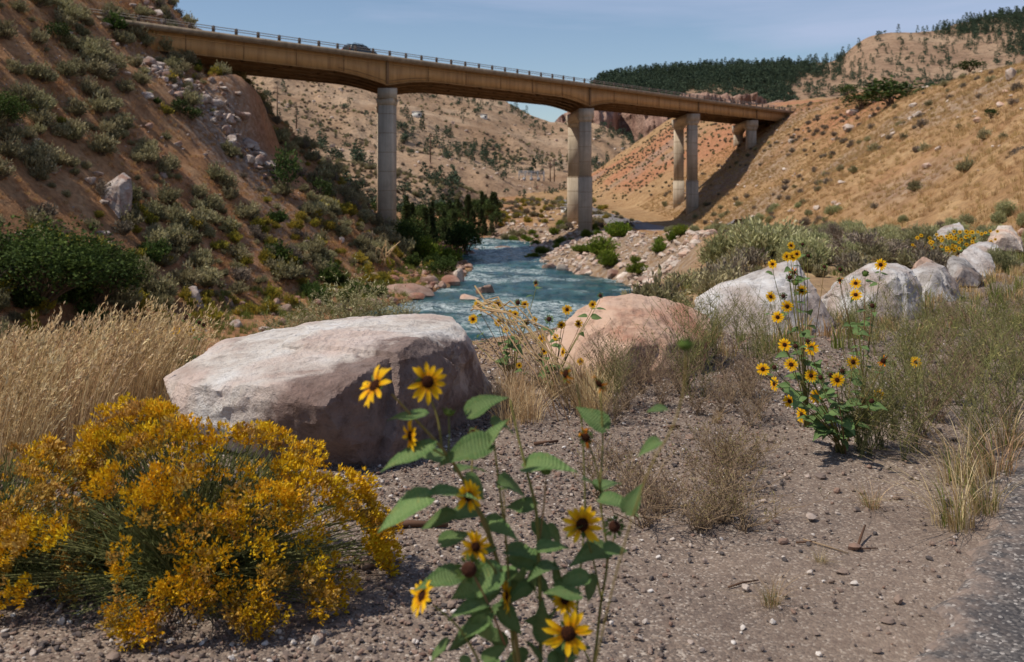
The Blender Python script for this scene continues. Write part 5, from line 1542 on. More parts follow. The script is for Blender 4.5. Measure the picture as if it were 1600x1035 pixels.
pts = patch_points(FAR_V, 9000, lambda px, py, p, rr: rr.rand(len(px)) < 0.06 + .94 * clump(p[:, 0], p[:, 1] + p[:, 2], .02, 623, .0, .4), 28)
scatter_stuff('far_sage', [k[0][1] for k in K_SAGE + K_GREY], pts, RR.uniform(0, 6.28, len(pts)), 0.6 + 1.5 * RR.rand(len(pts)) ** 2, None, 'low grey sage dotted over the far tan slope', 'scrub')
pts = patch_points(FAR_V, 1600, lambda px, py, p, rr: rr.rand(len(px)) < clump(p[:, 0], p[:, 1] + p[:, 2], .025, 624, 0, .4), 29)
scatter_stuff('far_stones', PR_SMALL_PALE, pts, RR.uniform(0, 6.28, len(pts)), 0.5 + 2.2 * RR.rand(len(pts)) ** 3, None, 'pale outcrop stones on the far tan slope', 'stones')
# rocks strewn along the left waterline
lb = lambda X, Y, rr: (H(X, Y) > Z_WATER - 0.2) & (H(X, Y) < Z_WATER + 1.6) & (X < 0)
pts = sample(2600, -34, 0, 74, 186, lb, 30)
populate('shore_rock', [[('rock', m)] for m in PR_BROWN], pts, 0.2 + 1.3 * RR.rand(len(pts)) ** 3, lambda p, i: 'brown rock at the left waterline, ' + ('near the long flat slab' if p[1] < 105 else 'below the left pier' if p[1] < 140 else 'at the river bend'), 'rock', 'rocks along the left waterline', 90, cover='shore_stones', seed=20)
# forest on the far mountain: one mass
def mtn_forest(px, py, p, rr):
    up = HZ - py
    z1 = smoothstep(918, 940, px) * (1 - smoothstep(1205, 1245, px)) * smoothstep(164, 138, py + 10 * vnoise(px * .02, py * .05, seed=3))
    z2 = smoothstep(1190, 1215, px) * (1 - smoothstep(1312, 1330, px)) * smoothstep(124, 112, py)
    z3 = smoothstep(1420, 1490, px) * smoothstep(104, 66, py + (1600 - px) * 0.06 + 14 * vnoise(px * .03, py * .06, seed=4))
    z4 = smoothstep(1150, 1190, px) * (1 - smoothstep(1230, 1260, px)) * smoothstep(140, 128, py)
    hole = 1 - 0.92 * smoothstep(0.02, 0.30, fbm(p[:, 0] * 0.008, p[:, 2] * 0.012, oct=3, seed=631))
    d = np.maximum.reduce([z1, z2, z3, z4]) * hole + 0.03
    return rr.rand(len(px)) < d
pts = patch_points(MTN_V, 34000, mtn_forest, 23)
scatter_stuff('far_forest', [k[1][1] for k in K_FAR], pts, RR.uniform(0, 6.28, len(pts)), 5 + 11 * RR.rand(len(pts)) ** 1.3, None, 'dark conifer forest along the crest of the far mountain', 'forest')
pts = patch_points(MTN_V, 5000, lambda px, py, p, rr: rr.rand(len(px)) < 0.15 + 0.8 * clump(p[:, 0], p[:, 2], .01, 632, 0, .4), 24)
scatter_stuff('mountain_scrub', [k[1][1] for k in K_FJUN], pts, RR.uniform(0, 6.28, len(pts)), RR.uniform(4, 9, len(pts)), None, 'scattered dark scrub on the far mountain', 'scrub')
# sage and stones on the upstream flat of the right bank
ups = lambda X, Y, rr: (H(X, Y) > Z_WATER + 0.4) & (X > -4 - 0.15 * (Y - 190)) & (rr.rand(len(X)) < 0.3 + .7 * clump(X, Y, .08, 618, -.2, .3))
pts = sample(700, -24, 24, 176, 300, ups, 26)
populate('upstream_shrub', K_SAGE + K_GREY + K_YEL, pts, RR.uniform(0.8, 2.2, len(pts)), lambda p, i: 'shrub on the flat beyond the big pier, ' + ('near the river bend' if p[1] < 215 else 'farther up the valley'), 'shrub', 'shrubs on the upstream flat of the right bank', 90, cover='upstream_scrub', seed=19)
pts = sample(700, -24, 24, 172, 300, ups, 27)
scatter_stuff('upstream_stones', PR_SMALL_PALE, pts, RR.uniform(0, 6.28, len(pts)), 0.3 + 1.3 * RR.rand(len(pts)) ** 3, None, 'stones on the upstream flat of the right bank', 'stones')
# red slope behind the slender piers
pts = sample(4200, 16, 80, 250, 425, lambda X, Y, rr: (urf(X, Y) > 0) & (rr.rand(len(X)) < 0.3 + .6 * clump(X, Y, .05, 617, -.1, .3)), 25)
scatter_stuff('red_slope_scrub', [k[0][1] for k in K_GREY + K_SAGE + K_TUFT_R], pts, RR.uniform(0, 6.28, len(pts)), RR.uniform(0.4, 1.1, len(pts)), None, 'small grey scrub on the red slope behind the slender piers', 'scrub')
# low growth filling the flat just behind the right hand boulders
r3 = np.random.RandomState(87)
def low_keep(X, Y, rr): return (Df(X, Y) < 0.6) & (urf(X, Y) < 2) & (poly_sd(X, Y, [(-3, 3.5), (0.9, 8.7), (2.7, 11.2), (5.4, 13.8), (8, 17.5), (11, 22.5), (30, 48)]) > 0.1)
pts = sample(900, 1.5, 22, 11, 30, low_keep, 51)
scatter_stuff('low_growth', [k[0][1] for k in K_GRASS + K_TUFT_R + K_SAGE + K_GREY], pts, r3.uniform(0, 6.28, len(pts)), r3.uniform(.25, .7, len(pts)), None, 'low mixed grass and sage seedlings behind the boulders', 'ground cover')
# rough dry grass and weeds at the feet of the boulders
def foot_keep(X, Y, rr): return (np.abs(poly_sd(X, Y, [(2.0, 9.4), (4.6, 10.7), (7, 14.3), (11.5, 21.5)])) < 0.9) & (edge_of(X, Y) < -0.3)
edge_of = lambda X, Y: (X - 1.36) * 1.72 - (Y - 3.11) * 1.125
pts = sample(1500, 1.5, 13, 8.5, 23, foot_keep, 52)
scatter_stuff('boulder_grass', [k[0][1] for k in K_GRASS + K_TUFT_R] + [K_WEEDRED[0][1][1], K_WEEDLOW[0][1][1]], pts, r3.uniform(0, 6.28, len(pts)), r3.uniform(.25, .6, len(pts)), None, 'thin grass and weeds round the feet of the boulders', 'ground cover')
# ------------------------------------------------------------------ gravel and stones
def pebble_mat():
    t = NT('gravel_stone')
    r = t.rnd()
    c = t.ramp(r, [(0.0, lin(80, 76, 76)), (0.3, lin(114, 101, 94)), (0.55, lin(148, 128, 114)), (0.8, lin(138, 110, 96)), (0.93, lin(196, 182, 170)), (1.0, lin(222, 214, 206))])
    n = t.noise(t.pos('object'), 3.0, 4)
    c = t.mix(t.ramp(n, [(0.35, 0.35), (0.6, 0.0)]), c, lin(88, 74, 68))
    return t.surf(c, 0.9, None, 0.12)
M_PEB = pebble_mat()
PR_PEB = [rock_proto('pebble_shape', 300 + i, M_PEB, 2, 0.62, 1.35, 0.12) for i in range(6)]
rr = np.random.RandomState(61)
def ground_pts(n, x0, x1, y0, y1, dens):
    X = rr.uniform(x0, x1, n); Y = y0 + (y1 - y0) * rr.rand(n) ** 1.5
    ang = X / Y
    m = (ang > -.58) & (ang < .58) & (rr.rand(n) < dens(X, Y))
    X, Y = X[m], Y[m]
    return np.stack([X, Y, H(X, Y) + 0.004], 1)
edge_of_road = lambda X, Y: (X - 1.36) * 1.72 - (Y - 3.11) * 1.125          # > 0 on the asphalt
def gdens(X, Y):
    e = edge_of_road(X, Y) / 2.05
    d = 0.10 + 0.90 * smoothstep(-0.7, -2.2, e) + 0.35 * clump(X, Y, .9, 651, -.1, .4)
    return np.where(e > 0.05, 0.0, d) * np.where(Df(X, Y) > 1.6, 0.25, 1)
pts = ground_pts(190000, -4.5, 7.5, 2.2, 11.5, gdens)
s = 0.007 + 0.026 * rr.rand(len(pts)) ** 3.0
scatter_stuff('gravel', PR_PEB, pts, np.stack([rr.normal(0, .3, len(pts)), rr.normal(0, .3, len(pts)), rr.uniform(0, 6.28, len(pts))], 1), s, None, 'loose grey and tan gravel on the shoulder', 'gravel')
pts = ground_pts(2600, -4.5, 9, 2.4, 13, lambda X, Y: np.where(edge_of_road(X, Y) > 0.0, 0.0, 0.35 + 0.5 * clump(X, Y, .7, 652, -.2, .4)))
stone_kinds = [[('stone', m)] for m in PR_PEB]
def stone_label(p, i):
    px = CX + FPX * p[0] / p[1]; py = HZ - FPX * (p[2] - CAM_Z) / p[1]
    a = 'beside the golden bush' if px < 640 else 'among the gravel in the middle' if px < 1000 else 'on the dusty ground near the asphalt'
    b = 'in the foreground' if py > 850 else 'farther back'
    return 'small loose stone ' + a + ' ' + b
populate('stone', stone_kinds, pts, 0.035 + 0.05 * rr.rand(len(pts)) ** 3, stone_label, 'stone', 'loose stones on the gravel shoulder', 180, cover='loose_stones', seed=31)
for a in [(478, 512, 962, 1004, 'long pale stone lying at the foot of the golden bush', 1), (552, 572, 944, 966, 'rounded white stone near the bottom of the photo', 2), (566, 592, 956, 980, 'brown angular stone right of the rounded white one', 3),
          (604, 620, 952, 964, 'small white stone left of the front sunflower', 4), (488, 520, 972, 992, 'brown stone in the shade of the golden bush', 5), (1006, 1024, 1000, 1020, 'cream stone at the bottom right of the front sunflower', 6),
          (972, 990, 868, 884, 'grey stone on the gravel behind the brown seed head', 7), (1342, 1354, 944, 956, 'pale stone on the bare dust left of the asphalt', 8), (1392, 1400, 880, 888, 'small cream stone near the grass tuft by the asphalt', 9), (1438, 1452, 876, 886, 'tan stone between the grass tuft and the asphalt', 10),
          (236, 262, 520, 575, 'weathered brown rock standing in the dry grass left of the largest boulder', 11), (1250, 1290, 530, 548, 'low pale stone between the grey boulders and the sunflowers', 12), (1160, 1180, 512, 530, 'blue grey stone in the weeds beside the peach boulder', 13)]:
    h = ground_hit((a[0] + a[1]) / 2, a[3]); w = (a[1] - a[0]) / FPX * h.y; ht = (a[3] - a[2]) / FPX * h.y * 0.9
    o = link('stone', (PR_SMALL_PALE if a[5] != 11 else PR_LEFT)[a[5] % 5], None, (h.x, h.y, h.z - .1 * ht), (0, 0, a[5] * 1.3), (w * 1.05, w * .85, max(ht, .5 * w)))
    tag(o, a[4], 'stone')

# ------------------------------------------------------------------ dry grass field, weeds, tufts
def fkeep(X, Y):
    d = np.where((Df(X, Y) > -1.9) & (X < -0.30 * Y), 1.0, 0.0) * smoothstep(-.29, -.37, X / Y) * (1 - 0.9 * smoothstep(7.5, 9.5, Y))
    d *= np.where((X > -2.35) & (Y < 7.3) & (Y > 4.9), 0.0, 1.0)
    d *= np.where((X > -2.9) & (Y < 4.9), 0.0, 1.0)
    return d * (0.25 + 0.75 * clump(X, Y, .5, 653, -.4, .2))
X = rr.uniform(-8.5, -0.6, 5200); Y = rr.uniform(4.3, 12.5, 5200)
m = (rr.rand(5200) < fkeep(X, Y)); X, Y = X[m], Y[m]
pts = np.stack([X, Y, H(X, Y)], 1)
scatter_stuff('dry_grass', [k[0][1] for k in K_FIELD], pts, rr.normal(0, .25, len(pts)), rr.uniform(0.6, 1.05, len(pts)), None, 'tall straw coloured grass bending to the right on the left shoulder', 'grass')
X = rr.uniform(-8.5, 0.3, 900); Y = rr.uniform(7.5, 14, 900)
m = (Df(X, Y) > -0.2) & (Df(X, Y) < 6) & (X < -0.34 * Y)
pts = np.stack([X[m], Y[m], H(X[m], Y[m])], 1)
scatter_stuff('bank_grass', [k[0][1] for k in K_GRASS] + [K_WEED[0][1][1]], pts, rr.uniform(0, 6.28, len(pts)), rr.uniform(0.5, 1.0, len(pts)), None, 'mixed green grass and weeds on the drop behind the dry grass', 'grass')

def plant_at(name, kind, X, Y, s, label, cat, group=None, rz=0.0, zs=1.0, tilt=(0, 0)):
    o = empty(name, (X, Y, Hs(X, Y) - 0.01), (tilt[0], tilt[1], rz), (s, s, s * zs))
    for pn, me in kind: link(pn, me, o)
    return tag(o, label, cat, group)
def at_px(px, py): 
    h = ground_hit(px, py); return h.x, h.y

# silvery spires behind the largest boulder
K_SPIRE = [weed('silver_spire', 270 + i, M_SAGE, M_GTWIG, 0.95, 16, 12, 9, 0.05, 0.012, 0.22) for i in range(3)]
for i, (px, Y, s) in enumerate([(430, 8.6, .75), (462, 9.0, .8), (505, 8.4, .85), (545, 8.8, 1.05), (560, 9.4, 1.0), (588, 9.0, .9), (612, 9.6, .85), (400, 9.2, .7), (480, 8.2, .7), (632, 9.3, .7)]):
    X = (px - CX) / FPX * Y
    plant_at('silver_wormwood', K_SPIRE[i % 3], X, Y, s * 0.72, ('silvery upright wormwood behind the left half of the largest boulder' if px < 520 else 'silvery upright wormwood behind the right half of the largest boulder'), 'plant', 'silvery wormwood behind the largest boulder', i * 1.1)

def weeds(name, kinds, n, x0, x1, y0, y1, s0, s1, label, group, seed, keep=None):
    r2 = np.random.RandomState(seed); k = 0
    while k < n:
        px = r2.uniform(x0, x1); Y = r2.uniform(y0, y1); X = (px - CX) / FPX * Y
        if keep and not keep(X, Y): continue
        lb = label(px, Y) if callable(label) else label
        plant_at(name, kinds[k % len(kinds)], X, Y, r2.uniform(s0, s1), lb, 'weed', group, r2.uniform(0, 6.28), r2.uniform(.85, 1.15)); k += 1
weeds('wiry_weed', K_WEED + K_WEEDRED[:2], 32, 1385, 1660, 5.3, 9.2, 0.6, 1.0, lambda px, Y: 'wiry yellow green weed, ' + ('nearest the road' if Y < 6.4 else 'behind the nearest ones' if Y < 7.7 else 'farthest back') + (', beside the sunflower' if px < 1470 else ', in the thick of the patch' if px < 1560 else ', cut by the photo edge'), 'wiry green weeds along the right edge', 701, lambda X, Y: edge_of_road(X, Y) < 1.0)
weeds('wiry_weed', K_WEED, 12, 1068, 1215, 7.4, 9.2, 0.6, 0.95, 'wiry green weed between the peach boulder and the grey peaked one', 'wiry weeds between the two boulders', 702)
weeds('grey_weed', K_WEEDRED[:3] + K_WEED[:1], 20, 935, 1190, 6.1, 7.2, 0.6, 0.95, lambda px, Y: 'grey red bushy weed in front of the peach boulder, ' + ('below its left end' if px < 1000 else 'below its middle' if px < 1090 else 'right of it') + (', front row' if Y < 6.6 else ', back row'), 'bushy weeds in front of the peach boulder', 703)
weeds('grey_weed', K_WEEDRED, 12, 1440, 1640, 7.0, 10.5, 0.6, 0.9, 'grey pink bushy weed in front of the far boulders', 'grey weeds in front of the far boulders', 704)
weeds('low_weed', K_WEEDLOW, 22, 930, 1235, 4.25, 5.4, 0.65, 1.05, lambda px, Y: 'low pinkish weed sprawling on the gravel, ' + ('near side' if Y < 4.6 else 'middle' if Y < 5.0 else 'far side') + (' left' if px < 1030 else ' centre' if px < 1130 else ' right'), 'low weeds sprawling on the gravel', 705)
weeds('wiry_weed', K_WEED, 9, 1330, 1420, 5.3, 6.2, 0.55, 0.85, 'green weed at the foot of the right hand sunflowers', 'weeds under the right hand sunflowers', 706)
weeds('wiry_weed', K_WEED, 8, 1290, 1480, 8.2, 9.8, 0.5, 0.8, 'low green weed in front of the blocky grey boulder', 'weeds in front of the blocky grey boulder', 707)

K_RTUFT = [tuft('road_tuft', 280 + i, M_DRY, 90, 0.40, 0.22, 1.15, 0.004, 4, bias=(-.45, 0)) for i in range(3)]
K_GTUFT = [tuft('road_tuft_green', 284 + i, M_GRASS, 34, 0.24, 0.16, 0.5, 0.005, 3) for i in range(2)]
for i, (px, py, s, lb) in enumerate([(1490, 822, 1.0, 'straw and green grass tuft nearest the asphalt edge'), (1535, 800, .9, 'grass tuft touching the asphalt edge at the right'), (1555, 745, 1.15, 'tall leaning grass tuft at the right edge above the asphalt'), (1500, 755, 1.1, 'straw coloured tuft leaning left behind the nearest one'),
                                     (1360, 795, .5, 'small pale grass tuft alone on the gravel'), (1205, 945, .42, 'tiny straw tuft on the bare dust in the foreground'), (1282, 880, .25, 'tiny yellow tuft on the bare dust'), (1575, 700, 1.0, 'tall grass tuft farthest right among the weeds'), (1120, 660, .35, 'dry flattened tuft in the middle of the gravel')]):
    X, Y = at_px(px, py)
    o = plant_at('grass_tuft', [('dry_blades', K_RTUFT[i % 3][0][1]), ('green_blades', K_GTUFT[i % 2][0][1])], X, Y, s, lb, 'grass', None, 0.2 * i)
K_STRAW = [tuft('straw_clump', 290 + i, M_DRY, 90, 0.42, 0.25, 0.8, 0.004, 3) for i in range(3)]
r2 = np.random.RandomState(71)
for i in range(26):
    px = r2.uniform(765, 940); Y = r2.uniform(6.1, 7.3); X = (px - CX) / FPX * Y
    plant_at('straw_clump', K_STRAW[i % 3], X, Y, r2.uniform(.5, .95), 'dry straw clump between the two big boulders, ' + ('beside the largest one' if px < 830 else 'under the peach one') + (', front row' if Y < 6.7 else ', back row'), 'grass', 'straw clumps between the two big boulders', r2.uniform(0, 6))
# dry canes fallen against the largest boulder
for i in range(16):
    mb = MB(); x0 = r2.uniform(-0.28, -0.1); y0 = r2.uniform(6.5, 6.9)
    pts = []
    L = r2.uniform(0.5, 0.8); a = r2.uniform(-.5, .1)
    for t in np.linspace(0, 1, 6): pts.append((x0 + L * t * 0.95, y0 - .35 * t + .1 * a * t, 0.72 + r2.normal(0, .05) - 0.05 - 0.62 * t ** 1.4 + 0.1 * math.sin(3 * t)))
    mb.tube(pts, list(np.linspace(.006, .003, 6)), 5, tint=.5)
    tag(mb.obj('dry_cane', M_DRY), 'dry bent cane fallen against the right end of the largest boulder', 'stalk', 'dry canes at the right end of the largest boulder')
# a few twigs on the ground
for i, (pp, r, lb) in enumerate([([(1340, 858), (1346, 846), (1352, 838)], .006, 'short dark twig sticking up from the dust'), ([(1244, 852), (1275, 850)], .005, 'dark thin twig lying on the dust'), ([(1332, 862), (1372, 860)], .004, 'thin dark twig right of the upright one'), ([(1255, 846), (1290, 856), (1325, 868)], .004, 'pale straw stalk lying on the dust'),
                                 ([(1138, 922), (1160, 914), (1185, 910)], .004, 'curved dark twig on the gravel in the foreground'), ([(835, 698), (872, 694)], .012, 'short brown stick lying on the gravel behind the front sunflower'), ([(1045, 672), (1062, 670)], .012, 'stubby brown stick on the gravel'),
                                 ([(590, 832), (640, 826), (700, 828)], .016, 'dark weathered stick lying beside the golden bush')]):
    mb = MB(); q = []
    for j, (px, py) in enumerate(pp):
        h = ground_hit(px, py); q.append((h.x, h.y, h.z + r + (0.02 * j if i == 0 else .004)))
    mb.tube(q, [r * .9] + [r] * (len(q) - 2) + [r * .6], 6)
    tag(mb.obj('twig', M_TWIG if i in (3,) else plain_mat('dark_stick', lin(96, 72, 58), 0.9, .1)), lb, 'twig')

# ------------------------------------------------------------------ golden flowering bush in front
M_FL = [leaf_mat('golden_floret', lin(196, 144, 18), lin(228, 180, 28), lin(242, 204, 58), 0.25, obj_var=0.25), leaf_mat('faded_floret', lin(160, 116, 48), lin(192, 150, 66), lin(212, 178, 100), 0.2, obj_var=0.3)]
M_RBLEAF = leaf_mat('rabbitbrush_leaf', lin(70, 82, 46), lin(108, 118, 70), lin(140, 146, 96), 0.25)
def flower_cluster(seed, mat, R0=0.04):
    rr = np.random.RandomState(seed); mb = MB(); C = []; D = []; U = []
    for i in range(16):
        a = rr.uniform(0, 6.28); q = R0 * rr.rand() ** .5
        c0 = np.array((math.cos(a) * q, math.sin(a) * q, 0.02 - 6 * q * q + rr.normal(0, .006)))
        for j in range(5):
            d = np.array((math.cos(a) * q / R0 * .6, math.sin(a) * q / R0 * .6, 1.0)) + rr.normal(0, .42, 3)
            C.append(c0 + rr.normal(0, .004, 3)); D.append(d)
    n = len(C)
    mb.cards(np.array(C), np.array(D), rr.normal(0, 1, (n, 3)), rr.uniform(.011, .02, n), rr.uniform(.005, .009, n), 0, rr.rand(n))
    return mb.mesh('flower_cluster', mat)
CL_GOLD = [flower_cluster(800 + i, M_FL[0]) for i in range(5)]; CL_FADE = [flower_cluster(810 + i, M_FL[1]) for i in range(4)]
def flowering_bush(cx, cy, rx, ry, h, nst, ncl, fade, seed, label):
    rr = np.random.RandomState(seed)
    o = empty('flowering_bush', (cx, cy, Hs(cx, cy))); tag(o, label, 'bush', 'golden flowering bushes in the foreground')
    d = rnd_dirs(nst, rr, 0.02, 1)
    lob = clump(d[:, 0] * 3 + seed, d[:, 1] * 3 + d[:, 2] * 2, 1.0, seed, -.35, .25)
    tips = d * np.array((rx, ry, h)) * (0.74 + 0.26 * lob * rr.uniform(.8, 1.05, nst))[:, None]
    tips[:, 2] = np.maximum(tips[:, 2], 0.06)
    st = MB(); lv = MB(); C = []; D = []
    for i in range(nst):
        r0 = np.array((rr.normal(0, .05), rr.normal(0, .05), -.02)); t = tips[i]
        mid = r0 + (t - r0) * .5 + np.array((0, 0, .10 * h))
        P3 = [r0 * (1 - u) ** 2 + 2 * mid * u * (1 - u) + t * u * u for u in np.linspace(0, 1, 7)]
        st.tube(P3, list(np.linspace(.004, .0016, 7)), 3, cap=False, tint=rr.rand())
        m = 26; u = rr.uniform(.30, 1.0, m)
        c = np.array([r0 * (1 - q) ** 2 + 2 * mid * q * (1 - q) + t * q * q for q in u]); ax = (t - r0) / np.linalg.norm(t - r0)
        C.append(c); D.append(ax + rr.normal(0, .55, (m, 3)) + np.array((0, 0, .2)))
    C = np.vstack(C); D = np.vstack(D); n = len(C)
    lv.cards(C, D, rr.normal(0, 1, (n, 3)), rr.uniform(.03, .06, n), rr.uniform(.0022, .004, n), 0, rr.rand(n))
    st.obj('stems', M_GTWIG, o); lv.obj('leaves', M_RBLEAF, o)
    # flower clusters sit on the shoots of the fuller lobes
    order = np.argsort(-(lob + rr.normal(0, .28, nst)))
    k = 0; made = []
    for i in order:
        if k >= ncl: break
        for q in range(rr.randint(2, 5)):
            p = tips[i] + rr.normal(0, .026, 3); 
            isf = rr.rand() < fade
            ax = Vector(d[i]) + Vector((0, 0, .5))
            made.append((p, (ax.to_track_quat('Z', 'Y') @ Euler((0, 0, rr.uniform(0, 6.28))).to_quaternion()).to_euler(), rr.uniform(.75, 1.25), rr.randint(0, 4) + (5 if isf else 0)))
            k += 1
    # the 300 nearest the viewer are parts of their own, the rest one mass
    made.sort(key=lambda m: m[0][1] - 0.25 * m[0][2])
    allc = CL_GOLD + CL_FADE
    for p, e, s, w in made[:300]:
        link('flower_cluster', allc[w], o, p, e, s)
    if len(made) > 300:
        rest = made[300:]
        scatter_stuff('flower_mass', allc, [m[0] for m in rest], [tuple(m[1]) for m in rest], [m[2] for m in rest], [m[3] for m in rest], parent=o)
    return o
flowering_bush(-1.20, 3.70, 0.74, 0.50, 0.66, 720, 700, 0.24, 21, 'wide golden rabbitbrush in full flower in front of the largest boulder')
flowering_bush(-1.98, 3.74, 0.50, 0.42, 0.58, 330, 420, 0.85, 22, 'browner rabbitbrush cut by the left edge of the photo')

# ------------------------------------------------------------------ sunflowers
def petal_mat():
    t = NT('sunflower_petal')
    f = t.attr('tint')
    c = t.ramp(f, [(0.0, lin(226, 150, 8)), (0.4, lin(246, 190, 14)), (1.0, lin(250, 206, 40))])
    v = t.math('MULTIPLY_ADD', t.rnd(), 0.2); v.node.inputs[2].default_value = 0.88
    h = t.n('HueSaturation'); t.set(h.inputs['Color'], c); t.set(h.inputs['Value'], v)
    return t.surf(h.outputs[0], 0.6, None, 0.2, 0, 0.35)
M_PETAL = petal_mat()
M_WILT = leaf_mat('wilted_petal', lin(170, 84, 20), lin(214, 130, 24), lin(226, 156, 40), 0.25)
def disc_mat():
    t = NT('sunflower_disc')
    p = t.pos('object')
    c = t.ramp(t.voro(p, 420, 'Distance'), [(0.1, lin(92, 50, 24)), (0.5, lin(48, 26, 16)), (0.9, lin(30, 16, 12))])
    return t.surf(c, 0.9, t.bump(t.voro(p, 420, 'Distance'), 0.8, .002), .1)
M_DISC = disc_mat()
M_SEED = plain_mat('dry_seed_head', lin(72, 46, 36), 0.95, .05, var=.4, nscale=60, bump=.5)
M_BRACT = leaf_mat('sunflower_bract', lin(70, 92, 40), lin(96, 118, 56), lin(126, 142, 76), 0.2)
def sleaf_mat():
    t = NT('sunflower_leaf')
    p = t.pos('object')
    n = t.noise(p, 22, 5, .6)
    c = t.ramp(n, [(0.3, lin(84, 112, 62)), (0.55, lin(104, 134, 78)), (0.75, lin(124, 150, 92))])
    vein = t.attr('tint')
    c = t.mix(t.math('MULTIPLY', vein, .5), c, lin(150, 168, 110))
    c = t.mix(t.ramp(t.noise(p, 7, 5, .7), [(0.58, 0.0), (0.72, .7)]), c, lin(150, 140, 78))
    c = t.mix(t.ramp(t.voro(p, 30, 'Distance'), [(0.06, .8), (0.12, 0)]), c, lin(84, 74, 44))
    v = t.math('MULTIPLY_ADD', t.rnd(), 0.4); v.node.inputs[2].default_value = 0.78
    h = t.n('HueSaturation'); t.set(h.inputs['Color'], c); t.set(h.inputs['Value'], v)
    vn = t.n('TexWave'); t.set(vn.inputs['Vector'], p); vn.inputs['Scale'].default_value = 4.5; vn.inputs['Distortion'].default_value = 2.0
    return t.surf(h.outputs[0], 0.65, t.bump(t.math('ADD', n, t.math('MULTIPLY', vn.outputs['Fac'], .8)), .6, .006), .2, 0, .28)
M_SLEAF = sleaf_mat()
M_STEM = leaf_mat('sunflower_stem', lin(110, 112, 58), lin(136, 124, 70), lin(134, 100, 72), 0.05)

def petal(seed, L=0.030, W=0.0115, bend=0.25):
    rr = np.random.RandomState(seed); rows = 5; v = []; tn = []
    for i in range(rows):
        t = i / (rows - 1); w = W * (0.45 + 1.2 * t * (1 - t) * 1.5) * (1 if i < rows - 1 else .12)
        z = bend * L * (t - 1.2 * t * t) + rr.normal(0, .0006)
        x = L * t
        v += [(x, -w / 2, z + .0012), (x, 0, z), (x, w / 2, z + .0012)]
    f = []
    for i in range(rows - 1):
        a = 3 * i; f += [(a, a + 1, a + 4, a + 3), (a + 1, a + 2, a + 5, a + 4)]
    return MB().add(v, f, 0, [i / 8 for i in range(8)])
PETALS = [petal(900 + i, .030 * q, .0115, b).mesh('petal', M_PETAL, True) for i, (q, b) in enumerate([(1, .25), (.9, .1), (1.05, .4), (.95, -.15)])]
WILTS = [petal(920 + i, .022, .008, b).mesh('wilted_petal', M_WILT, True) for i, b in enumerate([1.0, -1.2])]
def head_core(seed, R0=.0135, seedhead=False, bud=False):
    rr = np.random.RandomState(seed); mb = MB()
    n = 18; prof = [(0.0, .55), (.35, .52), (.7, .38), (.92, .15), (1.0, -.12), (.8, -.42), (.3, -.6)] if not seedhead else [(0, .75), (.4, .7), (.8, .45), (1.0, .1), (.95, -.2), (.6, -.5), (.25, -.65)]
    v = []; 
    for r, z in prof:
        for j in range(n): v.append((R0 * r * math.cos(2 * math.pi * j / n), R0 * r * math.sin(2 * math.pi * j / n), R0 * z))
    f = []; mi = []
    m = MB()
    for i in range(len(prof) - 1):
        for j in range(n):
            f.append((i * n + j, i * n + (j + 1) % n, (i + 1) * n + (j + 1) % n, (i + 1) * n + j)); mi.append(0 if i < 4 else 1)
    mb.add(v, f, 0, .5); mb.mi = mi
    # bracts
    k = 16; C = []; D = []; U = []
    for j in range(k):
        a = 2 * math.pi * j / k + rr.normal(0, .1); dd = np.array((math.cos(a), math.sin(a), 0))
        C.append(dd * R0 * .85 + np.array((0, 0, -R0 * .3))); D.append(dd * (1 if not bud else .5) + np.array((0, 0, rr.uniform(-.1, .5) + (1.0 if bud else 0)))); U.append((0, 0, 1.0))
    mb.cards(np.array(C), np.array(D), np.array(U) + rr.normal(0, .1, (k, 3)), R0 * rr.uniform(.9, 1.4, k), R0 * .55, 1, rr.rand(k))
    return mb.mesh('flower_head', [M_SEED if seedhead else (M_BRACT if bud else M_DISC), M_BRACT], False)
CORES = [head_core(930 + i) for i in range(2)]; SEEDS = [head_core(940 + i, .0150, True) for i in range(2)]; BUDS = [head_core(950, .0135, False, True)]
# petals joined, for heads seen small
def rosette(seed, n=17):
    rr = np.random.RandomState(seed); mb = MB()
    for j in range(n):
        a = 2 * math.pi * j / n + rr.normal(0, .08); s = rr.uniform(.85, 1.1); pt = petal(seed * 31 + j, .030 * s, .0115, rr.uniform(-.2, .4))
        v = np.vstack(pt.v) + np.array((.0115, 0, .001 * (j % 2)))
        ca, sa = math.cos(a), math.sin(a)
        v = np.stack([v[:, 0] * ca - v[:, 1] * sa, v[:, 0] * sa + v[:, 1] * ca, v[:, 2]], 1)
        mb.add(v, pt.f, 0, pt.t)
    return mb.mesh('petals', M_PETAL, True)
ROSETTES = [rosette(960 + i, 15 + i) for i in range(4)]

def sleaf(seed, droop=.35, cup=.18):
    """heart shaped leaf of length 1 along x"""
    rr = np.random.RandomState(seed); R, Cn = 15, 5; v = []; tn = []
    for i in range(R):
        t = i / (R - 1)
        w = (1 + .07 * (i % 2)) * 0.40 * (math.sin(math.pi * min(1, t * 1.02) ** .62)) ** .85 * (1 - .25 * t) + (.0 if i else .05)
        if i == R - 1: w = .004
        for j in range(Cn):
            s = (j / (Cn - 1) - .5) * 2
            back = -.10 * abs(s) ** 1.5 * (1 - t) ** 4
            v.append((t + back + rr.normal(0, .004), s * w, cup * abs(s) * w - droop * t * t + .02 * math.sin(9 * t + seed + 3 * s) * abs(s)))
    f = []; tt = []
    for i in range(R - 1):
        for j in range(Cn - 1):
            a = i * Cn + j; f.append((a, a + 1, a + Cn + 1, a + Cn)); tt.append(0.6 if j in (1, 2) else rr.rand() * .3)
    return MB().add(v, f, 0, tt)
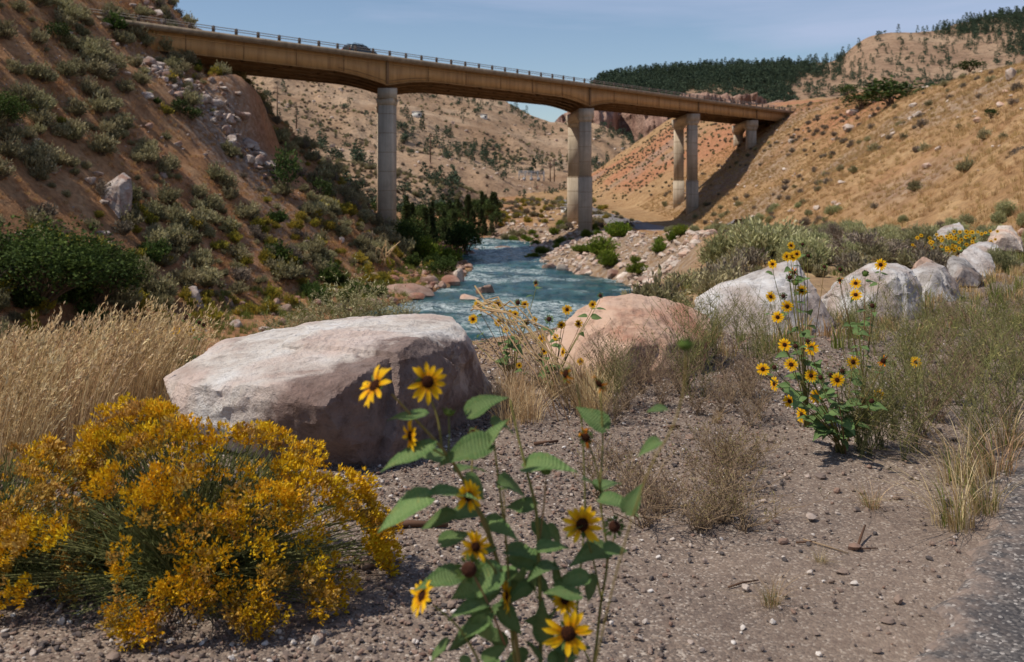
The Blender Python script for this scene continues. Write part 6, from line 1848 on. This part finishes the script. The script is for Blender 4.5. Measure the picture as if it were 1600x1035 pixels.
LEAVES = [sleaf(970 + i, d, c).mesh('leaf', M_SLEAF, True) for i, (d, c) in enumerate([(.30, .2), (.45, .3), (.15, .1), (.6, .25)])]

def axis_rot(x, z):
    x = Vector(x).normalized(); z = Vector(z); z = (z - x * z.dot(x)).normalized(); y = z.cross(x)
    return Matrix((x, y, z)).transposed().to_euler()
def face_rot(d, spin=0.0):
    return (Vector(d).to_track_quat('Z', 'Y') @ Euler((0, 0, spin)).to_quaternion()).to_euler()

def add_head(root, p, face, diam, kind, rr, fine):
    """p in the plant's own frame"""
    s = diam / 0.083
    core = {'bloom': CORES, 'wilt': CORES, 'seed': SEEDS, 'bud': BUDS}[kind]
    h = link('flower_head', core[rr.randint(0, len(core))], root, p, face_rot(face, rr.uniform(0, 6.28)), s)
    if kind in ('seed', 'bud'): h['label'] = 'dark seed head without petals' if kind == 'seed' else 'closed green bud'
    if kind == 'bloom':
        if fine:
            n = rr.randint(14, 18)
            for j in range(n):
                if rr.rand() < .08: continue
                a = 2 * math.pi * j / n + rr.normal(0, .07)
                link('petal', PETALS[rr.randint(0, 4)], h, (.0115 * math.cos(a), .0115 * math.sin(a), .001 * (j % 2)), (rr.normal(0, .12), rr.normal(-.05, .16), a), (rr.uniform(.85, 1.12), 1, 1))
        else:
            link('petals', ROSETTES[rr.randint(0, 4)], h)
    if kind == 'wilt':
        for j in range(rr.randint(4, 9)):
            a = rr.uniform(0, 6.28)
            link('petal', WILTS[rr.randint(0, 2)], h, (.0115 * math.cos(a), .0115 * math.sin(a), 0), (rr.normal(0, .4), rr.normal(.2, .5), a))
    return h

def bez(a, b, c, d, n=9):
    return [a * (1 - t) ** 3 + 3 * b * t * (1 - t) ** 2 + 3 * c * t * t * (1 - t) + d * t ** 3 for t in np.linspace(0, 1, n)]

def smooth_line(pts, n=4):
    pts = [Vector(p) for p in pts]; out = []
    for i in range(len(pts) - 1):
        p0 = pts[max(i - 1, 0)]; p1 = pts[i]; p2 = pts[i + 1]; p3 = pts[min(i + 2, len(pts) - 1)]
        for j in range(n):
            t = j / n; out.append(0.5 * ((2 * p1) + (p2 - p0) * t + (2 * p0 - 5 * p1 + 4 * p2 - p3) * t * t + (3 * p1 - p0 - 3 * p2 + p3) * t ** 3))
    return out + [pts[-1]]

def stem_mesh(pts, r0, r1, tint=.3):
    q = smooth_line(pts); return MB().tube(q, list(np.linspace(r0, r1, len(q))), 7, tint=tint).mesh('stem', M_STEM, True)

def front_sunflower():
    Y0 = 2.12
    base = P(840, 1396, Y0); base.z = 0.0
    root = empty('sunflower', base)
    tag(root, 'tall branching wild sunflower out of focus in front of everything at bottom centre', 'sunflower')
    rr = np.random.RandomState(5)
    q = lambda px, py, Y=Y0: P(px, py, Y) - base
    stems = [
        ([(845, 1000, 2.12), (842, 880, 2.12), (838, 800, 2.11), (824, 740, 2.12), (810, 684, 2.14), (797, 625, 2.16)], .0058, .0022, (836, 1400, Y0)),
        ([(818, 1100, 2.11), (800, 960, 2.10), (775, 870, 2.10), (748, 800, 2.10), (715, 735, 2.10), (690, 700, 2.10), (655, 662, 2.09), (612, 616, 2.08)], .0060, .0026, (832, 1400, Y0)),
        ([(925, 1050, 2.16), (938, 950, 2.18), (949, 870, 2.18), (938, 780, 2.18), (942, 690, 2.20), (938, 612, 2.2)], .0042, .0018, (852, 1400, 2.14)),
        ([(893, 1050, 2.2), (903, 930, 2.22), (914, 800, 2.24), (909, 660, 2.25), (901, 600, 2.26)], .0034, .0016, (848, 1400, 2.14)),
        ([(800, 1000, 2.14), (792, 860, 2.15), (780, 760, 2.16), (772, 690, 2.17), (770, 650, 2.18)], .0036, .0018, (834, 1400, 2.13)),
        ([(915, 1100, 1.75), (962, 900, 1.6), (1010, 745, 1.52), (1050, 670, 1.50), (1068, 610, 1.49), (1072, 550, 1.48)], .0017, .0012, (850, 1400, 2.08)),
        ([(760, 1060, 2.02), (720, 985, 2.0), (676, 945, 2.0)], .003, .002, (825, 1400, 2.1)),
        ([(690, 700, 2.10), (684, 655, 2.11), (668, 612, 2.12)], .0028, .002, None),
        ([(700, 715, 2.10), (672, 700, 2.09), (648, 688, 2.08)], .0026, .002, None),
        ([(775, 870, 2.10), (760, 815, 2.08), (738, 783, 2.06)], .0026, .002, None),
        ([(800, 960, 2.10), (778, 900, 2.05), (750, 862, 2.03)], .0026, .002, None),
        ([(790, 1010, 2.08), (768, 955, 2.03), (742, 902, 2.0)], .0026, .002, None),
        ([(850, 1120, 2.1), (880, 1060, 2.05), (888, 1002, 2.03)], .003, .0022, None),
        ([(925, 1040, 2.16), (895, 980, 2.14), (884, 945, 2.13)], .0024, .0018, None),
        ([(940, 940, 2.18), (928, 880, 2.16), (914, 830, 2.14)], .0024, .0018, None),
        ([(940, 800, 2.18), (934, 740, 2.18), (920, 695, 2.18)], .0022, .0016, None),
        ([(949, 880, 2.18), (958, 850, 2.17), (960, 832, 2.16)], .0022, .0016, None),
        ([(842, 850, 2.12), (850, 790, 2.11), (853, 748, 2.10)], .0022, .0016, None),
        ([(802, 1000, 2.1), (796, 960, 2.08), (791, 945, 2.07)], .0022, .0016, None),
        ([(790, 850, 2.15), (789, 800, 2.15), (786, 762, 2.15)], .0020, .0014, None),
        ([(700, 715, 2.10), (702, 680, 2.12), (701, 652, 2.13)], .0020, .0014, None),
        ([(735, 770, 2.10), (738, 720, 2.12), (738, 684, 2.13)], .0020, .0014, None),
    ]
    for pts, r0, r1, b in stems:
        pl = [q(*p) for p in pts]
        if b: pl = [Vector((rr.normal(0, .008), rr.normal(0, .008), -.02)), (q(b[0], 1250, b[2]) * .5 + pl[0] * .5)] + pl
        link('stem', stem_mesh(pl, r0, r1, rr.rand()), root)
    heads = [(586, 603, 56, (-.62, -.5, .6), 'bloom', 2.08), (668, 597, 52, (.25, -.85, .25), 'bloom', 2.12), (642, 681, 42, (-.8, -.4, .05), 'bloom', 2.08), (732, 776, 40, (.45, -.85, .15), 'bloom', 2.06), (743, 855, 42, (.55, -.75, .35), 'bloom', 2.03),
             (733, 890, 36, (-.05, -1, .1), 'seed', 2.0), (660, 932, 48, (-.75, -.5, .45), 'bloom', 2.0), (888, 990, 62, (-.05, -.95, .2), 'bloom', 2.03), (910, 820, 52, (-.1, -.9, .3), 'bloom', 2.14), (883, 938, 36, (-.3, -.8, .45), 'bloom', 2.13),
             (790, 932, 40, (.95, -.2, .1), 'bloom', 2.07), (915, 684, 30, (-.2, -.95, -.1), 'wilt', 2.18), (960, 823, 28, (.15, -.95, .1), 'seed', 2.16), (884, 584, 32, (-.85, -.3, .2), 'wilt', 2.26), (936, 600, 28, (-.6, -.5, -.4), 'wilt', 2.2),
             (1071, 540, 36, (.1, .55, .8), 'bud', 1.48), (853, 738, 26, (.1, .3, .9), 'bud', 2.10), (786, 755, 20, (0, -.5, .8), 'seed', 2.15), (701, 645, 28, (.2, .2, .9), 'bud', 2.13), (738, 675, 18, (-.3, -.6, .6), 'wilt', 2.13)]
    for px, py, d, fc, kind, Y in heads:
        dm = d / FPX * Y * (1.28 if kind == 'bloom' else 1.9 if kind in ('seed', 'bud') else 1.5)
        add_head(root, q(px, py, Y), fc, dm, kind, rr, True)
    leaves = [(672, 778, 588, 822, 2.04), (672, 776, 738, 762, 2.06), (676, 697, 596, 735, 2.06), (766, 694, 690, 712, 2.08), (757, 708, 778, 655, 2.1), (771, 664, 810, 668, 2.14), (664, 648, 606, 656, 2.08), (733, 648, 778, 610, 2.14), (708, 805, 656, 824, 2.08),
              (783, 758, 834, 770, 2.12), (836, 815, 860, 852, 2.14), (856, 826, 888, 852, 2.16), (946, 670, 902, 634, 2.2), (938, 766, 968, 742, 2.18), (938, 768, 916, 748, 2.2), (978, 800, 1002, 764, 1.96), (918, 903, 864, 914, 2.12), (916, 903, 934, 948, 2.14),
              (851, 1003, 843, 942, 2.1), (718, 898, 662, 908, 2.02), (780, 893, 708, 938, 2.05), (764, 944, 708, 952, 2.03), (766, 958, 716, 1002, 2.02), (760, 965, 746, 1026, 2.0), (742, 986, 698, 1014, 2.02), (780, 955, 818, 988, 2.08), (756, 1032, 792, 1012, 2.06),
              (948, 858, 908, 864, 2.18), (1042, 640, 1012, 700 - 60, 1.9), (1030, 690, 1000, 706, 1.9), (846, 1030, 822, 1000, 2.1), (728, 745, 762, 775, 2.1), (690, 850, 735, 830, 2.1), (832, 905, 868, 930, 2.16), (700, 1000, 672, 1035, 2.0), (860, 1035, 905, 1020, 2.12), (815, 905, 785, 900, 2.1), (720, 1030, 745, 1060, 2.0)]
    for _ in range(26):
        bx = rr.uniform(745, 880); by = rr.uniform(880, 1060); an = rr.uniform(0, 6.28); ll = rr.uniform(28, 52)
        leaves.append((bx, by, bx + ll * math.cos(an), by - .6 * ll * math.sin(an) - 6, 2.12 + rr.uniform(-.06, .1)))
    for bx, by, s in [(748, 800, -1), (757, 817, 1), (772, 860, -1), (792, 860, 1), (840, 880, -1), (842, 860, 1), (836, 790, -1), (938, 780, 1), (946, 860, 1), (912, 820, -1), (905, 930, -1), (800, 950, -1), (785, 905, 1), (716, 738, 1), (700, 715, -1), (820, 730, 1)]:
        ll = rr.uniform(34, 58)
        leaves.append((bx, by, bx + s * ll, by + rr.uniform(-22, 16), 2.12 + rr.uniform(-.05, .06)))
    for i, (bx, by, tx, ty, Y) in enumerate(leaves):
        a = q(bx, by, Y); b = q(tx, ty, Y - .01 + .03 * rr.normal())
        L = (b - a).length * 1.02
        nrm = Vector((rr.normal(-.25, .3), -0.45 + rr.normal(0, .2), .85))
        link('leaf', LEAVES[i % 4], root, a, axis_rot(b - a + Vector((0, 0, .12 * L)), nrm), (L, L * rr.uniform(.72, .92), L))
    return root
front_sunflower()

def sunflower_plant(label, base_px, base_Y, heads, Yh, seed, nleaf=16, leafL=.09, group=None, spread=.14):
    """heads: (px, py, diameter px, kind)"""
    rr = np.random.RandomState(seed)
    X = (base_px - CX) / FPX * base_Y; base = Vector((X, base_Y, Hs(X, base_Y)))
    root = empty('sunflower', base); tag(root, label, 'sunflower', group)
    curves = []
    for px, py, d, kind in heads:
        Y = Yh + rr.normal(0, spread); p = P(px, py, Y) - base
        dm = d / FPX * Y * (1.0 if kind == 'bloom' else 1.9 if kind in ('seed', 'bud') else 1.4)
        fc = Vector((rr.normal(-.22, .15), -.95, rr.normal(.28, .15))) if kind != 'side' else Vector((-.9, -.3, .1))
        add_head(root, p, fc, dm, 'bloom' if kind == 'side' else kind, rr, False)
        f = fc.normalized()
        end = p - f * .012
        c = bez(Vector((rr.normal(0, .015), rr.normal(0, .015), -.02)), Vector((p.x * .12, p.y * .12, p.z * .45)), end - Vector((0, 0, .14 * max(.4, p.z))) - f * .03, end, 10)
        curves.append(c)
        link('stem', MB().tube(c, list(np.linspace(.0038, .0016, 10)), 5, tint=rr.rand()).mesh('stem', M_STEM, True), root)
    for i in range(nleaf):
        c = curves[rr.randint(0, len(curves))]; k = rr.randint(2, 9); a = c[k]
        an = rr.uniform(0, 6.28); d = Vector((math.cos(an), math.sin(an), rr.uniform(-.1, .35)))
        L = leafL * rr.uniform(.55, 1.15) * (1.2 - .06 * k)
        link('leaf', LEAVES[i % 4], root, a + d * .012, axis_rot(d, (rr.normal(-.1, .3), rr.normal(-.4, .3), 1)), (L, L, L))
    return root
B, SD, BU, WI, SI = 'bloom', 'seed', 'bud', 'wilt', 'side'
sunflower_plant('sunflower with many open heads right of the middle, lower of the two', 1318, 5.55, [(1226, 539, 22, B), (1268, 544, 24, B), (1236, 570, 24, B), (1192, 577, 22, B), (1267, 587, 22, B), (1308, 594, 24, B), (1276, 620, 24, B), (1234, 627, 22, B), (1373, 617, 20, B), (1333, 566, 22, B),
                 (1243, 541, 11, SD), (1210, 574, 11, SD), (1282, 590, 11, SD), (1251, 623, 11, SD), (1362, 627, 12, SD), (1316, 580, 11, SD), (1262, 533, 10, SD), (1298, 586, 10, SD), (1253, 648, 20, SI), (1210, 600, 18, SI), (1380, 564, 18, WI)], 5.4, 41, 74, .10)
sunflower_plant('taller sunflower reaching up in front of the grey peaked boulder', 1262, 6.1, [(1207, 413, 16, B), (1230, 401, 17, B), (1239, 401, 18, B), (1245, 397, 15, B), (1236, 384, 14, B), (1204, 464, 19, B), (1230, 479, 21, B), (1215, 496, 21, B), (1253, 454, 19, B), (1240, 426, 15, WI), (1234, 434, 11, SD), (1224, 463, 10, SD), (1254, 382, 8, SD), (1263, 400, 9, SD), (1288, 417, 9, SD), (1243, 442, 14, BU)], 6.2, 42, 44, .085)
sunflower_plant('sunflower with three large heads standing in front of the blocky grey boulder', 1350, 6.6, [(1376, 414, 20, B), (1337, 443, 19, B), (1337, 461, 21, B), (1312, 438, 13, WI), (1313, 421, 10, SD), (1352, 428, 15, BU), (1363, 478, 11, SD)], 6.5, 43, 26, .085)
sunflower_plant('thin sunflower with one orange head among the weeds at the right', 1436, 6.3, [(1431, 566, 20, B), (1396, 569, 9, SD)], 6.2, 44, 6, .05)
mid = [(747, 477, 17, B), (777, 476, 17, B), (739, 499, 17, B), (778, 504, 14, B), (797, 490, 13, B), (809, 473, 11, SD), (820, 476, 14, B), (805, 491, 13, B), (822, 504, 12, WI), (837, 442, 11, WI), (714, 514, 13, SI), (790, 515, 12, B)]
sunflower_plant('sunflower with small heads against the river, left plant of the middle group', 800, 7.3, mid, 7.3, 45, 40, .08)
mid2 = [(886, 484, 18, B), (877, 508, 15, B), (858, 499, 12, SD), (926, 476, 14, B), (904, 506, 15, B), (938, 462, 8, SD), (847, 529, 15, B), (850, 549, 13, B), (845, 560, 12, SD), (880, 550, 14, SI), (907, 565, 13, B), (811, 571, 11, B), (824, 603, 11, SI), (868, 527, 12, B), (835, 500, 11, B)]
sunflower_plant('sunflower with small heads leaning on the left side of the peach boulder', 866, 7.0, mid2, 7.1, 46, 44, .08)
sunflower_plant('small sunflower with two open heads in the dry grass left of the largest boulder', 288, 7.4, [(275, 516, 16, B), (297, 517, 17, B), (290, 496, 14, SD), (311, 504, 10, SD), (318, 508, 9, SD)], 7.4, 47, 12, .09)
sunflower_plant('small sunflower with two crowded heads in the dry grass, farther left', 226, 7.2, [(212, 521, 17, B), (222, 529, 16, B), (176, 500, 11, SD)], 7.2, 48, 9, .08)
r2 = np.random.RandomState(81)
for k, (bx, lb) in enumerate([(1452, 'left most of the yellow flowered plants in front of the far boulders'), (1470, 'yellow flowered plant second from the left in front of the far boulders'), (1488, 'yellow flowered plant in the middle of the patch by the far boulders'), (1508, 'yellow flowered plant right of the middle of the far patch'), (1526, 'yellow flowered plant second from the right in the far patch'), (1542, 'right most yellow flowered plant touching the far boulders')]):
    hs = [(bx + r2.normal(0, 14), 372 + r2.uniform(-8, 34) - (bx - 1490) * .12, r2.uniform(5, 7.5), B) for _ in range(15)]
    sunflower_plant(lb, bx, 20.5, hs, 20.4, 90 + k, 18, .12, 'yellow flowered plants by the far boulders', .5)
# ------------------------------------------------------------------ poles, substation, small buildings, driftwood
M_POLE = plain_mat('weathered_pole_wood', lin(96, 76, 64), 0.9, .1)
M_GALV = plain_mat('galvanised_steel', lin(150, 152, 156), 0.6, .3, .2)
M_WHITE = plain_mat('white_siding', lin(214, 212, 206), 0.8, .2, var=.06)
M_ROOF = plain_mat('grey_roof', lin(128, 120, 116), 0.8, .2)
def far_spot(px, py):
    """the point of the far slope seen there"""
    q = FAR_V.reshape(-1, 3)
    x = CX + FPX * q[:, 0] / q[:, 1]; y = HZ - FPX * (q[:, 2] - CAM_Z) / q[:, 1]
    i = int(np.argmin((x - px) ** 2 + (y - py) ** 2))
    return Vector(q[i])
for px, yt, yb, arms, lb in [(432, 134, 186, 1, 'tall bare utility pole nearest the left spur'), (464, 162, 200, 1, 'second utility pole, right of the tall one'), (673, 209, 254, 1, 'lone utility pole in the middle of the far slope'), (861, 250, 284, 2, 'utility pole at the substation, left of the pair'), (866, 248, 284, 2, 'utility pole at the substation, right of the pair')]:
    b = far_spot(px, yb); h = (yb - yt) / FPX * b.y
    o = empty('utility_pole', b); tag(o, lb, 'pole', 'wooden utility poles on the far slope')
    MB().tube([(0, 0, -1), (0, 0, h)], [.24, .15], 8).obj('pole', M_POLE, o)
    for a in range(arms):
        c = MB().box((0, 0, h - .8 - 1.6 * a), (2.8, .2, .22)).obj('crossarm', M_POLE, o)
        for s in (-1.2, 0, 1.2): MB().tube([(s, 0, h - .7 - 1.6 * a), (s, 0, h - .4 - 1.6 * a)], [.1, .07], 6).obj('insulator', M_GALV, c)
b = far_spot(832, 283)
o = empty('substation', b); o.scale = (.46,) * 3; tag(o, 'grey steel lattice frames of an electric substation on the far valley floor', 'substation')
for i in range(5):
    for j in range(2):
        mb = MB(); x = (i - 2) * 5.2; y = j * 6
        for dx in (-.5, .5): mb.tube([(x + dx, y, -1), (x + dx * .5, y, 8.5 - j)], .14, 4)
        for k in range(5): mb.tube([(x - .5, y, k * 1.7), (x + .5, y, k * 1.7 + 1.7)], .08, 4)
        mb.obj('lattice_column', M_GALV, o)
for z, y in ((8.2, 0), (5.4, 0), (7.2, 6)):
    mb = MB(); mb.tube([(-10.6, y, z), (10.6, y, z)], .18, 4); mb.tube([(-10.6, y, z - .7), (10.6, y, z - .7)], .12, 4)
    for k in range(14): mb.tube([(-10.4 + k * 1.5, y, z), (-9.7 + k * 1.5, y, z - .7)], .07, 4)
    mb.obj('lattice_beam', M_GALV, o)
for i in range(3):
    t_ = MB().box((-6 + 6 * i, 3, 1.2), (2.6, 2, 2.8)).obj('transformer', M_GALV, o)
    MB().tube([(-6 + 6 * i, 3, 2.6), (-6 + 6 * i, 3, 4)], .2, 6).obj('bushing', M_WHITE, t_)
for px, py, w, h, lb in [(650, 182, 4.2, 1.9, 'small white house high on the far slope right of the left pier'), (757, 184, 3.6, 1.8, 'small white house below the dark trees on the far slope'), (884, 318, 2.0, 1.1, 'small white shed on the right bank beside the big pier')]:
    b = far_spot(px, py)
    if py > 300: b = Vector(((px - CX) / FPX * 230, 230, Hs((px - CX) / FPX * 230, 230)))
    o = empty('small_house', b, (0, 0, .3)); tag(o, lb, 'house')
    MB().box((0, 0, h / 2 - .5), (w, w * .6, h + 1)).obj('wall', M_WHITE, o)
    mb = MB(); a, c = w / 2 + .3, w * .3 + .3
    mb.add([(-a, -c, h), (a, -c, h), (a, c, h), (-a, c, h), (-a, 0, h + w * .18), (a, 0, h + w * .18)], [(0, 1, 5, 4), (2, 3, 4, 5), (0, 4, 3), (1, 2, 5), (3, 2, 1, 0)])
    mb.obj('roof', M_ROOF, o)
    MB().box((w * .2, -w * .3 - .03, h * .5), (1.1, .06, 1.0)).obj('window', plain_mat('window_glass', lin(50, 56, 62), .15, .6), o)
# driftwood: bare pale branches stranded at the foot of the left spur
h0 = ground_hit(598, 418)
if h0 is not None:
    rr = np.random.RandomState(55)
    o = empty('driftwood', h0); tag(o, 'tangle of bare pale branches stranded at the foot of the left spur', 'driftwood')
    s = h0.y / FPX
    for a in [[(-6, 0), (-4, 18), (3, 34), (6, 42)], [(2, 2), (6, 22), (4, 40)], [(8, 22), (16, 30), (27, 40)], [(-10, 4), (-12, 22), (-6, 32)], [(-2, 10), (8, 18), (20, 34)], [(4, 0), (-2, 26), (-10, 30)], [(12, 4), (9, 16), (14, 26)]]:
        pts = [(x * s, rr.uniform(-.5, .5), y * s) for x, y in a]
        q = smooth_line(pts, 3) if 'smooth_line' in globals() else [Vector(p) for p in pts]
        MB().tube(q, list(np.linspace(.10, .04, len(q))), 6).obj('branch', plain_mat('bleached_wood', lin(206, 172, 128), .85, .1) if 'M_BLEACH' not in globals() else M_BLEACH, o)
